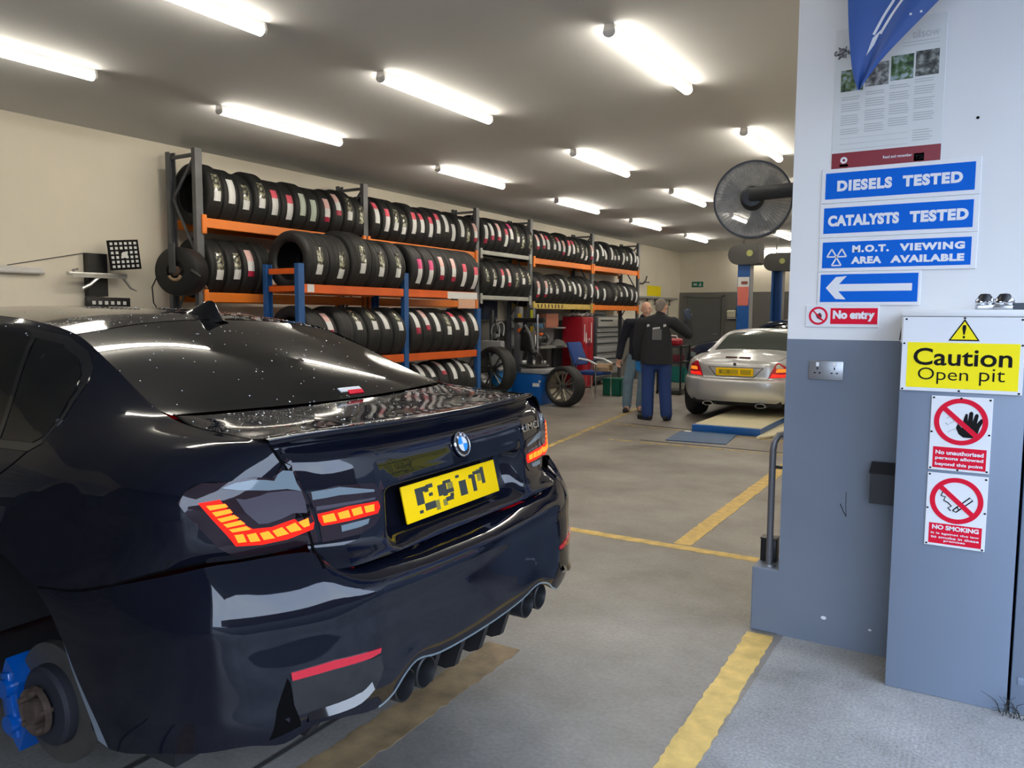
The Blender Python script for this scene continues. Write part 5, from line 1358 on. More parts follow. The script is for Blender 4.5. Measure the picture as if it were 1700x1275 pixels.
# tyre changer
t = thing('tyre_changer', 'blue tyre changer with a grey column and black turntable beside the bronze wheel', 'tyre changer', (-6.70, 11.56, 0))
MB().box((-0.02, 0, 0.26), (0.74, 0.55, 0.52), bevel=0.02).build('cabinet', M['mblue'], t)
MB().box((0.18, -0.02, 0.565), (0.48, 0.50, 0.085), bevel=0.02).build('top_deck', M['mgrey'], t)
MB().lathe([(0.0, 0.63), (0.26, 0.63), (0.27, 0.645), (0.26, 0.665), (0.0, 0.67)], 40, 'Z', (0.05, 0, 0)).build('turntable', M['black_metal'], t)
for k in range(4):
    a = PI / 2 * k + 0.5
    MB().box((0.05 + 0.17 * math.cos(a), 0.17 * math.sin(a), 0.70), (0.09, 0.05, 0.06), bevel=0.008, rot=Matrix.Rotation(a, 3, 'Z')).build('jaw', M['steel'], t)
MB().box((-0.36, 0.16, 0.85), (0.11, 0.12, 1.60), bevel=0.008).build('column', M['rack_grey'], t)
MB().box((-0.10, 0.10, 1.42), (0.60, 0.08, 0.08), bevel=0.01).build('swing_arm', M['black_metal'], t)
MB().cone((0.08, 0.06, 0.82), (0.08, 0.06, 1.52), 0.022, seg=14).build('tool_bar', M['chrome'], t)
MB().box((0.08, 0.03, 0.84), (0.05, 0.14, 0.06), bevel=0.015).build('mount_head', M['mdark'], t)
MB().box((-0.16, 0.12, 1.05), (0.20, 0.16, 0.34), bevel=0.03).build('helper_carriage', M['black'], t)
MB().tube([(-0.28, 0.1, 1.2), (-0.1, -0.05, 1.32), (0.05, -0.12, 1.15), (0.12, -0.14, 0.9)], 0.03, 10).build('helper_arm', M['mdark'], t)
MB().ball((0.12, -0.14, 0.88), (0.07, 0.07, 0.05)).build('helper_roller', M['black'], t)
MB().tube([(0.16, 0.1, 1.48), (0.25, 0.0, 1.2), (0.2, -0.1, 0.9), (0.3, -0.1, 0.7)], 0.010, 6).build('air_hose', M['black'], t)
for k in range(3): MB().box((-0.10 + 0.12 * k, -0.33, 0.05), (0.09, 0.16, 0.03), bevel=0.008).build('pedal', M['black_metal'], t)
MB().box((0.25, -0.277, 0.34), (0.13, 0.004, 0.06)).build('sticker', M['sign_white'], t, smooth=0)
MB().ball((0.32, -0.278, 0.40), (0.022, 0.003, 0.022)).build('sticker', M['sign_white'], t)
for z in (1.5, 1.38, 1.24): MB().box((-0.30, 0.097, z), (0.07, 0.004, 0.07)).build('warning_sticker', M['yellow'] if z > 1.45 else (M['sign_white'] if z > 1.3 else M['orange_red']), t, smooth=0)
# pipe column with yellow stripes standing behind it
t = thing('air_line_post', 'dark post with yellow stickers behind the tyre changer', 'post', (-6.98, 12.05, 0))
MB().box((0, 0, 0.82), (0.09, 0.09, 1.64), bevel=0.006).build('post', M['mdark'], t)
MB().box((0.02, -0.047, 1.50), (0.05, 0.004, 0.20)).build('yellow_sticker', mat('fluorescent_yellow', (0.60, 0.62, 0.02), 0.5), t, smooth=0)
MB().box((0.02, -0.047, 1.25), (0.05, 0.004, 0.12)).build('yellow_sticker', M['yellow'], t, smooth=0)
MB().tube([(0.05, -0.03, 1.4), (0.16, -0.08, 1.15), (0.1, -0.06, 0.8), (0.17, -0.05, 0.6)], 0.012, 6).build('coiled_hose', M['black'], t)
# grey-beam bay: dark crates and boxes under it
def crate(name, label, cat, loc, s, m, rz=0.0, lid=None, group=None):
    t = thing(name, label, cat, loc, rz, group)
    mb = MB(); a, b, c = s[0] / 2, s[1] / 2, s[2]; w = 0.012
    mb.box((0, 0, w / 2), (s[0], s[1], w)); mb.box((-a + w / 2, 0, c / 2), (w, s[1], c)); mb.box((a - w / 2, 0, c / 2), (w, s[1], c)); mb.box((0, -b + w / 2, c / 2), (s[0], w, c)); mb.box((0, b - w / 2, c / 2), (s[0], w, c))
    mb.build('tub', m, t, smooth=0)
    mb = MB().box((0, -b, c - 0.02), (s[0] + 0.03, 0.02, 0.035)).box((0, b, c - 0.02), (s[0] + 0.03, 0.02, 0.035)).box((-a, 0, c - 0.02), (0.02, s[1] + 0.03, 0.035)).box((a, 0, c - 0.02), (0.02, s[1] + 0.03, 0.035))
    mb.build('rim', m, t, smooth=0)
    if lid: MB().box((0, 0, c + 0.008), (s[0] + 0.02, s[1] + 0.02, 0.016), bevel=0.004).build('lid', lid, t)
    return t
def carton(label, loc, s, m, rz=0.0, cat='box', group=None, name='carton'):
    t = thing(name, label, cat, loc, rz, group)
    MB().box((0, 0, s[2] / 2), s, bevel=0.004).build('carton_body', m, t)
    MB().box((0, 0, s[2] + 0.001), (s[0] * 0.98, 0.05, 0.002)).build('tape', M['card'] if m is not M['card'] else M['poster_grey'], t, smooth=0)
    return t
t = thing('wall_cupboard', 'dark navy cupboard on the left wall under the grey tyre beams', 'cupboard', (-7.72, 11.45, 1.42))
MB().box((0, 0, 0.17), (0.17, 0.95, 0.34), bevel=0.006).build('cupboard_body', mat('navy_steel', (0.008, 0.018, 0.05), 0.5), t)
for y in (-0.235, 0.235): MB().box((0.09, y, 0.17), (0.012, 0.46, 0.32), bevel=0.004).build('cupboard_door', mat('navy_steel', (0, 0, 0)), t)
t = thing('air_hose_bundle', 'tangle of black air hoses and grey fittings hanging beside the tyre changer', 'hoses', (-7.40, 11.38, 0))
MB().box((0, 0, 0.80), (0.06, 0.06, 1.58), bevel=0.004).build('hose_stand', M['mdark'], t)
MB().box((0, 0, 0.01), (0.26, 0.16, 0.02)).build('stand_foot', M['mdark'], t, smooth=0)
rq = random.Random(21)
for k in range(12):
    a = rq.uniform(-0.8, 0.8); z0 = rq.uniform(1.1, 1.55); r_ = rq.uniform(0.05, 0.10)
    MB().tube([(0.045 + r_ * (1 + math.cos(q)) * 0.8, a * 0.10 + 0.05 * math.sin(q * 2 + k), z0 - 0.28 + 0.26 * math.sin(q) - 0.02 * q) for q in np.linspace(0, 2 * PI, 16)], 0.013, 6).build('hose', M['black'] if k % 3 else M['mgrey'], t)
for k in range(7): MB().box((0.10 + 0.02 * (k % 3), -0.10 + 0.035 * k, 0.75 + 0.13 * (k * 3 % 5)), (0.08, 0.06, 0.09), bevel=0.015).build('fitting', M['alu'] if k % 2 else M['mdark'], t)
# shelf unit under the grey-beamed bay and next to it
M['navy'] = mat('navy_blue_plastic', (0.010, 0.022, 0.06), 0.5)
t = thing('workbench', 'long dark workbench with a lower shelf under the far tyre racks', 'workbench', (-7.42, 13.3, 0))
MB().box((0, 0, 0.90), (0.55, 1.66, 0.05), bevel=0.006).build('bench_top', mat('grey_worktop', (0.22, 0.22, 0.21), 0.5), t)
for y in (-0.78, 0.78):
    for x in (-0.22, 0.22): MB().box((x, y, 0.437), (0.06, 0.06, 0.875)).build('leg', M['mdark'], t, smooth=0)
MB().box((0, 0, 0.35), (0.5, 1.6, 0.03)).build('lower_shelf', M['mdark'], t, smooth=0)
MB().box((-0.26, 0, 1.27), (0.02, 1.66, 0.7)).build('back_panel', M['mgrey'], t, smooth=0)
MB().box((-0.12, 0, 1.255), (0.30, 1.66, 0.025)).build('upper_shelf', M['mgrey'], t, smooth=0)
crate('storage_bin', 'navy blue bin on the floor under the grey-beamed tyre bay', 'bin', (-7.45, 11.72, 0), (0.45, 0.48, 0.35), M['navy'])
carton('large dark carton standing on the floor under the grey-beamed bay', (-7.48, 12.12, 0), (0.36, 0.28, 0.55), M['mdark'])
carton('salmon pink carton on the upper bench shelf under the ochre beam', (-7.44, 13.46, 1.268), (0.22, 0.50, 0.27), mat('salmon_card', (0.36, 0.135, 0.085), 0.75))
carton('flat blue carton on the upper bench shelf beside the pink carton', (-7.44, 12.92, 1.268), (0.22, 0.46, 0.085), mat('dull_blue_card', (0.03, 0.10, 0.20), 0.7))
carton('dark maroon carton on top of the flat blue carton', (-7.46, 12.85, 1.355), (0.2, 0.40, 0.10), mat('maroon_card', (0.07, 0.012, 0.02), 0.7))
t = thing('bench_grinder', 'black bench grinder with red cap on the dark workbench', 'grinder', (-7.25, 12.83, 0.926))
MB().box((0, 0, 0.03), (0.16, 0.2, 0.06), bevel=0.01).build('grinder_base', M['mdark'], t)
MB().cone((0, -0.12, 0.13), (0, 0.12, 0.13), 0.075, seg=24).build('motor', M['black'], t)
for y in (-0.16, 0.16): MB().cone((0, y - 0.025, 0.13), (0, y + 0.025, 0.13), 0.095, seg=28).build('wheel_guard', M['mdark'], t)
MB().box((0, 0, 0.225), (0.08, 0.10, 0.05), bevel=0.012).build('switch_cap', M['orange_red'], t)
t = thing('bottle', 'white spray bottle beside the black bench grinder', 'bottle', (-7.2, 12.545, 0.926))
MB().lathe([(0, 0), (0.04, 0), (0.045, 0.02), (0.045, 0.14), (0.02, 0.19), (0.016, 0.22), (0, 0.22)], 20).build('bottle_body', M['white'], t)
MB().box((0.02, 0, 0.235), (0.08, 0.025, 0.03), bevel=0.006).build('trigger_head', M['orange_red'], t)
t = thing('rag_pile', 'crumpled grey rag on the dark workbench beside the red cabinet', 'rag', (-7.2, 13.45, 0.926))
mb = MB(); rq = random.Random(9); P = []
for i in range(14):
    P.append([(0.16 * math.cos(a) * (1 - i / 13) + rq.uniform(-.012, .012), 0.22 * math.sin(a) * (1 - i / 13) + rq.uniform(-.012, .012), 0.11 * (1 - (1 - i / 13) ** 2) + rq.uniform(-.012, .012) * (i > 0)) for a in np.linspace(0, 2 * PI, 25)[:-1]])
mb.grid(P, close_u=True); mb.build('rag', mat('grey_rag', (0.12, 0.12, 0.12), 0.95), t)

# red tool cabinet and grey roller cabinet
t = thing('tool_cabinet', 'tall dark red steel tool cabinet under the far tyre rack', 'tool cabinet', (-7.32, 14.55, 0))
MB().box((0, 0, 0.75), (0.46, 0.52, 1.46), bevel=0.01).build('cabinet_body', M['red'], t)
MB().box((0.236, -0.125, 0.76), (0.012, 0.24, 1.38), bevel=0.003).build('cabinet_door', M['red'], t)
MB().box((0.236, 0.125, 0.76), (0.012, 0.24, 1.38), bevel=0.003).build('cabinet_door', M['red'], t)
for y in (-0.03, 0.03): MB().box((0.25, y, 0.95), (0.02, 0.015, 0.18), bevel=0.004).build('door_handle', M['chrome'], t)
for y, z, h in ((-0.18, 1.15, 0.35), (-0.10, 1.05, 0.22), (0.14, 1.15, 0.42)): MB().box((0.244, y, z), (0.003, 0.035, h)).build('paper_strip', M['poster'], t, smooth=0)
t2 = thing('tool_pile', 'tangle of white and grey trim clips heaped on top of the red cabinet', 'tools', (-7.32, 14.5, 1.481))
mb = MB(); rq = random.Random(11)
for k in range(26):
    x, y = rq.uniform(-.18, .18), rq.uniform(-.22, .22); a = rq.uniform(0, 6.28)
    mb.tube([(x, y, 0.012 + rq.uniform(0, .05)), (x + .07 * math.cos(a), y + .07 * math.sin(a), 0.03 + rq.uniform(0, .07)), (x + .13 * math.cos(a + .4), y + .13 * math.sin(a + .4), 0.02 + rq.uniform(0, .05))], 0.010, 6)
pile = mb.build('clip', M['poster_grey'], t2); pile['kind'] = 'stuff'
t = thing('tool_chest', 'grey roller tool chest with black edged drawers under the farthest tyre rack', 'tool chest', (-7.36, 15.62, 0))
MB().box((0, 0, 0.80), (0.44, 1.12, 1.40), bevel=0.012).build('chest_body', M['mdark'], t)
z = 0.22
for h in (0.20, 0.14, 0.14, 0.20, 0.14, 0.10, 0.10):
    d = MB().box((0.23, 0, z + h / 2), (0.025, 1.06, h - 0.035), bevel=0.005).build('drawer', M['mgrey'], t)
    MB().box((0.246, 0, z + h - 0.028), (0.016, 1.02, 0.018), bevel=0.004).build('drawer_pull', M['alu'], d)
    z += h
MB().box((0.23, 0.0, 1.37), (0.03, 1.0, 0.20), bevel=0.006).build('till_front', mat('pale_grey_steel', (0.34, 0.34, 0.32), 0.4), t)
MB().box((0.25, -0.1, 1.40), (0.004, 0.62, 0.03)).build('till_slot', M['black'], t, smooth=0)
for x in (-0.17, 0.17):
    for y in (-0.48, 0.48): MB().cone((x - 0.02, y, 0.05), (x + 0.02, y, 0.05), 0.05, seg=18).box((x, y, 0.085), (0.05, 0.06, 0.03)).build('castor', M['black'], t)
t = thing('tool_pile', 'dark coil of hose lying on top of the grey roller tool chest', 'tools', (-7.36, 15.48, 1.501))
mb = MB()
mb.tube([(0.15 * math.cos(a), 0.32 * math.sin(a), 0.02 + 0.003 * a) for a in np.linspace(0, 6 * PI, 70)], 0.018, 6)
mb.build('hose', M['mdark'], t)
t = thing('storage_case', 'pale grey hard case behind the dark coil of hose', 'case', (-7.48, 16.0, 1.501))
MB().box((0, 0, 0.05), (0.16, 0.30, 0.10), bevel=0.02).build('case_body', M['mgrey'], t)
MB().tube([(0.08, -0.06, 0.05), (0.11, -0.05, 0.05), (0.11, 0.05, 0.05), (0.08, 0.06, 0.05)], 0.008, 6).build('case_handle', M['black'], t)

# waiting-room chair
t = thing('chair', 'blue upholstered chair with a tubular metal frame and arms', 'chair', (-6.22, 12.95, 0), math.radians(-8))
mb = MB().box((0, 0, 0), (0.46, 0.46, 0.07), bevel=0.025); bmesh.ops.translate(mb.bm, verts=mb.bm.verts, vec=(0.05, 0, 0.46)); mb.build('seat', M['cloth_blue'], t)
mb = MB().box((0, 0, 0), (0.06, 0.44, 0.46), bevel=0.028); bmesh.ops.rotate(mb.bm, verts=mb.bm.verts, matrix=Matrix.Rotation(-0.42, 3, 'Y')); bmesh.ops.translate(mb.bm, verts=mb.bm.verts, vec=(-0.33, 0, 0.80)); mb.build('backrest', M['cloth_blue'], t)
for y in (-0.255, 0.255):
    MB().tube([(-0.16, y, 0.0), (-0.20, y, 0.45), (-0.16, y, 0.66), (-0.05, y, 0.72), (0.12, y, 0.69), (0.26, y, 0.62)], 0.013, 8).build('arm_frame', M['chrome'], t)
    MB().tube([(0.26, y, 0.0), (0.25, y, 0.45), (0.26, y, 0.63)], 0.013, 8).build('leg', M['chrome'], t)
    MB().tube([(-0.12, y, 0.725), (0.10, y, 0.70), (0.27, y, 0.63)], 0.018, 8).build('arm_pad', M['white'], t)
MB().tube([(-0.19, -0.255, 0.42), (-0.19, 0.255, 0.42)], 0.012, 8).build('cross_rail', M['chrome'], t); MB().tube([(0.25, -0.255, 0.42), (0.25, 0.255, 0.42)], 0.012, 8).build('cross_rail', M['chrome'], t)
MB().tube([(-0.20, -0.2, 0.45), (-0.28, -0.2, 0.62), (-0.36, -0.2, 0.80)], 0.012, 8).build('back_bracket', M['chrome'], t)
t = thing('cardboard_roll', 'open brown cardboard box lying across the arm of the blue chair', 'box', (-6.00, 12.95, 0.4965), 0.05)
mb = MB()
mb.prism([(-0.10, 0.0), (0.10, 0.0), (0.12, 0.06), (0.09, 0.135), (-0.09, 0.135), (-0.12, 0.07)], -0.13, 0.16, 'X')
mb.build('box_body', M['card'], t, smooth=0)
MB().prism([(-0.075, 0.02), (0.075, 0.02), (0.09, 0.06), (0.07, 0.115), (-0.07, 0.115), (-0.09, 0.07)], 0.159, 0.163, 'X').build('box_mouth', mat('dark_card', (0.14, 0.09, 0.05), 0.9), t, smooth=0)  # darker panel on a solid end stands in for the shaded inside
crate('crate', 'dark green plastic crate on the floor between the blue chair and the men', 'crate', (-6.02, 13.55, 0), (0.36, 0.30, 0.31), M['green'], lid=M['green'])
crate('crate', 'teal plastic crate on the floor behind the man in dark blue trousers', 'crate', (-6.12, 17.2, 0), (0.48, 0.34, 0.34), M['teal'])
t = thing('trolley', 'black workshop trolley behind the man in dark blue trousers', 'trolley', (-5.22, 14.45, 0))
for z in (0.07, 0.62, 0.92): MB().box((0, 0.08, z), (0.46, 0.52, 0.03), bevel=0.006).build('tray', M['black_metal'], t)
for x in (-0.23, 0.23):
    for y in (-0.17, 0.33): MB().box((x, y, 0.5), (0.03, 0.03, 0.90)).cone((x - 0.015, y, 0.035), (x + 0.015, y, 0.035), 0.034, seg=14).build('leg', M['black_metal'], t)
t = thing('tool_bag', 'red tool bag lying on the black workshop trolley', 'bag', (-5.22, 14.5, 0.936))
MB().box((0, 0, 0.07), (0.32, 0.24, 0.14), bevel=0.05, seg=4).build('bag_body', M['red'], t)
MB().tube([(-0.08, 0, 0.13), (-0.05, 0, 0.19), (0.05, 0, 0.19), (0.08, 0, 0.13)], 0.010, 6).build('bag_handle', M['white'], t)
t = thing('carton', 'dark crimson carton on the middle tray of the black trolley', 'box', (-5.22, 14.5, 0.637))
MB().box((0, 0, 0.06), (0.34, 0.28, 0.12), bevel=0.004).build('carton_body', mat('crimson_card', (0.12, 0.005, 0.02), 0.7), t)

# things on the left wall, far end
t = thing('wall_shelf', 'long pale grey shelf rail with hanging tools at the far left wall', 'shelf', (XW, 20.1, 1.99))
MB().box((0.07, 0, 0), (0.14, 2.9, 0.05), bevel=0.006).build('shelf_board', M['mgrey'], t)
for k in range(9):
    y = -1.2 + 0.28 * k; h = 0.12 + 0.05 * (k * 7 % 4)
    MB().cone((0.05, y, -0.03), (0.05, y, -0.03 - h), 0.018, 0.012, seg=10).box((0.05, y, -0.05 - h), (0.03, 0.07, 0.04), bevel=0.006).build('hanging_tool', M['chrome'] if k % 2 else M['mdark'], t)
t = thing('whiteboard', 'small white board with a black frame under the far wall shelf', 'board', (XW, 20.75, 1.70))
MB().box((0.008, 0, 0), (0.016, 0.72, 0.30)).build('board_face', M['sign_white'], t, smooth=0)
for y in (-0.36, 0.36): MB().box((0.012, y, 0), (0.024, 0.02, 0.32)).build('board_frame', M['black'], t, smooth=0)
MB().box((0.012, 0, -0.16), (0.024, 0.74, 0.02)).build('board_frame', M['black'], t, smooth=0)
tag(MB().box((XW + 0.006, 20.05, 2.18), (0.012, 0.98, 0.27), bevel=0.002).build('wall_notice', M['sign_yellow'], None, smooth=0), 'plain yellow notice on the left wall beyond the tyre racks', 'sign')
t = thing('hose_hook', 'dark forked hose hook on the wall at the end of the tyre racks', 'hook', (XW, 19.0, 2.35))
MB().tube([(0.0, 0, 0), (0.10, 0.0, -0.02), (0.16, 0.05, 0.06), (0.17, 0.10, 0.18)], 0.018, 8).tube([(0.10, 0, -0.02), (0.17, -0.02, 0.02), (0.22, 0.14, 0.02)], 0.016, 8).build('hook', M['mdark'], t)
# back wall
t = tag(MB().box((0, -0.006, 0), (0.34, 0.012, 0.16), bevel=0.002).build('exit_sign', mat('exit_green', (0.0, 0.16, 0.10), 0.4), None, smooth=0), 'green and white fire exit sign on the back wall above the grey door', 'sign')
t.location = (-7.28, YB, 2.42); t['_t'] = 0.012
on(t, 'white_arrow', -7.40, -7.29, 2.39, 2.45, M['lab_g'])
shape(t, 'running_figure', [(-7.21, 2.47), (-7.19, 2.47), (-7.18, 2.43), (-7.15, 2.42), (-7.18, 2.40), (-7.16, 2.37), (-7.18, 2.36), (-7.20, 2.40), (-7.24, 2.37), (-7.25, 2.39), (-7.215, 2.42)], SW)
t = thing('towel_dispenser', 'cream paper towel dispenser on the grey part of the back wall', 'dispenser', (-6.24, YB - 0.01, 1.46))
MB().box((0, -0.10, 0.11), (0.24, 0.20, 0.22), bevel=0.04, seg=3).build('dispenser_body', mat('cream_plastic', (0.62, 0.60, 0.48), 0.4), t)
MB().box((0.10, -0.08, -0.01), (0.42, 0.18, 0.02)).build('dispenser_shelf', M['white'], t, smooth=0)
t = thing('soap_dispenser', 'black soap dispenser beside the cream towel dispenser', 'dispenser', (-6.06, YB - 0.01, 1.47))
MB().box((0, -0.06, 0.16), (0.10, 0.12, 0.30), bevel=0.02).build('dispenser_body', M['black'], t)
MB().box((0, -0.07, 0.02), (0.05, 0.08, 0.04), bevel=0.01).build('push_bar', M['mdark'], t)

# two-post lift
def lift_post(label, x, y, hz, sgn):
    t = thing('lift_post', label, 'lift post', (x, y, 0), 0, 'two-post lift columns')
    mb = MB().prism([(-0.115, -0.12), (0.115, -0.12), (0.115, 0.12), (0.075, 0.12), (0.075, -0.07), (-0.075, -0.07), (-0.075, 0.12), (-0.115, 0.12)], 0.02, hz, 'Z')
    if sgn < 0: bmesh.ops.rotate(mb.bm, verts=mb.bm.verts, matrix=Matrix.Rotation(PI, 3, 'Z'))
    mb.build('column', M['mblue'], t, smooth=0)
    MB().box((0.119, 0.0, hz / 2), (0.012, 0.22, hz - 0.1)).build('cover_strip', M['mgrey'], t, smooth=0)
    MB().box((0, 0, 0.01), (0.44, 0.40, 0.02)).build('base_plate', M['mblue'], t, smooth=0)
    prof = [(-0.02, -0.19), (0.26, -0.19), (0.29, -0.16), (0.29, 0.20), (0.0, 0.20)] + [(-0.10 - 0.19 * math.sin(a), 0.005 + 0.195 * math.cos(a)) for a in np.linspace(0.2, PI - 0.2, 12)]
    MB().prism([(px, pz + hz + 0.12) for px, pz in prof], -0.20, 0.20, 'Y').build('motor_cover', mat('grey_motor_cover', (0.045, 0.045, 0.043), 0.5), t, smooth=30)
    MB().cone((0.12, -0.201, hz + 0.14), (0.12, -0.206, hz + 0.14), 0.06, seg=20).build('maker_badge', mat('badge_green', (0.30, 0.32, 0.10), 0.5), t)
    MB().tube([(-0.05, 0, hz + 0.30), (-0.06, 0.02, hz + 0.45), (-0.02, 0.0, H)], 0.012, 6).build('supply_cable', M['black'], t)
    MB().box((0, sgn * 0.10, 0.55), (0.18, 0.06, 0.40), bevel=0.01).build('carriage', M['mdark'], t)
    return t
lp = lift_post('blue lift post with a red and white notice, nearer of the two', -4.04, 15.1, 2.55, 1)
MB().box((0.0, -0.123, 2.06), (0.215, 0.004, 0.38)).build('notice', M['lab_w'], lp, smooth=0)
MB().box((0.0, -0.126, 1.97), (0.21, 0.004, 0.19)).build('red_notice', mat('salmon_notice', (0.65, 0.16, 0.12), 0.5), lp, smooth=0)
MB().box((0.0, -0.124, 1.80), (0.205, 0.004, 0.18)).build('red_notice', mat('salmon_notice', (0, 0, 0)), lp, smooth=0)
MB().box((0.02, -0.126, 2.14), (0.12, 0.004, 0.06)).build('notice_print', mat('brown_print', (0.2, 0.06, 0.05), 0.5), lp, smooth=0)
lift_post('blue lift post with a grey side, farther of the two', -4.08, 17.95, 2.58, -1)
# low lift platform under the silver car, floor plate
t = thing('lift_platform', 'low blue lift platform with a pale cream top under the silver car', 'lift platform', (-2.83, 11.2, 0))
MB().box((0, 0.0, 0.045), (0.88, 2.7, 0.09), bevel=0.004).build('platform_frame', M['mblue'], t)
M['cream_deck'] = mat('cream_deck_paint', (0.85, 0.78, 0.55), 0.3)  # one pale cream colour for the platform top and side flap
MB().box((0.01, 0.02, 0.096), (0.84, 2.62, 0.012)).build('platform_deck', M['cream_deck'], t, smooth=0)
MB().prism([(0.445, -1.55), (0.48, -1.56), (0.92, -0.6), (0.92, 0.02), (0.445, 0.02)], 0.004, 0.03, 'Z').build('side_flap', M['cream_deck'], t, smooth=0)
tag(MB().box((-2.98, 9.38, 0.006), (0.72, 0.84, 0.012), bevel=0.003, rot=Matrix.Rotation(0.12, 3, 'Z')).build('floor_plate', mat('blue_floor_plate', (0.045, 0.10, 0.21), 0.5, noise=0.15, nscale=6), None, smooth=0), 'faded blue steel plate lying on the floor in front of the silver car', 'floor plate')
tag(MB().ball((-3.28, 9.72, 0.012), (0.05, 0.035, 0.012)).build('paper_scrap', M['white'], None), 'small white scrap on the floor beside the blue lift platform', 'scrap')

# ------------------------------------------------------------------ near end of the left wall
t = thing('alignment_target', 'black and white checkered alignment target held by a metal clamp on the left wall', 'alignment target', (XW, 4.55, 0))
MB().box((0.04, 0.02, 1.885), (0.08, 0.20, 0.43)).build('wall_bracket', M['black'], t, smooth=0)
tb = MB().box((0, 0, 0), (0.02, 0.30, 0.30), bevel=0.004).build('target_board', M['ink'], t); tb.location = (0.22, 0.22, 2.095); tb.rotation_euler = (0.10, 0, -0.25)
for i in range(6):
    for j in range(6):
        if (i, j) in ((2, 2),): continue
        s = 0.026 if (i, j) not in ((2, 3), (3, 2)) else 0.022
        c = MB().box((0.0108, -0.115 + 0.046 * i, 0.115 - 0.046 * j), (0.0012, s, s)).build('white_square', M['sign_white'], tb, smooth=0)
MB().lathe([(0, 0.0108), (0.03, 0.0108), (0.03, 0.0125), (0, 0.0125)], 24, 'X').build('centre_dot', M['sign_white'], tb)
MB().box((0.14, -0.02, 1.885), (0.06, 0.60, 0.035), bevel=0.006).box((0.18, -0.02, 1.86), (0.02, 0.56, 0.02)).build('clamp_bar', M['steel'], t)
MB().tube([(0.15, -0.24, 1.87), (0.16, -0.28, 1.92), (0.19, -0.24, 1.93)], 0.010, 8).build('clamp_claw', M['steel'], t)
MB().tube([(0.15, 0.24, 1.87), (0.17, 0.31, 1.76), (0.20, 0.36, 1.73)], [0.016, 0.012, 0.005], 8).build('clamp_claw', M['steel'], t)
MB().tube([(0.16, -0.02, 1.86), (0.17, -0.12, 1.78), (0.17, -0.2, 1.74)], 0.020, 8).build('clamp_handle', M['alu'], t)
t = thing('marker_strip', 'black bar with a row of white squares low on the left wall', 'marker', (XW, 4.55, 1.61), 0)
MB().box((0.10, 0.10, 0.0), (0.05, 0.46, 0.10), bevel=0.006).box((0.04, 0.0, 0.0), (0.08, 0.16, 0.10)).build('bar', M['black'], t)
for k in range(6): MB().box((0.126, -0.06 + 0.065 * k, -0.005), (0.002, 0.035, 0.035)).build('white_square', M['sign_white'], t, smooth=0)
t = thing('wall_lamp', 'unlit white tube fitting fixed low on the left wall', 'light', (XW, 3.2, 1.905))
MB().box((0.02, 0, 0.012), (0.04, 1.7, 0.03), bevel=0.004).build('lamp_body', M['housing'], t)
MB().cone((0.045, -0.84, -0.02), (0.045, 0.86, -0.02), 0.019, seg=12).build('lamp_tube', mat('unlit_tube', (0.62, 0.62, 0.62), 0.3), t)
t = tag(MB().tube([(XW + 0.01, 3.75, 1.94), (XW + 0.012, 4.2, 2.04), (XW + 0.02, 4.47, 2.10)], 0.004, 6).build('wall_cable', M['mdark'], None), 'thin dark cable running along the left wall to the checkered target', 'cable')
# hose reel hung on the end of the rack
t = thing('hose_reel', 'black cable reel hanging on the near end upright of the tyre rack', 'hose reel', (-7.13, 5.12, 1.93))
nrm = Vector((0.35, -0.94, 0)).to_track_quat('Y', 'Z').to_matrix().to_4x4()
for name, m_, mb in (('reel_drum', M['black'], MB().lathe([(0.0, 0.10), (0.10, 0.10), (0.10, 0.13), (0.215, 0.13), (0.245, 0.115), (0.25, 0.07), (0.245, -0.07), (0.22, -0.09), (0.0, -0.09)], 48, 'Y')),
                      ('reel_hub', M['rust'], MB().lathe([(0.0, 0.15), (0.03, 0.148), (0.05, 0.135), (0.05, 0.10)], 24, 'Y')),
                      ('reel_bracket', M['mdark'], MB().box((0.02, 0.155, 0.13), (0.075, 0.02, 0.30), bevel=0.01))):
    o = mb.build(name, m_, t); o.matrix_local = nrm
o = MB().tube([(0.07 * math.cos(a), 0.142, 0.07 * math.sin(a) - 0.02) for a in np.linspace(PI + 0.4, 2 * PI - 0.4, 12)], 0.016, 8).build('reel_slot', M['card'], t); o.matrix_local = nrm
MB().tube([(-0.05, -0.16, -0.03), (-0.18, -0.18, -0.06), (-0.235, -0.20, -0.16), (-0.22, -0.20, -0.32), (-0.10, -0.2, -0.45), (0.10, -0.2, -0.47), (0.2, -0.2, -0.6)], 0.007, 6).build('cable', M['black'], t)
MB().box((0.0, 0.145, 0.04), (0.06, 0.10, 0.10), bevel=0.004).build('mounting_block', M['mdark'], t)
MB().tube([(0.0, 0.17, -0.02), (0.03, 0.20, -0.10), (-0.035 + 0.02, 0.29, -0.150), (-0.035 - 0.01, 0.31, -0.158)], 0.010, 8).build('hanging_hook', M['steel'], t)
MB().tube([(0.12, -0.02, -0.02), (0.22, -0.05, 0.0), (0.30, -0.02, -0.06)], [0.03, 0.025, 0.012], 10).build('cable_guide', M['black'], t)

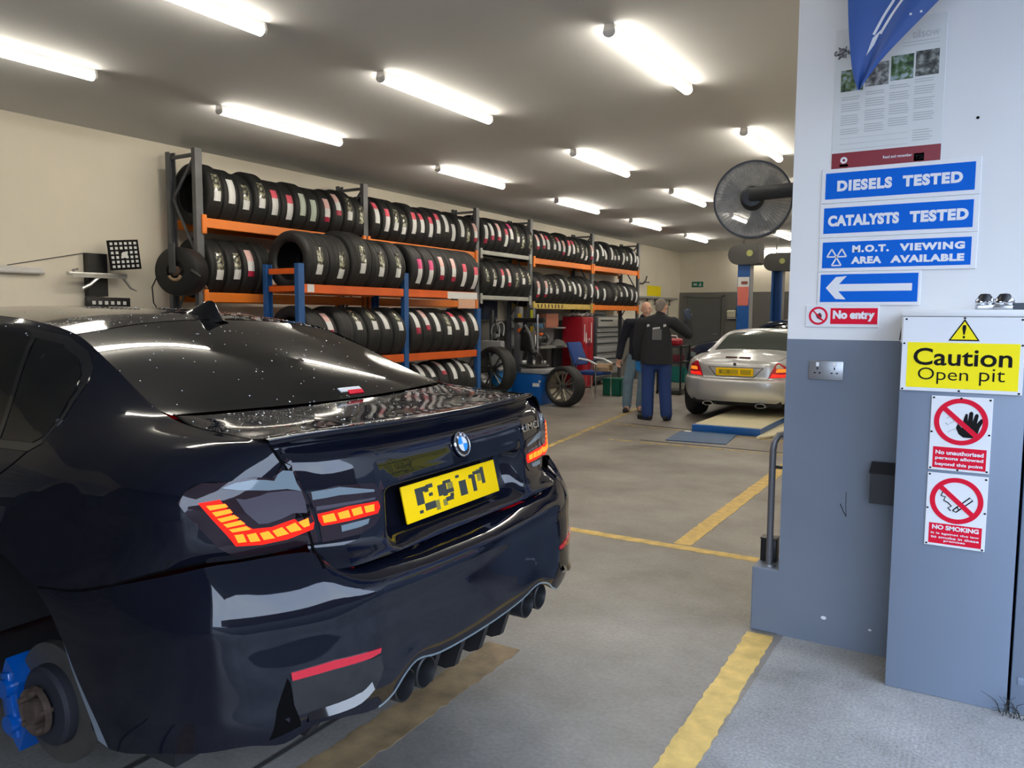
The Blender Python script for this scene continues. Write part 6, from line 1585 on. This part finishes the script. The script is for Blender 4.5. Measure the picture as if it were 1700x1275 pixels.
# ------------------------------------------------------------------ dark blue car on the two-post lift: same kind of saloon, without fine detail
dk = thing('car', 'dark blue saloon parked crosswise between the two lift posts', 'car', (-1.10, 16.25, 0), math.radians(90))
DKP = paint('dark_blue_car_paint', (0.006, 0.014, 0.035))
DS = Matrix.Diagonal((0.96, 0.93, 0.96, 1))
for src, nm, mm in ((sideL, 'body_side', DKP), (sideR, 'body_side', DKP), (bumper, 'rear_bumper', DKP), (lid, 'boot_lid', DKP), (roof, 'roof', DKP), (rwin, 'rear_window', M['glass']), (wscr, 'windscreen', M['glass']), (hood, 'bonnet', DKP), (nose, 'front_bumper', DKP)):
    me = src.data.copy(); me.materials.clear(); me.materials.append(mm); me.transform(DS)
    for p in me.polygons: p.material_index = 0
    mesh_obj(nm, me, None, dk)
for s in (-1, 1):
    P = [(u * -s * 0.96, l * 0.93, z * 0.96) for u, l, z in win]
    decal('side_window', P, (-s, 0, 0), M['glass'], dk, off=0.004, step=0.08, tree=bvh_of([o for o in dk.children if o.name.startswith('body_side')]))
    for l in (1.06, 3.87):
        wheel_parts(dk, -s * 0.76, l * 0.93, 0.335)
        MB().grid([[(-s * uu, l * 0.93 + 0.40 * math.cos(a), 0.40 + 0.40 * math.sin(a)) for a in np.linspace(0.05, PI - 0.05, 20)] for uu in (0.86, 0.55)]).build('wheel_housing', M['liner'], dk)
    lamp_p = [(-s * u, l * 0.93, z * 0.96) for u, l, z in ((.84, 4.33, .80), (.72, 4.44, .82), (.70, 4.47, .72), (.84, 4.33, .70))]
    decal('headlamp', lamp_p, (s * 0.5, -0.85, 0), M['lens_grey'], dk, off=0.004, step=0.05, tree=bvh_of([o for o in dk.children if o.name.split('.')[0] in ('body_side', 'front_bumper')]))
MB().box((0, 2.2, 0.33), (1.5, 3.5, 0.06)).build('underbody', M['liner'], dk, smooth=0)

# ------------------------------------------------------------------ silver roadster seen from behind
slk = thing('car', 'silver two-seat roadster with yellow number plate seen from behind', 'car', (-3.03, 10.85, 0))
M['silver'] = mat('silver_car_paint', (0.52, 0.53, 0.54), 0.32, metal=0.55, coat=0.6)
PL = catmull([(0, 0), (.30, .012), (.52, .05), (.66, .12), (.76, .25), (.825, .42), (.86, .65), (.885, 1.0), (.885, 1.8), (.87, 2.6), (.88, 3.2), (.84, 3.6), (.70, 3.92), (.40, 4.05), (0, 4.08)], 4)
def contour(inset, z):
    """Plan outline of the roadster inset by a distance, left half, at height z(l)."""
    out = []
    for i, (u, l) in enumerate(PL):
        a = PL[max(i - 1, 0)]; b = PL[min(i + 1, len(PL) - 1)]
        t = np.array([b[0] - a[0], b[1] - a[1]]); t = t / np.linalg.norm(t); n = np.array([-t[1], t[0]])
        if i in (0, len(PL) - 1): n = np.array([0, 1.0 if i == 0 else -1.0])
        k = inset(l) if callable(inset) else inset
        out.append((-(u + n[0] * k), l + n[1] * k, z(l) if callable(z) else z))
    return out
lerp = lambda xs, ys: (lambda l: float(np.interp(l, xs, ys)))
rowsz = [
    (lerp([0, .5, 1, 4], [.10, .08, .06, .06]), lerp([0, .3, .5, 1.2, 3.4, 4], [.30, .29, .27, .22, .22, .25])),
    (lerp([0, 4], [.035, .02]), lerp([0, .5, 1, 4], [.37, .36, .33, .33])),
    (lerp([0, 4], [.008, .01]), lerp([0, .5, 1, 4], [.45, .45, .45, .45])),
    (0.0, lerp([0, 1, 4], [.56, .57, .54])),
    (lerp([0, .5, 1, 4], [.012, .006, .0, .0]), lerp([0, .5, 1, 4], [.615, .625, .66, .60])),
    (lerp([0, .3, .6, 1, 4], [.055, .04, .01, .005, .01]), lerp([0, .5, 1, 4], [.635, .655, .70, .63])),
    (lerp([0, .3, .6, 1, 4], [.065, .05, .02, .012, .03]), lerp([0, .5, 1, 3, 4], [.73, .76, .80, .76, .66])),
    (lerp([0, .3, .6, 1, 4], [.080, .075, .06, .05, .10]), lerp([0, .3, .6, 1, 2, 3, 4], [.84, .85, .87, .89, .88, .82, .68])),
    (lerp([0, .3, .6, 1, 4], [.110, .12, .12, .11, .2]), lerp([0, .3, .6, 1, 2, 3, 4], [.875, .89, .915, .935, .915, .85, .70]))]
G = np.array([contour(i_, z_) for i_, z_ in rowsz])
G = np.array([catmull(G[:, j], 4) for j in range(G.shape[1])]).transpose(1, 0, 2)
full = [list(map(tuple, r)) + [(-u, l, z) for u, l, z in r[-2:0:-1]] for r in G]
mb = MB().grid(full, close_u=True)
# the upper surface: tail deck, cowl and bonnet, crowned between the two top edges
top = G[-1]
R_ = []
for (u, l, z) in top:
    lc = l
    R_.append([(u * t, lc, z + 0.075 * (1 - t * t) * min(1, (4.0 - l) / 0.8) * min(1, l / 0.5)) for t in np.linspace(1, -1, 17)])
slk_body = mb.build('body', M['silver'], slk, smooth=40, weld=0.0005)
deck = MB().grid(R_).build('boot_and_bonnet', M['silver'], slk, smooth=40)
# greenhouse
def gh(l, zb, zr, ub, ur, uc):
    return half([(-ub, l, zb), (-(ub * 0.62 + ur * 0.38), l, zb + (zr - zb) * 0.42), (-ur, l, zr - 0.055), (-uc, l, zr - 0.012), (0, l, zr)])
GHS = [gh(.92, .96, 1.005, .68, .62, .36), gh(1.12, .96, 1.10, .70, .60, .36), gh(1.36, .96, 1.225, .72, .58, .36), gh(1.55, .955, 1.285, .73, .57, .36), gh(1.9, .95, 1.315, .735, .565, .36), gh(2.2, .94, 1.300, .73, .565, .36), gh(2.45, .93, 1.225, .72, .575, .36), gh(2.85, .90, 1.02, .70, .62, .40), gh(3.0, .88, .945, .68, .63, .40)]
cab = MB().grid(surf(GHS, 3, 3)).build('hardtop', M['silver'], slk, smooth=40)
CB = bvh_of([cab]); SB = bvh_of([slk_body, deck])
M['glass_green'] = mat('grey_green_glass', (0.035, 0.045, 0.04), 0.04, coat=0.5)
decal('rear_window', [(-.57, .96, 1.02), (-.53, 1.15, 1.10), (-.48, 1.38, 1.20), (-.40, 1.46, 1.245), (0, 1.52, 1.285), (.40, 1.46, 1.245), (.48, 1.38, 1.20), (.53, 1.15, 1.10), (.57, .96, 1.02), (0, .94, 1.018)], (0, 0.75, -0.66), M['glass_green'], slk, off=0.003, step=0.06, tree=CB)
decal('windscreen', [(-.55, 2.85, 1.0), (-.48, 2.36, 1.23), (0, 2.33, 1.27), (.48, 2.36, 1.23), (.55, 2.85, 1.0), (0, 2.92, .99)], (0, -0.6, -0.8), M['glass_green'], slk, off=0.003, step=0.08, tree=CB)
for s in (-1, 1):
    decal('side_window', [(s * .7, 1.50, 1.0), (s * .6, 1.62, 1.225), (s * .6, 2.15, 1.235), (s * .65, 2.45, 1.13), (s * .7, 2.68, .98), (s * .72, 2.1, .985)], (-s, 0, 0), M['glass_green'], slk, off=0.003, step=0.08, tree=CB)
    d = (-s * 0.45, 1, 0)
    g = lambda P: [(s * u, l, z) for u, l, z in P]
    lm = decal('tail_lamp', g([(.70, .17, .665), (.475, .06, .655), (.515, .07, .75), (.565, .10, .855), (.60, .13, .865), (.70, .2, .80), (.715, .2, .74)]), d, M['reflector'], slk, off=0.004, step=0.03, tree=SB)
    decal('indicator', g([(.70, .18, .74), (.565, .09, .735), (.575, .09, .775), (.60, .1, .785), (.695, .18, .785)]), d, mat('amber_lens', (0.8, 0.20, 0.01), 0.2, coat=1.0, emit=(1, 0.30, 0.02), estr=0.7), lm, off=0.006, step=0.05, thick=0.001, tree=SB)
    decal('stop_light', g([(.69, .17, .672), (.50, .06, .662), (.525, .07, .715), (.62, .11, .705), (.70, .18, .715)]), d, mat('red_lens', (0.75, 0.02, 0.01), 0.2, coat=1.0, emit=(1, 0.02, 0.008), estr=0.8), lm, off=0.006, step=0.05, thick=0.001, tree=SB)
    if s > 0: decal('reversing_light', g([(.66, .15, .79), (.565, .09, .79), (.57, .10, .835), (.60, .12, .845)]), d, mat('clear_lens', (0.65, 0.62, 0.58), 0.15, coat=1.0), lm, off=0.006, step=0.05, thick=0.001, tree=SB)
    seam('boot_gap', g([(.46, .05, .66), (.50, .07, .76), (.545, .11, .85), (.57, .2, .885), (.60, .5, .92), (.61, .85, .95)]), (-s * 0.2, 0.8, -0.6), 0.007, M['gap'], slk, tree=SB)
    for l in (0.86, 3.29): wheel_parts(slk, s * 0.775, l, 0.315, R=0.315, w=0.22, rim=0.215)
    tpi = MB().prism([(s * .37 + 0.075 * math.cos(a), 0.265 + 0.032 * math.sin(a)) for a in np.linspace(0, 2 * PI, 20)[:-1]], 0.06, 0.30, 'Y').build('tailpipe', M['chrome'], slk)
    MB().prism([(s * .37 + 0.062 * math.cos(a), 0.265 + 0.024 * math.sin(a)) for a in np.linspace(0, 2 * PI, 20)[:-1]], 0.057, 0.0605, 'Y').build('pipe_bore', M['gap'], tpi)
def flatpanel(name, P, m, off, thick=0.003, parent=slk, step=0.05): return decal(name, P, (0, 1, 0), m, parent, off=off, step=step, thick=thick, tree=SB)
flatpanel('plate_surround', [(-.385, .06, .792), (.395, .06, .792), (.27, .06, .655), (-.26, .06, .655)], M['black_metal'], 0.002)
flatpanel('plate_recess', [(-.365, .06, .785), (.375, .06, .785), (.262, .06, .662), (-.252, .06, .662)], M['silver'], 0.004)
npl = MB().box((0.003, 0.045, 0.728), (0.52, 0.012, 0.108), bevel=0.003).build('number_plate', M['plate'], slk)
for x0, x1 in ((-.215, .06), (.085, .235)):
    MB().box(((x0 + x1) / 2, 0.038, 0.728), (x1 - x0, 0.003, 0.07)).build('plate_mark', mat('plate_shade', (0.45, 0.33, 0.0), 0.5), npl, smooth=0)
for x in (-.19, -.08): MB().box((x, 0.0358, 0.728), (0.04, 0.002, 0.045)).build('plate_mark', mat('plate_smudge', (0.25, 0.18, 0.01), 0.5), npl, smooth=0)
for x in (-0.095, 0.095):
    hb_ = SB.ray_cast(Vector((x, 0.24, 2)), Vector((0, 0, -1)))[0]
    MB().box((x, 0.24, hb_.z + 0.004), (0.16, 0.05, 0.022), bevel=0.006).build('brake_light', mat('dark_red_lens', (0.05, 0.006, 0.006), 0.2), slk)
MB().lathe([(0.0, 0.0), (0.022, 0.0), (0.022, 0.004), (0, 0.005)], 24, 'Y', (0.0, 0.055, 0.835)).build('badge', M['chrome'], slk)
MB().box((0, 2.0, 0.245), (1.36, 3.3, 0.05)).box((0, 0.42, 0.30), (1.25, 0.5, 0.08)).build('underbody', M['liner'], slk, smooth=0)
for s in (-1, 1):
    for l in (0.86, 3.29): MB().grid([[(s * uu, l + 0.345 * math.cos(a), 0.33 + 0.345 * math.sin(a)) for a in np.linspace(0.15, PI - 0.15, 20)] for uu in (0.88, 0.60)]).build('wheel_housing', M['liner'], slk)

# ------------------------------------------------------------------ the two men
M['jacket_black'] = mat('black_work_jacket', (0.010, 0.011, 0.015), 0.85, bump=0.15, bscale=25)
M['jacket_navy'] = mat('navy_fleece', (0.007, 0.009, 0.018), 0.95, bump=0.15, bscale=40)
M['trouser_blue'] = mat('blue_work_trousers', (0.010, 0.036, 0.15), 0.85, bump=0.25, bscale=14)
M['jeans'] = mat('faded_blue_jeans', (0.14, 0.21, 0.27), 0.9, noise=0.15, nscale=10, bump=0.25, bscale=14)
M['shoe'] = mat('black_shoe', (0.008, 0.008, 0.009), 0.5)
M['shoe_grey'] = mat('grey_trainer', (0.20, 0.18, 0.17), 0.7)
M['hair_grey'] = mat('grey_hair', (0.20, 0.17, 0.15), 0.9, bump=0.5, bscale=90)
M['glove_blue'] = mat('blue_nitrile_glove', (0.01, 0.20, 0.55), 0.45)
M['glove_navy'] = mat('navy_work_glove', (0.012, 0.025, 0.06), 0.7)

def hand(mb, wrist, d, palm_n, spread, curl=0.35, size=1.0, thumb=1):
    """Palm, four fingers of different lengths and a thumb from the side of the palm."""
    w = Vector(wrist); d = Vector(d).normalized(); n = Vector(palm_n); n = (n - d * n.dot(d)).normalized(); s = d.cross(n) * thumb
    k = size
    for q in (-0.028, -0.010, 0.010, 0.028):
        capsule(mb, w + d * 0.012 * k + s * q * 0.7 * k, 0.015 * k, w + d * 0.085 * k + s * q * k, 0.0125 * k, 10)
    for q, L in ((-0.032, 0.062), (-0.011, 0.074), (0.011, 0.080), (0.032, 0.070)):
        a = w + d * 0.088 * k + s * q * k
        d1 = (d + s * q * spread * 10 + n * curl * 0.5).normalized(); b = a + d1 * L * 0.55 * k
        d2 = (d + s * q * spread * 8 + n * curl * 1.6).normalized(); c = b + d2 * L * 0.5 * k
        capsule(mb, a, 0.0098 * k, b, 0.0092 * k, 10); capsule(mb, b, 0.0092 * k, c, 0.0080 * k, 10)
    a = w + d * 0.028 * k + s * 0.030 * k; b = a + (s * 0.8 + d * 0.7 + n * 0.25).normalized() * 0.042 * k; c = b + (d * 0.9 + s * 0.25 + n * 0.35).normalized() * 0.034 * k
    capsule(mb, a, 0.0135 * k, b, 0.011 * k, 10); capsule(mb, b, 0.011 * k, c, 0.009 * k, 10)

def head(mb, c, f, up=(0, 0, 1)):
    """Skull, jaw, nose, brow and ears; f = the way the face looks."""
    c = Vector(c); f = Vector(f).normalized(); up = Vector(up); s = f.cross(up).normalized()
    rot = Matrix((s, f, up)).transposed()
    mb.ball(c + up * 0.020 - f * 0.006, (0.077, 0.095, 0.095), 20, 14, rot)
    mb.ball(c - up * 0.045 + f * 0.022, (0.058, 0.068, 0.068), 18, 12, rot)
    mb.ball(c - up * 0.092 + f * 0.060, (0.028, 0.022, 0.020), 12, 8, rot)
    capsule(mb, c + up * 0.012 + f * 0.088, 0.010, c - up * 0.030 + f * 0.106, 0.016, 10)
    mb.ball(c - up * 0.034 + f * 0.098, (0.020, 0.012, 0.011), 10, 8, rot)
    for q in (-1, 1):
        mb.ball(c + up * 0.022 + f * 0.080 + s * 0.032 * q, (0.026, 0.012, 0.010), 10, 8, rot)
        mb.ball(c - up * 0.028 + f * 0.066 + s * 0.038 * q, (0.022, 0.022, 0.020), 10, 8, rot)
        mb.ball(c - up * 0.005 - f * 0.004 + s * 0.080 * q, (0.010, 0.019, 0.032), 10, 8, rot)
        mb.ball(c - up * 0.062 + f * 0.086, (0.026, 0.012, 0.007), 10, 8, rot)
def face(parent, c, f, up=(0, 0, 1), smile=True):
    c = Vector(c); f = Vector(f).normalized(); up = Vector(up); s = f.cross(up).normalized(); rot = Matrix((s, f, up)).transposed()
    for q in (-1, 1):
        e = MB().ball(c + up * 0.006 + f * 0.078 + s * 0.032 * q, (0.0135, 0.011, 0.0085), 12, 8, rot).build('eye', M['sign_white'], parent)
        MB().ball(c + up * 0.006 + f * 0.0875 + s * 0.032 * q, (0.0055, 0.0035, 0.0055), 10, 6, rot).build('pupil', M['ink'], e)
        MB().tube([c + up * 0.028 + f * 0.089 + s * 0.014 * q, c + up * 0.034 + f * 0.090 + s * 0.032 * q, c + up * 0.026 + f * 0.080 + s * 0.050 * q], 0.0042, 6).build('eyebrow', M['hair_grey'], parent)
    P = [c - up * (0.062 - 0.010 * (abs(t) ** 2)) + f * (0.096 - 0.016 * t * t) + s * 0.027 * t for t in np.linspace(-1, 1, 9)]
    m = MB().tube(P, [0.003, 0.006, 0.008, 0.009, 0.009, 0.009, 0.008, 0.006, 0.003], 8).build('mouth', mat('lip_red', (0.22, 0.06, 0.05), 0.5), parent)
    if smile: MB().tube([p + f * 0.006 for p in P[1:-1]], [0.002, 0.004, 0.005, 0.005, 0.005, 0.004, 0.002], 8).build('teeth', M['white'], m)
def leg(mb, h, k, a, r):
    capsule(mb, h, r[0], k, r[1], 16); capsule(mb, k, r[1], a, r[2], 16)
def shoe(parent, ankle, d, m, L=0.27):
    a = Vector(ankle); d = Vector((d[0], d[1], 0)).normalized(); s = Vector((-d.y, d.x, 0))
    mb = MB()
    capsule(mb, Vector((a.x, a.y, 0.045)) - d * 0.05, 0.042, Vector((a.x, a.y, 0.040)) + d * (L - 0.12), 0.040, 14)
    mb.ball(Vector((a.x, a.y, 0.05)), (0.045, 0.045, 0.055), 14, 10)
    for v in mb.bm.verts:
        if v.co.z < 0.006: v.co.z = 0.004
    me = remesh_obj(mb, 0.009, 'shoe', 3); o = mesh_obj('shoe', me, m, parent)
    sl = MB()
    P = []
    for k_ in range(24):
        t = 2 * PI * k_ / 24; P.append(((d * (0.5 * L * math.cos(t)) + s * (0.047 * math.sin(t)) + a + d * 0.055).x, (d * (0.5 * L * math.cos(t)) + s * (0.047 * math.sin(t)) + a + d * 0.055).y))
    sl.prism(P, 0.0, 0.022, 'Z').build('sole', M['black'], o, smooth=30)

# --- man A: seen from behind, black jacket, right arm raised
pa = thing('person', 'man seen from behind in black jacket and dark blue trousers, right hand raised', 'person', (-4.085, 10.62, 0), math.radians(20))
sh_l, el_l, wr_l = Vector((-.215, .0, 1.40)), Vector((-.265, .02, 1.12)), Vector((-.255, .09, .865))
sh_r, el_r, wr_r = Vector((.235, .02, 1.41)), Vector((.455, .10, 1.245)), Vector((.435, .17, 1.445))
hd = Vector((.065, .05, 1.635))
hip = [(-.095, 0, .90), (.125, 0, .90)]; kn = [(-.105, .02, .50), (.135, .01, .50)]; an = [(-.105, -.02, .10), (.165, -.03, .10)]
fA = Vector((.55, .83, 0))
b = MB()
capsule(b, (.015, 0, .95), .135, (.015, .01, 1.30), .150, 18, 0.72, (0, 1, 0)); capsule(b, (-.14, .01, 1.40), .07, (.17, .02, 1.40), .07, 14)
capsule(b, (.03, .02, 1.43), .060, hd + Vector((0, -.02, -.06)), .058, 14)
head(b, hd, fA)
for s_, e_, w_ in ((sh_l, el_l, wr_l), (sh_r, el_r, wr_r)): capsule(b, s_, .055, e_, .042, 14); capsule(b, e_, .042, w_, .030, 14)
hand(b, wr_l, (0.02, 0.05, -1), (0.6, 0.8, 0), 0.25, 0.45)
hand(b, wr_r, (-0.10, 0.25, 1), (0, 1, -0.2), 0.3, 0.5, thumb=-1)
for h_, k_, a_ in zip(hip, kn, an):
    leg(b, h_, k_, a_, (.085, .058, .040)); capsule(b, a_, .040, (a_[0], a_[1] + .10, .045), .034, 12)
body = mesh_obj('body', remesh_obj(b, 0.0065, 'body', 4), M['skin'], pa)
j = MB()
capsule(j, (.014, 0, .70), .245, (.012, .01, 1.20), .205, 24, 0.66, (0, 1, 0)); capsule(j, (.012, 0, 1.15), .19, (.012, .0, 1.34), .165, 24, 0.70, (0, 1, 0))
capsule(j, (-.165, .0, 1.405), .078, (.185, .015, 1.415), .078, 16); capsule(j, (.03, .01, 1.44), .092, (.05, .025, 1.525), .070, 16); capsule(j, (.02, .01, 1.47), .075, (-.19, .0, 1.40), .075, 14); capsule(j, (.03, .01, 1.47), .075, (.21, .01, 1.41), .075, 14)
for s_, e_, w_ in ((sh_l, el_l, wr_l), (sh_r, el_r, wr_r)):
    capsule(j, s_, .086, e_, .074, 16); capsule(j, e_, .074, e_.lerp(w_, 0.90), .054, 16)
jk = remesh_obj(j, 0.011, 'jacket', 5)
bmj = bmesh.new(); bmj.from_mesh(jk)
bmesh.ops.bisect_plane(bmj, geom=bmj.verts[:] + bmj.edges[:] + bmj.faces[:], plane_co=(0, 0, .815), plane_no=(0, 0, -1), clear_outer=True)
bmj.to_mesh(jk); bmj.free()
for p in jk.polygons: p.use_smooth = True
jko = mesh_obj('jacket', jk, M['jacket_black'], pa)
JB = bvh_of([jko])
decal('back_print', [(-.055, -.4, 1.315), (.075, -.4, 1.315), (.075, -.4, 1.165), (-.055, -.4, 1.165)], (0, 1, 0), mat('grey_print', (0.10, 0.10, 0.11), 0.7), jko, off=0.004, step=0.04, thick=0.001, tree=JB)
decal('back_print', [(-.05, -.4, 1.335), (.05, -.4, 1.350), (.05, -.4, 1.325), (-.05, -.4, 1.312)], (0, 1, 0), mat('pale_print', (0.45, 0.45, 0.46), 0.7), jko, off=0.006, step=0.04, thick=0.001, tree=JB)
for x in (-.115, .115):
    decal('back_print', [(x - .018, -.4, 1.385), (x + .018, -.4, 1.385), (x + .018, -.4, 1.355), (x - .018, -.4, 1.345)], (0, 1, 0), mat('pale_print', (0, 0, 0)), jko, off=0.005, step=0.04, thick=0.001, tree=JB)
tr = MB()
capsule(tr, (.015, 0, .86), .155, (.015, 0, .90), .155, 20, 0.74, (0, 1, 0))
for h_, k_, a_ in zip(hip, kn, an): leg(tr, h_, k_, (a_[0], a_[1], .095), (.108, .092, .086))
mesh_obj('trousers', remesh_obj(tr, 0.011, 'trousers', 4), M['trouser_blue'], pa)
shoe(pa, (-.105, -.02, 0), (-.55, .5, 0), M['shoe']); shoe(pa, (.165, -.03, 0), (.25, .9, 0), M['shoe'])
gl = MB(); hand(gl, wr_l + Vector((0, 0, 0.0)), (0.02, 0.05, -1), (0.6, 0.8, 0), 0.25, 0.45, size=1.12); capsule(gl, wr_l + Vector((0, 0, .03)), .040, wr_l + Vector((0, 0, -.02)), .036, 12)
mesh_obj('glove', remesh_obj(gl, 0.006, 'glove', 2), M['glove_blue'], pa)
gl = MB(); hand(gl, wr_r, (-0.10, 0.25, 1), (0, 1, -0.2), 0.3, 0.5, size=1.12, thumb=-1); capsule(gl, wr_r - Vector((0, 0, .03)), .040, wr_r + Vector((0, 0, .02)), .037, 12)
mesh_obj('glove', remesh_obj(gl, 0.006, 'glove', 2), M['glove_navy'], pa)
h = MB(); c = hd; sA = fA.cross(Vector((0, 0, 1))).normalized(); rA = Matrix((sA, fA, Vector((0, 0, 1)))).transposed()
h.ball(c + Vector((0, 0, .030)) - fA * .014, (.080, .094, .090), 20, 14, rA); h.ball(c - fA * .055 + Vector((0, 0, -.015)), (.066, .045, .065), 16, 12, rA)
hm = remesh_obj(h, 0.008, 'hair', 2)
bmh = bmesh.new(); bmh.from_mesh(hm)
bmesh.ops.bisect_plane(bmh, geom=bmh.verts[:] + bmh.edges[:] + bmh.faces[:], plane_co=c + fA * .045 + Vector((0, 0, .055)), plane_no=(fA + Vector((0, 0, -0.55))), clear_outer=True)
bmh.to_mesh(hm); bmh.free()
for p in hm.polygons: p.use_smooth = True
mesh_obj('hair', hm, M['hair_grey'], pa)
face(body, hd, fA, smile=False)

# --- man B: facing us, bald, navy top, faded jeans
pb = thing('person', 'smiling bald man in navy top and faded jeans standing behind the other man', 'person', (-4.66, 11.36, 0), math.radians(20))
hb = Vector((.115, -.04, 1.605)); fB = Vector((.22, -.97, -.06)).normalized()
sh_l, el_l, wr_l = Vector((-.165, 0, 1.385)), Vector((-.255, .02, 1.10)), Vector((-.295, -.05, .855))
sh_r, el_r, wr_r = Vector((.245, .0, 1.385)), Vector((.31, .03, 1.10)), Vector((.28, -.06, .87))
hip = [(-.06, 0, .88), (.125, 0, .88)]; kn = [(-.15, -.03, .48), (.08, -.01, .48)]; an = [(-.165, .0, .09), (.045, .05, .09)]
b = MB()
capsule(b, (.03, 0, .93), .130, (.04, .0, 1.28), .148, 18, 0.72, (0, 1, 0)); capsule(b, (-.11, 0, 1.385), .07, (.19, 0, 1.385), .07, 14)
capsule(b, (.07, .0, 1.41), .060, hb + Vector((0, .02, -.06)), .058, 14)
head(b, hb, fB)
for s_, e_, w_ in ((sh_l, el_l, wr_l), (sh_r, el_r, wr_r)): capsule(b, s_, .055, e_, .042, 14); capsule(b, e_, .042, w_, .032, 14)
hand(b, wr_l, (-0.12, -0.10, -1), (0.5, -0.8, 0), 0.15, 0.7, thumb=-1); hand(b, wr_r, (0.0, -0.1, -1), (-0.5, -0.8, 0), 0.2, 0.6)
for h_, k_, a_ in zip(hip, kn, an):
    leg(b, h_, k_, a_, (.085, .058, .040)); capsule(b, a_, .040, (a_[0], a_[1] - .10, .045), .034, 12)
body = mesh_obj('body', remesh_obj(b, 0.0065, 'body', 4), M['skin'], pb)
face(body, hb, fB)
j = MB()
capsule(j, (.035, 0, .72), .19, (.04, 0, 1.20), .180, 24, 0.72, (0, 1, 0)); capsule(j, (.04, 0, 1.15), .178, (.05, 0, 1.32), .155, 24, 0.72, (0, 1, 0))
capsule(j, (-.12, 0, 1.385), .078, (.20, 0, 1.385), .078, 16); capsule(j, (.065, -.005, 1.41), .082, (.08, -.01, 1.475), .070, 16)
for s_, e_, w_ in ((sh_l, el_l, wr_l), (sh_r, el_r, wr_r)):
    capsule(j, s_, .080, e_, .066, 16); capsule(j, e_, .066, e_.lerp(w_, 0.94), .054, 16)
jk = remesh_obj(j, 0.011, 'jacket', 5)
bmj = bmesh.new(); bmj.from_mesh(jk)
bmesh.ops.bisect_plane(bmj, geom=bmj.verts[:] + bmj.edges[:] + bmj.faces[:], plane_co=(0, 0, .825), plane_no=(0, 0, -1), clear_outer=True)
bmj.to_mesh(jk); bmj.free()
for p in jk.polygons: p.use_smooth = True
mesh_obj('jacket', jk, M['jacket_navy'], pb)
tr = MB()
capsule(tr, (.03, 0, .84), .145, (.03, 0, .88), .145, 20, 0.76, (0, 1, 0))
for h_, k_, a_ in zip(hip, kn, an): leg(tr, h_, k_, (a_[0], a_[1], .105), (.100, .082, .072))
mesh_obj('jeans', remesh_obj(tr, 0.011, 'jeans', 4), M['jeans'], pb)
shoe(pb, (-.165, .0, 0), (-.1, -1, 0), M['shoe']); shoe(pb, (.045, .05, 0), (.3, -1, 0), M['shoe_grey'])
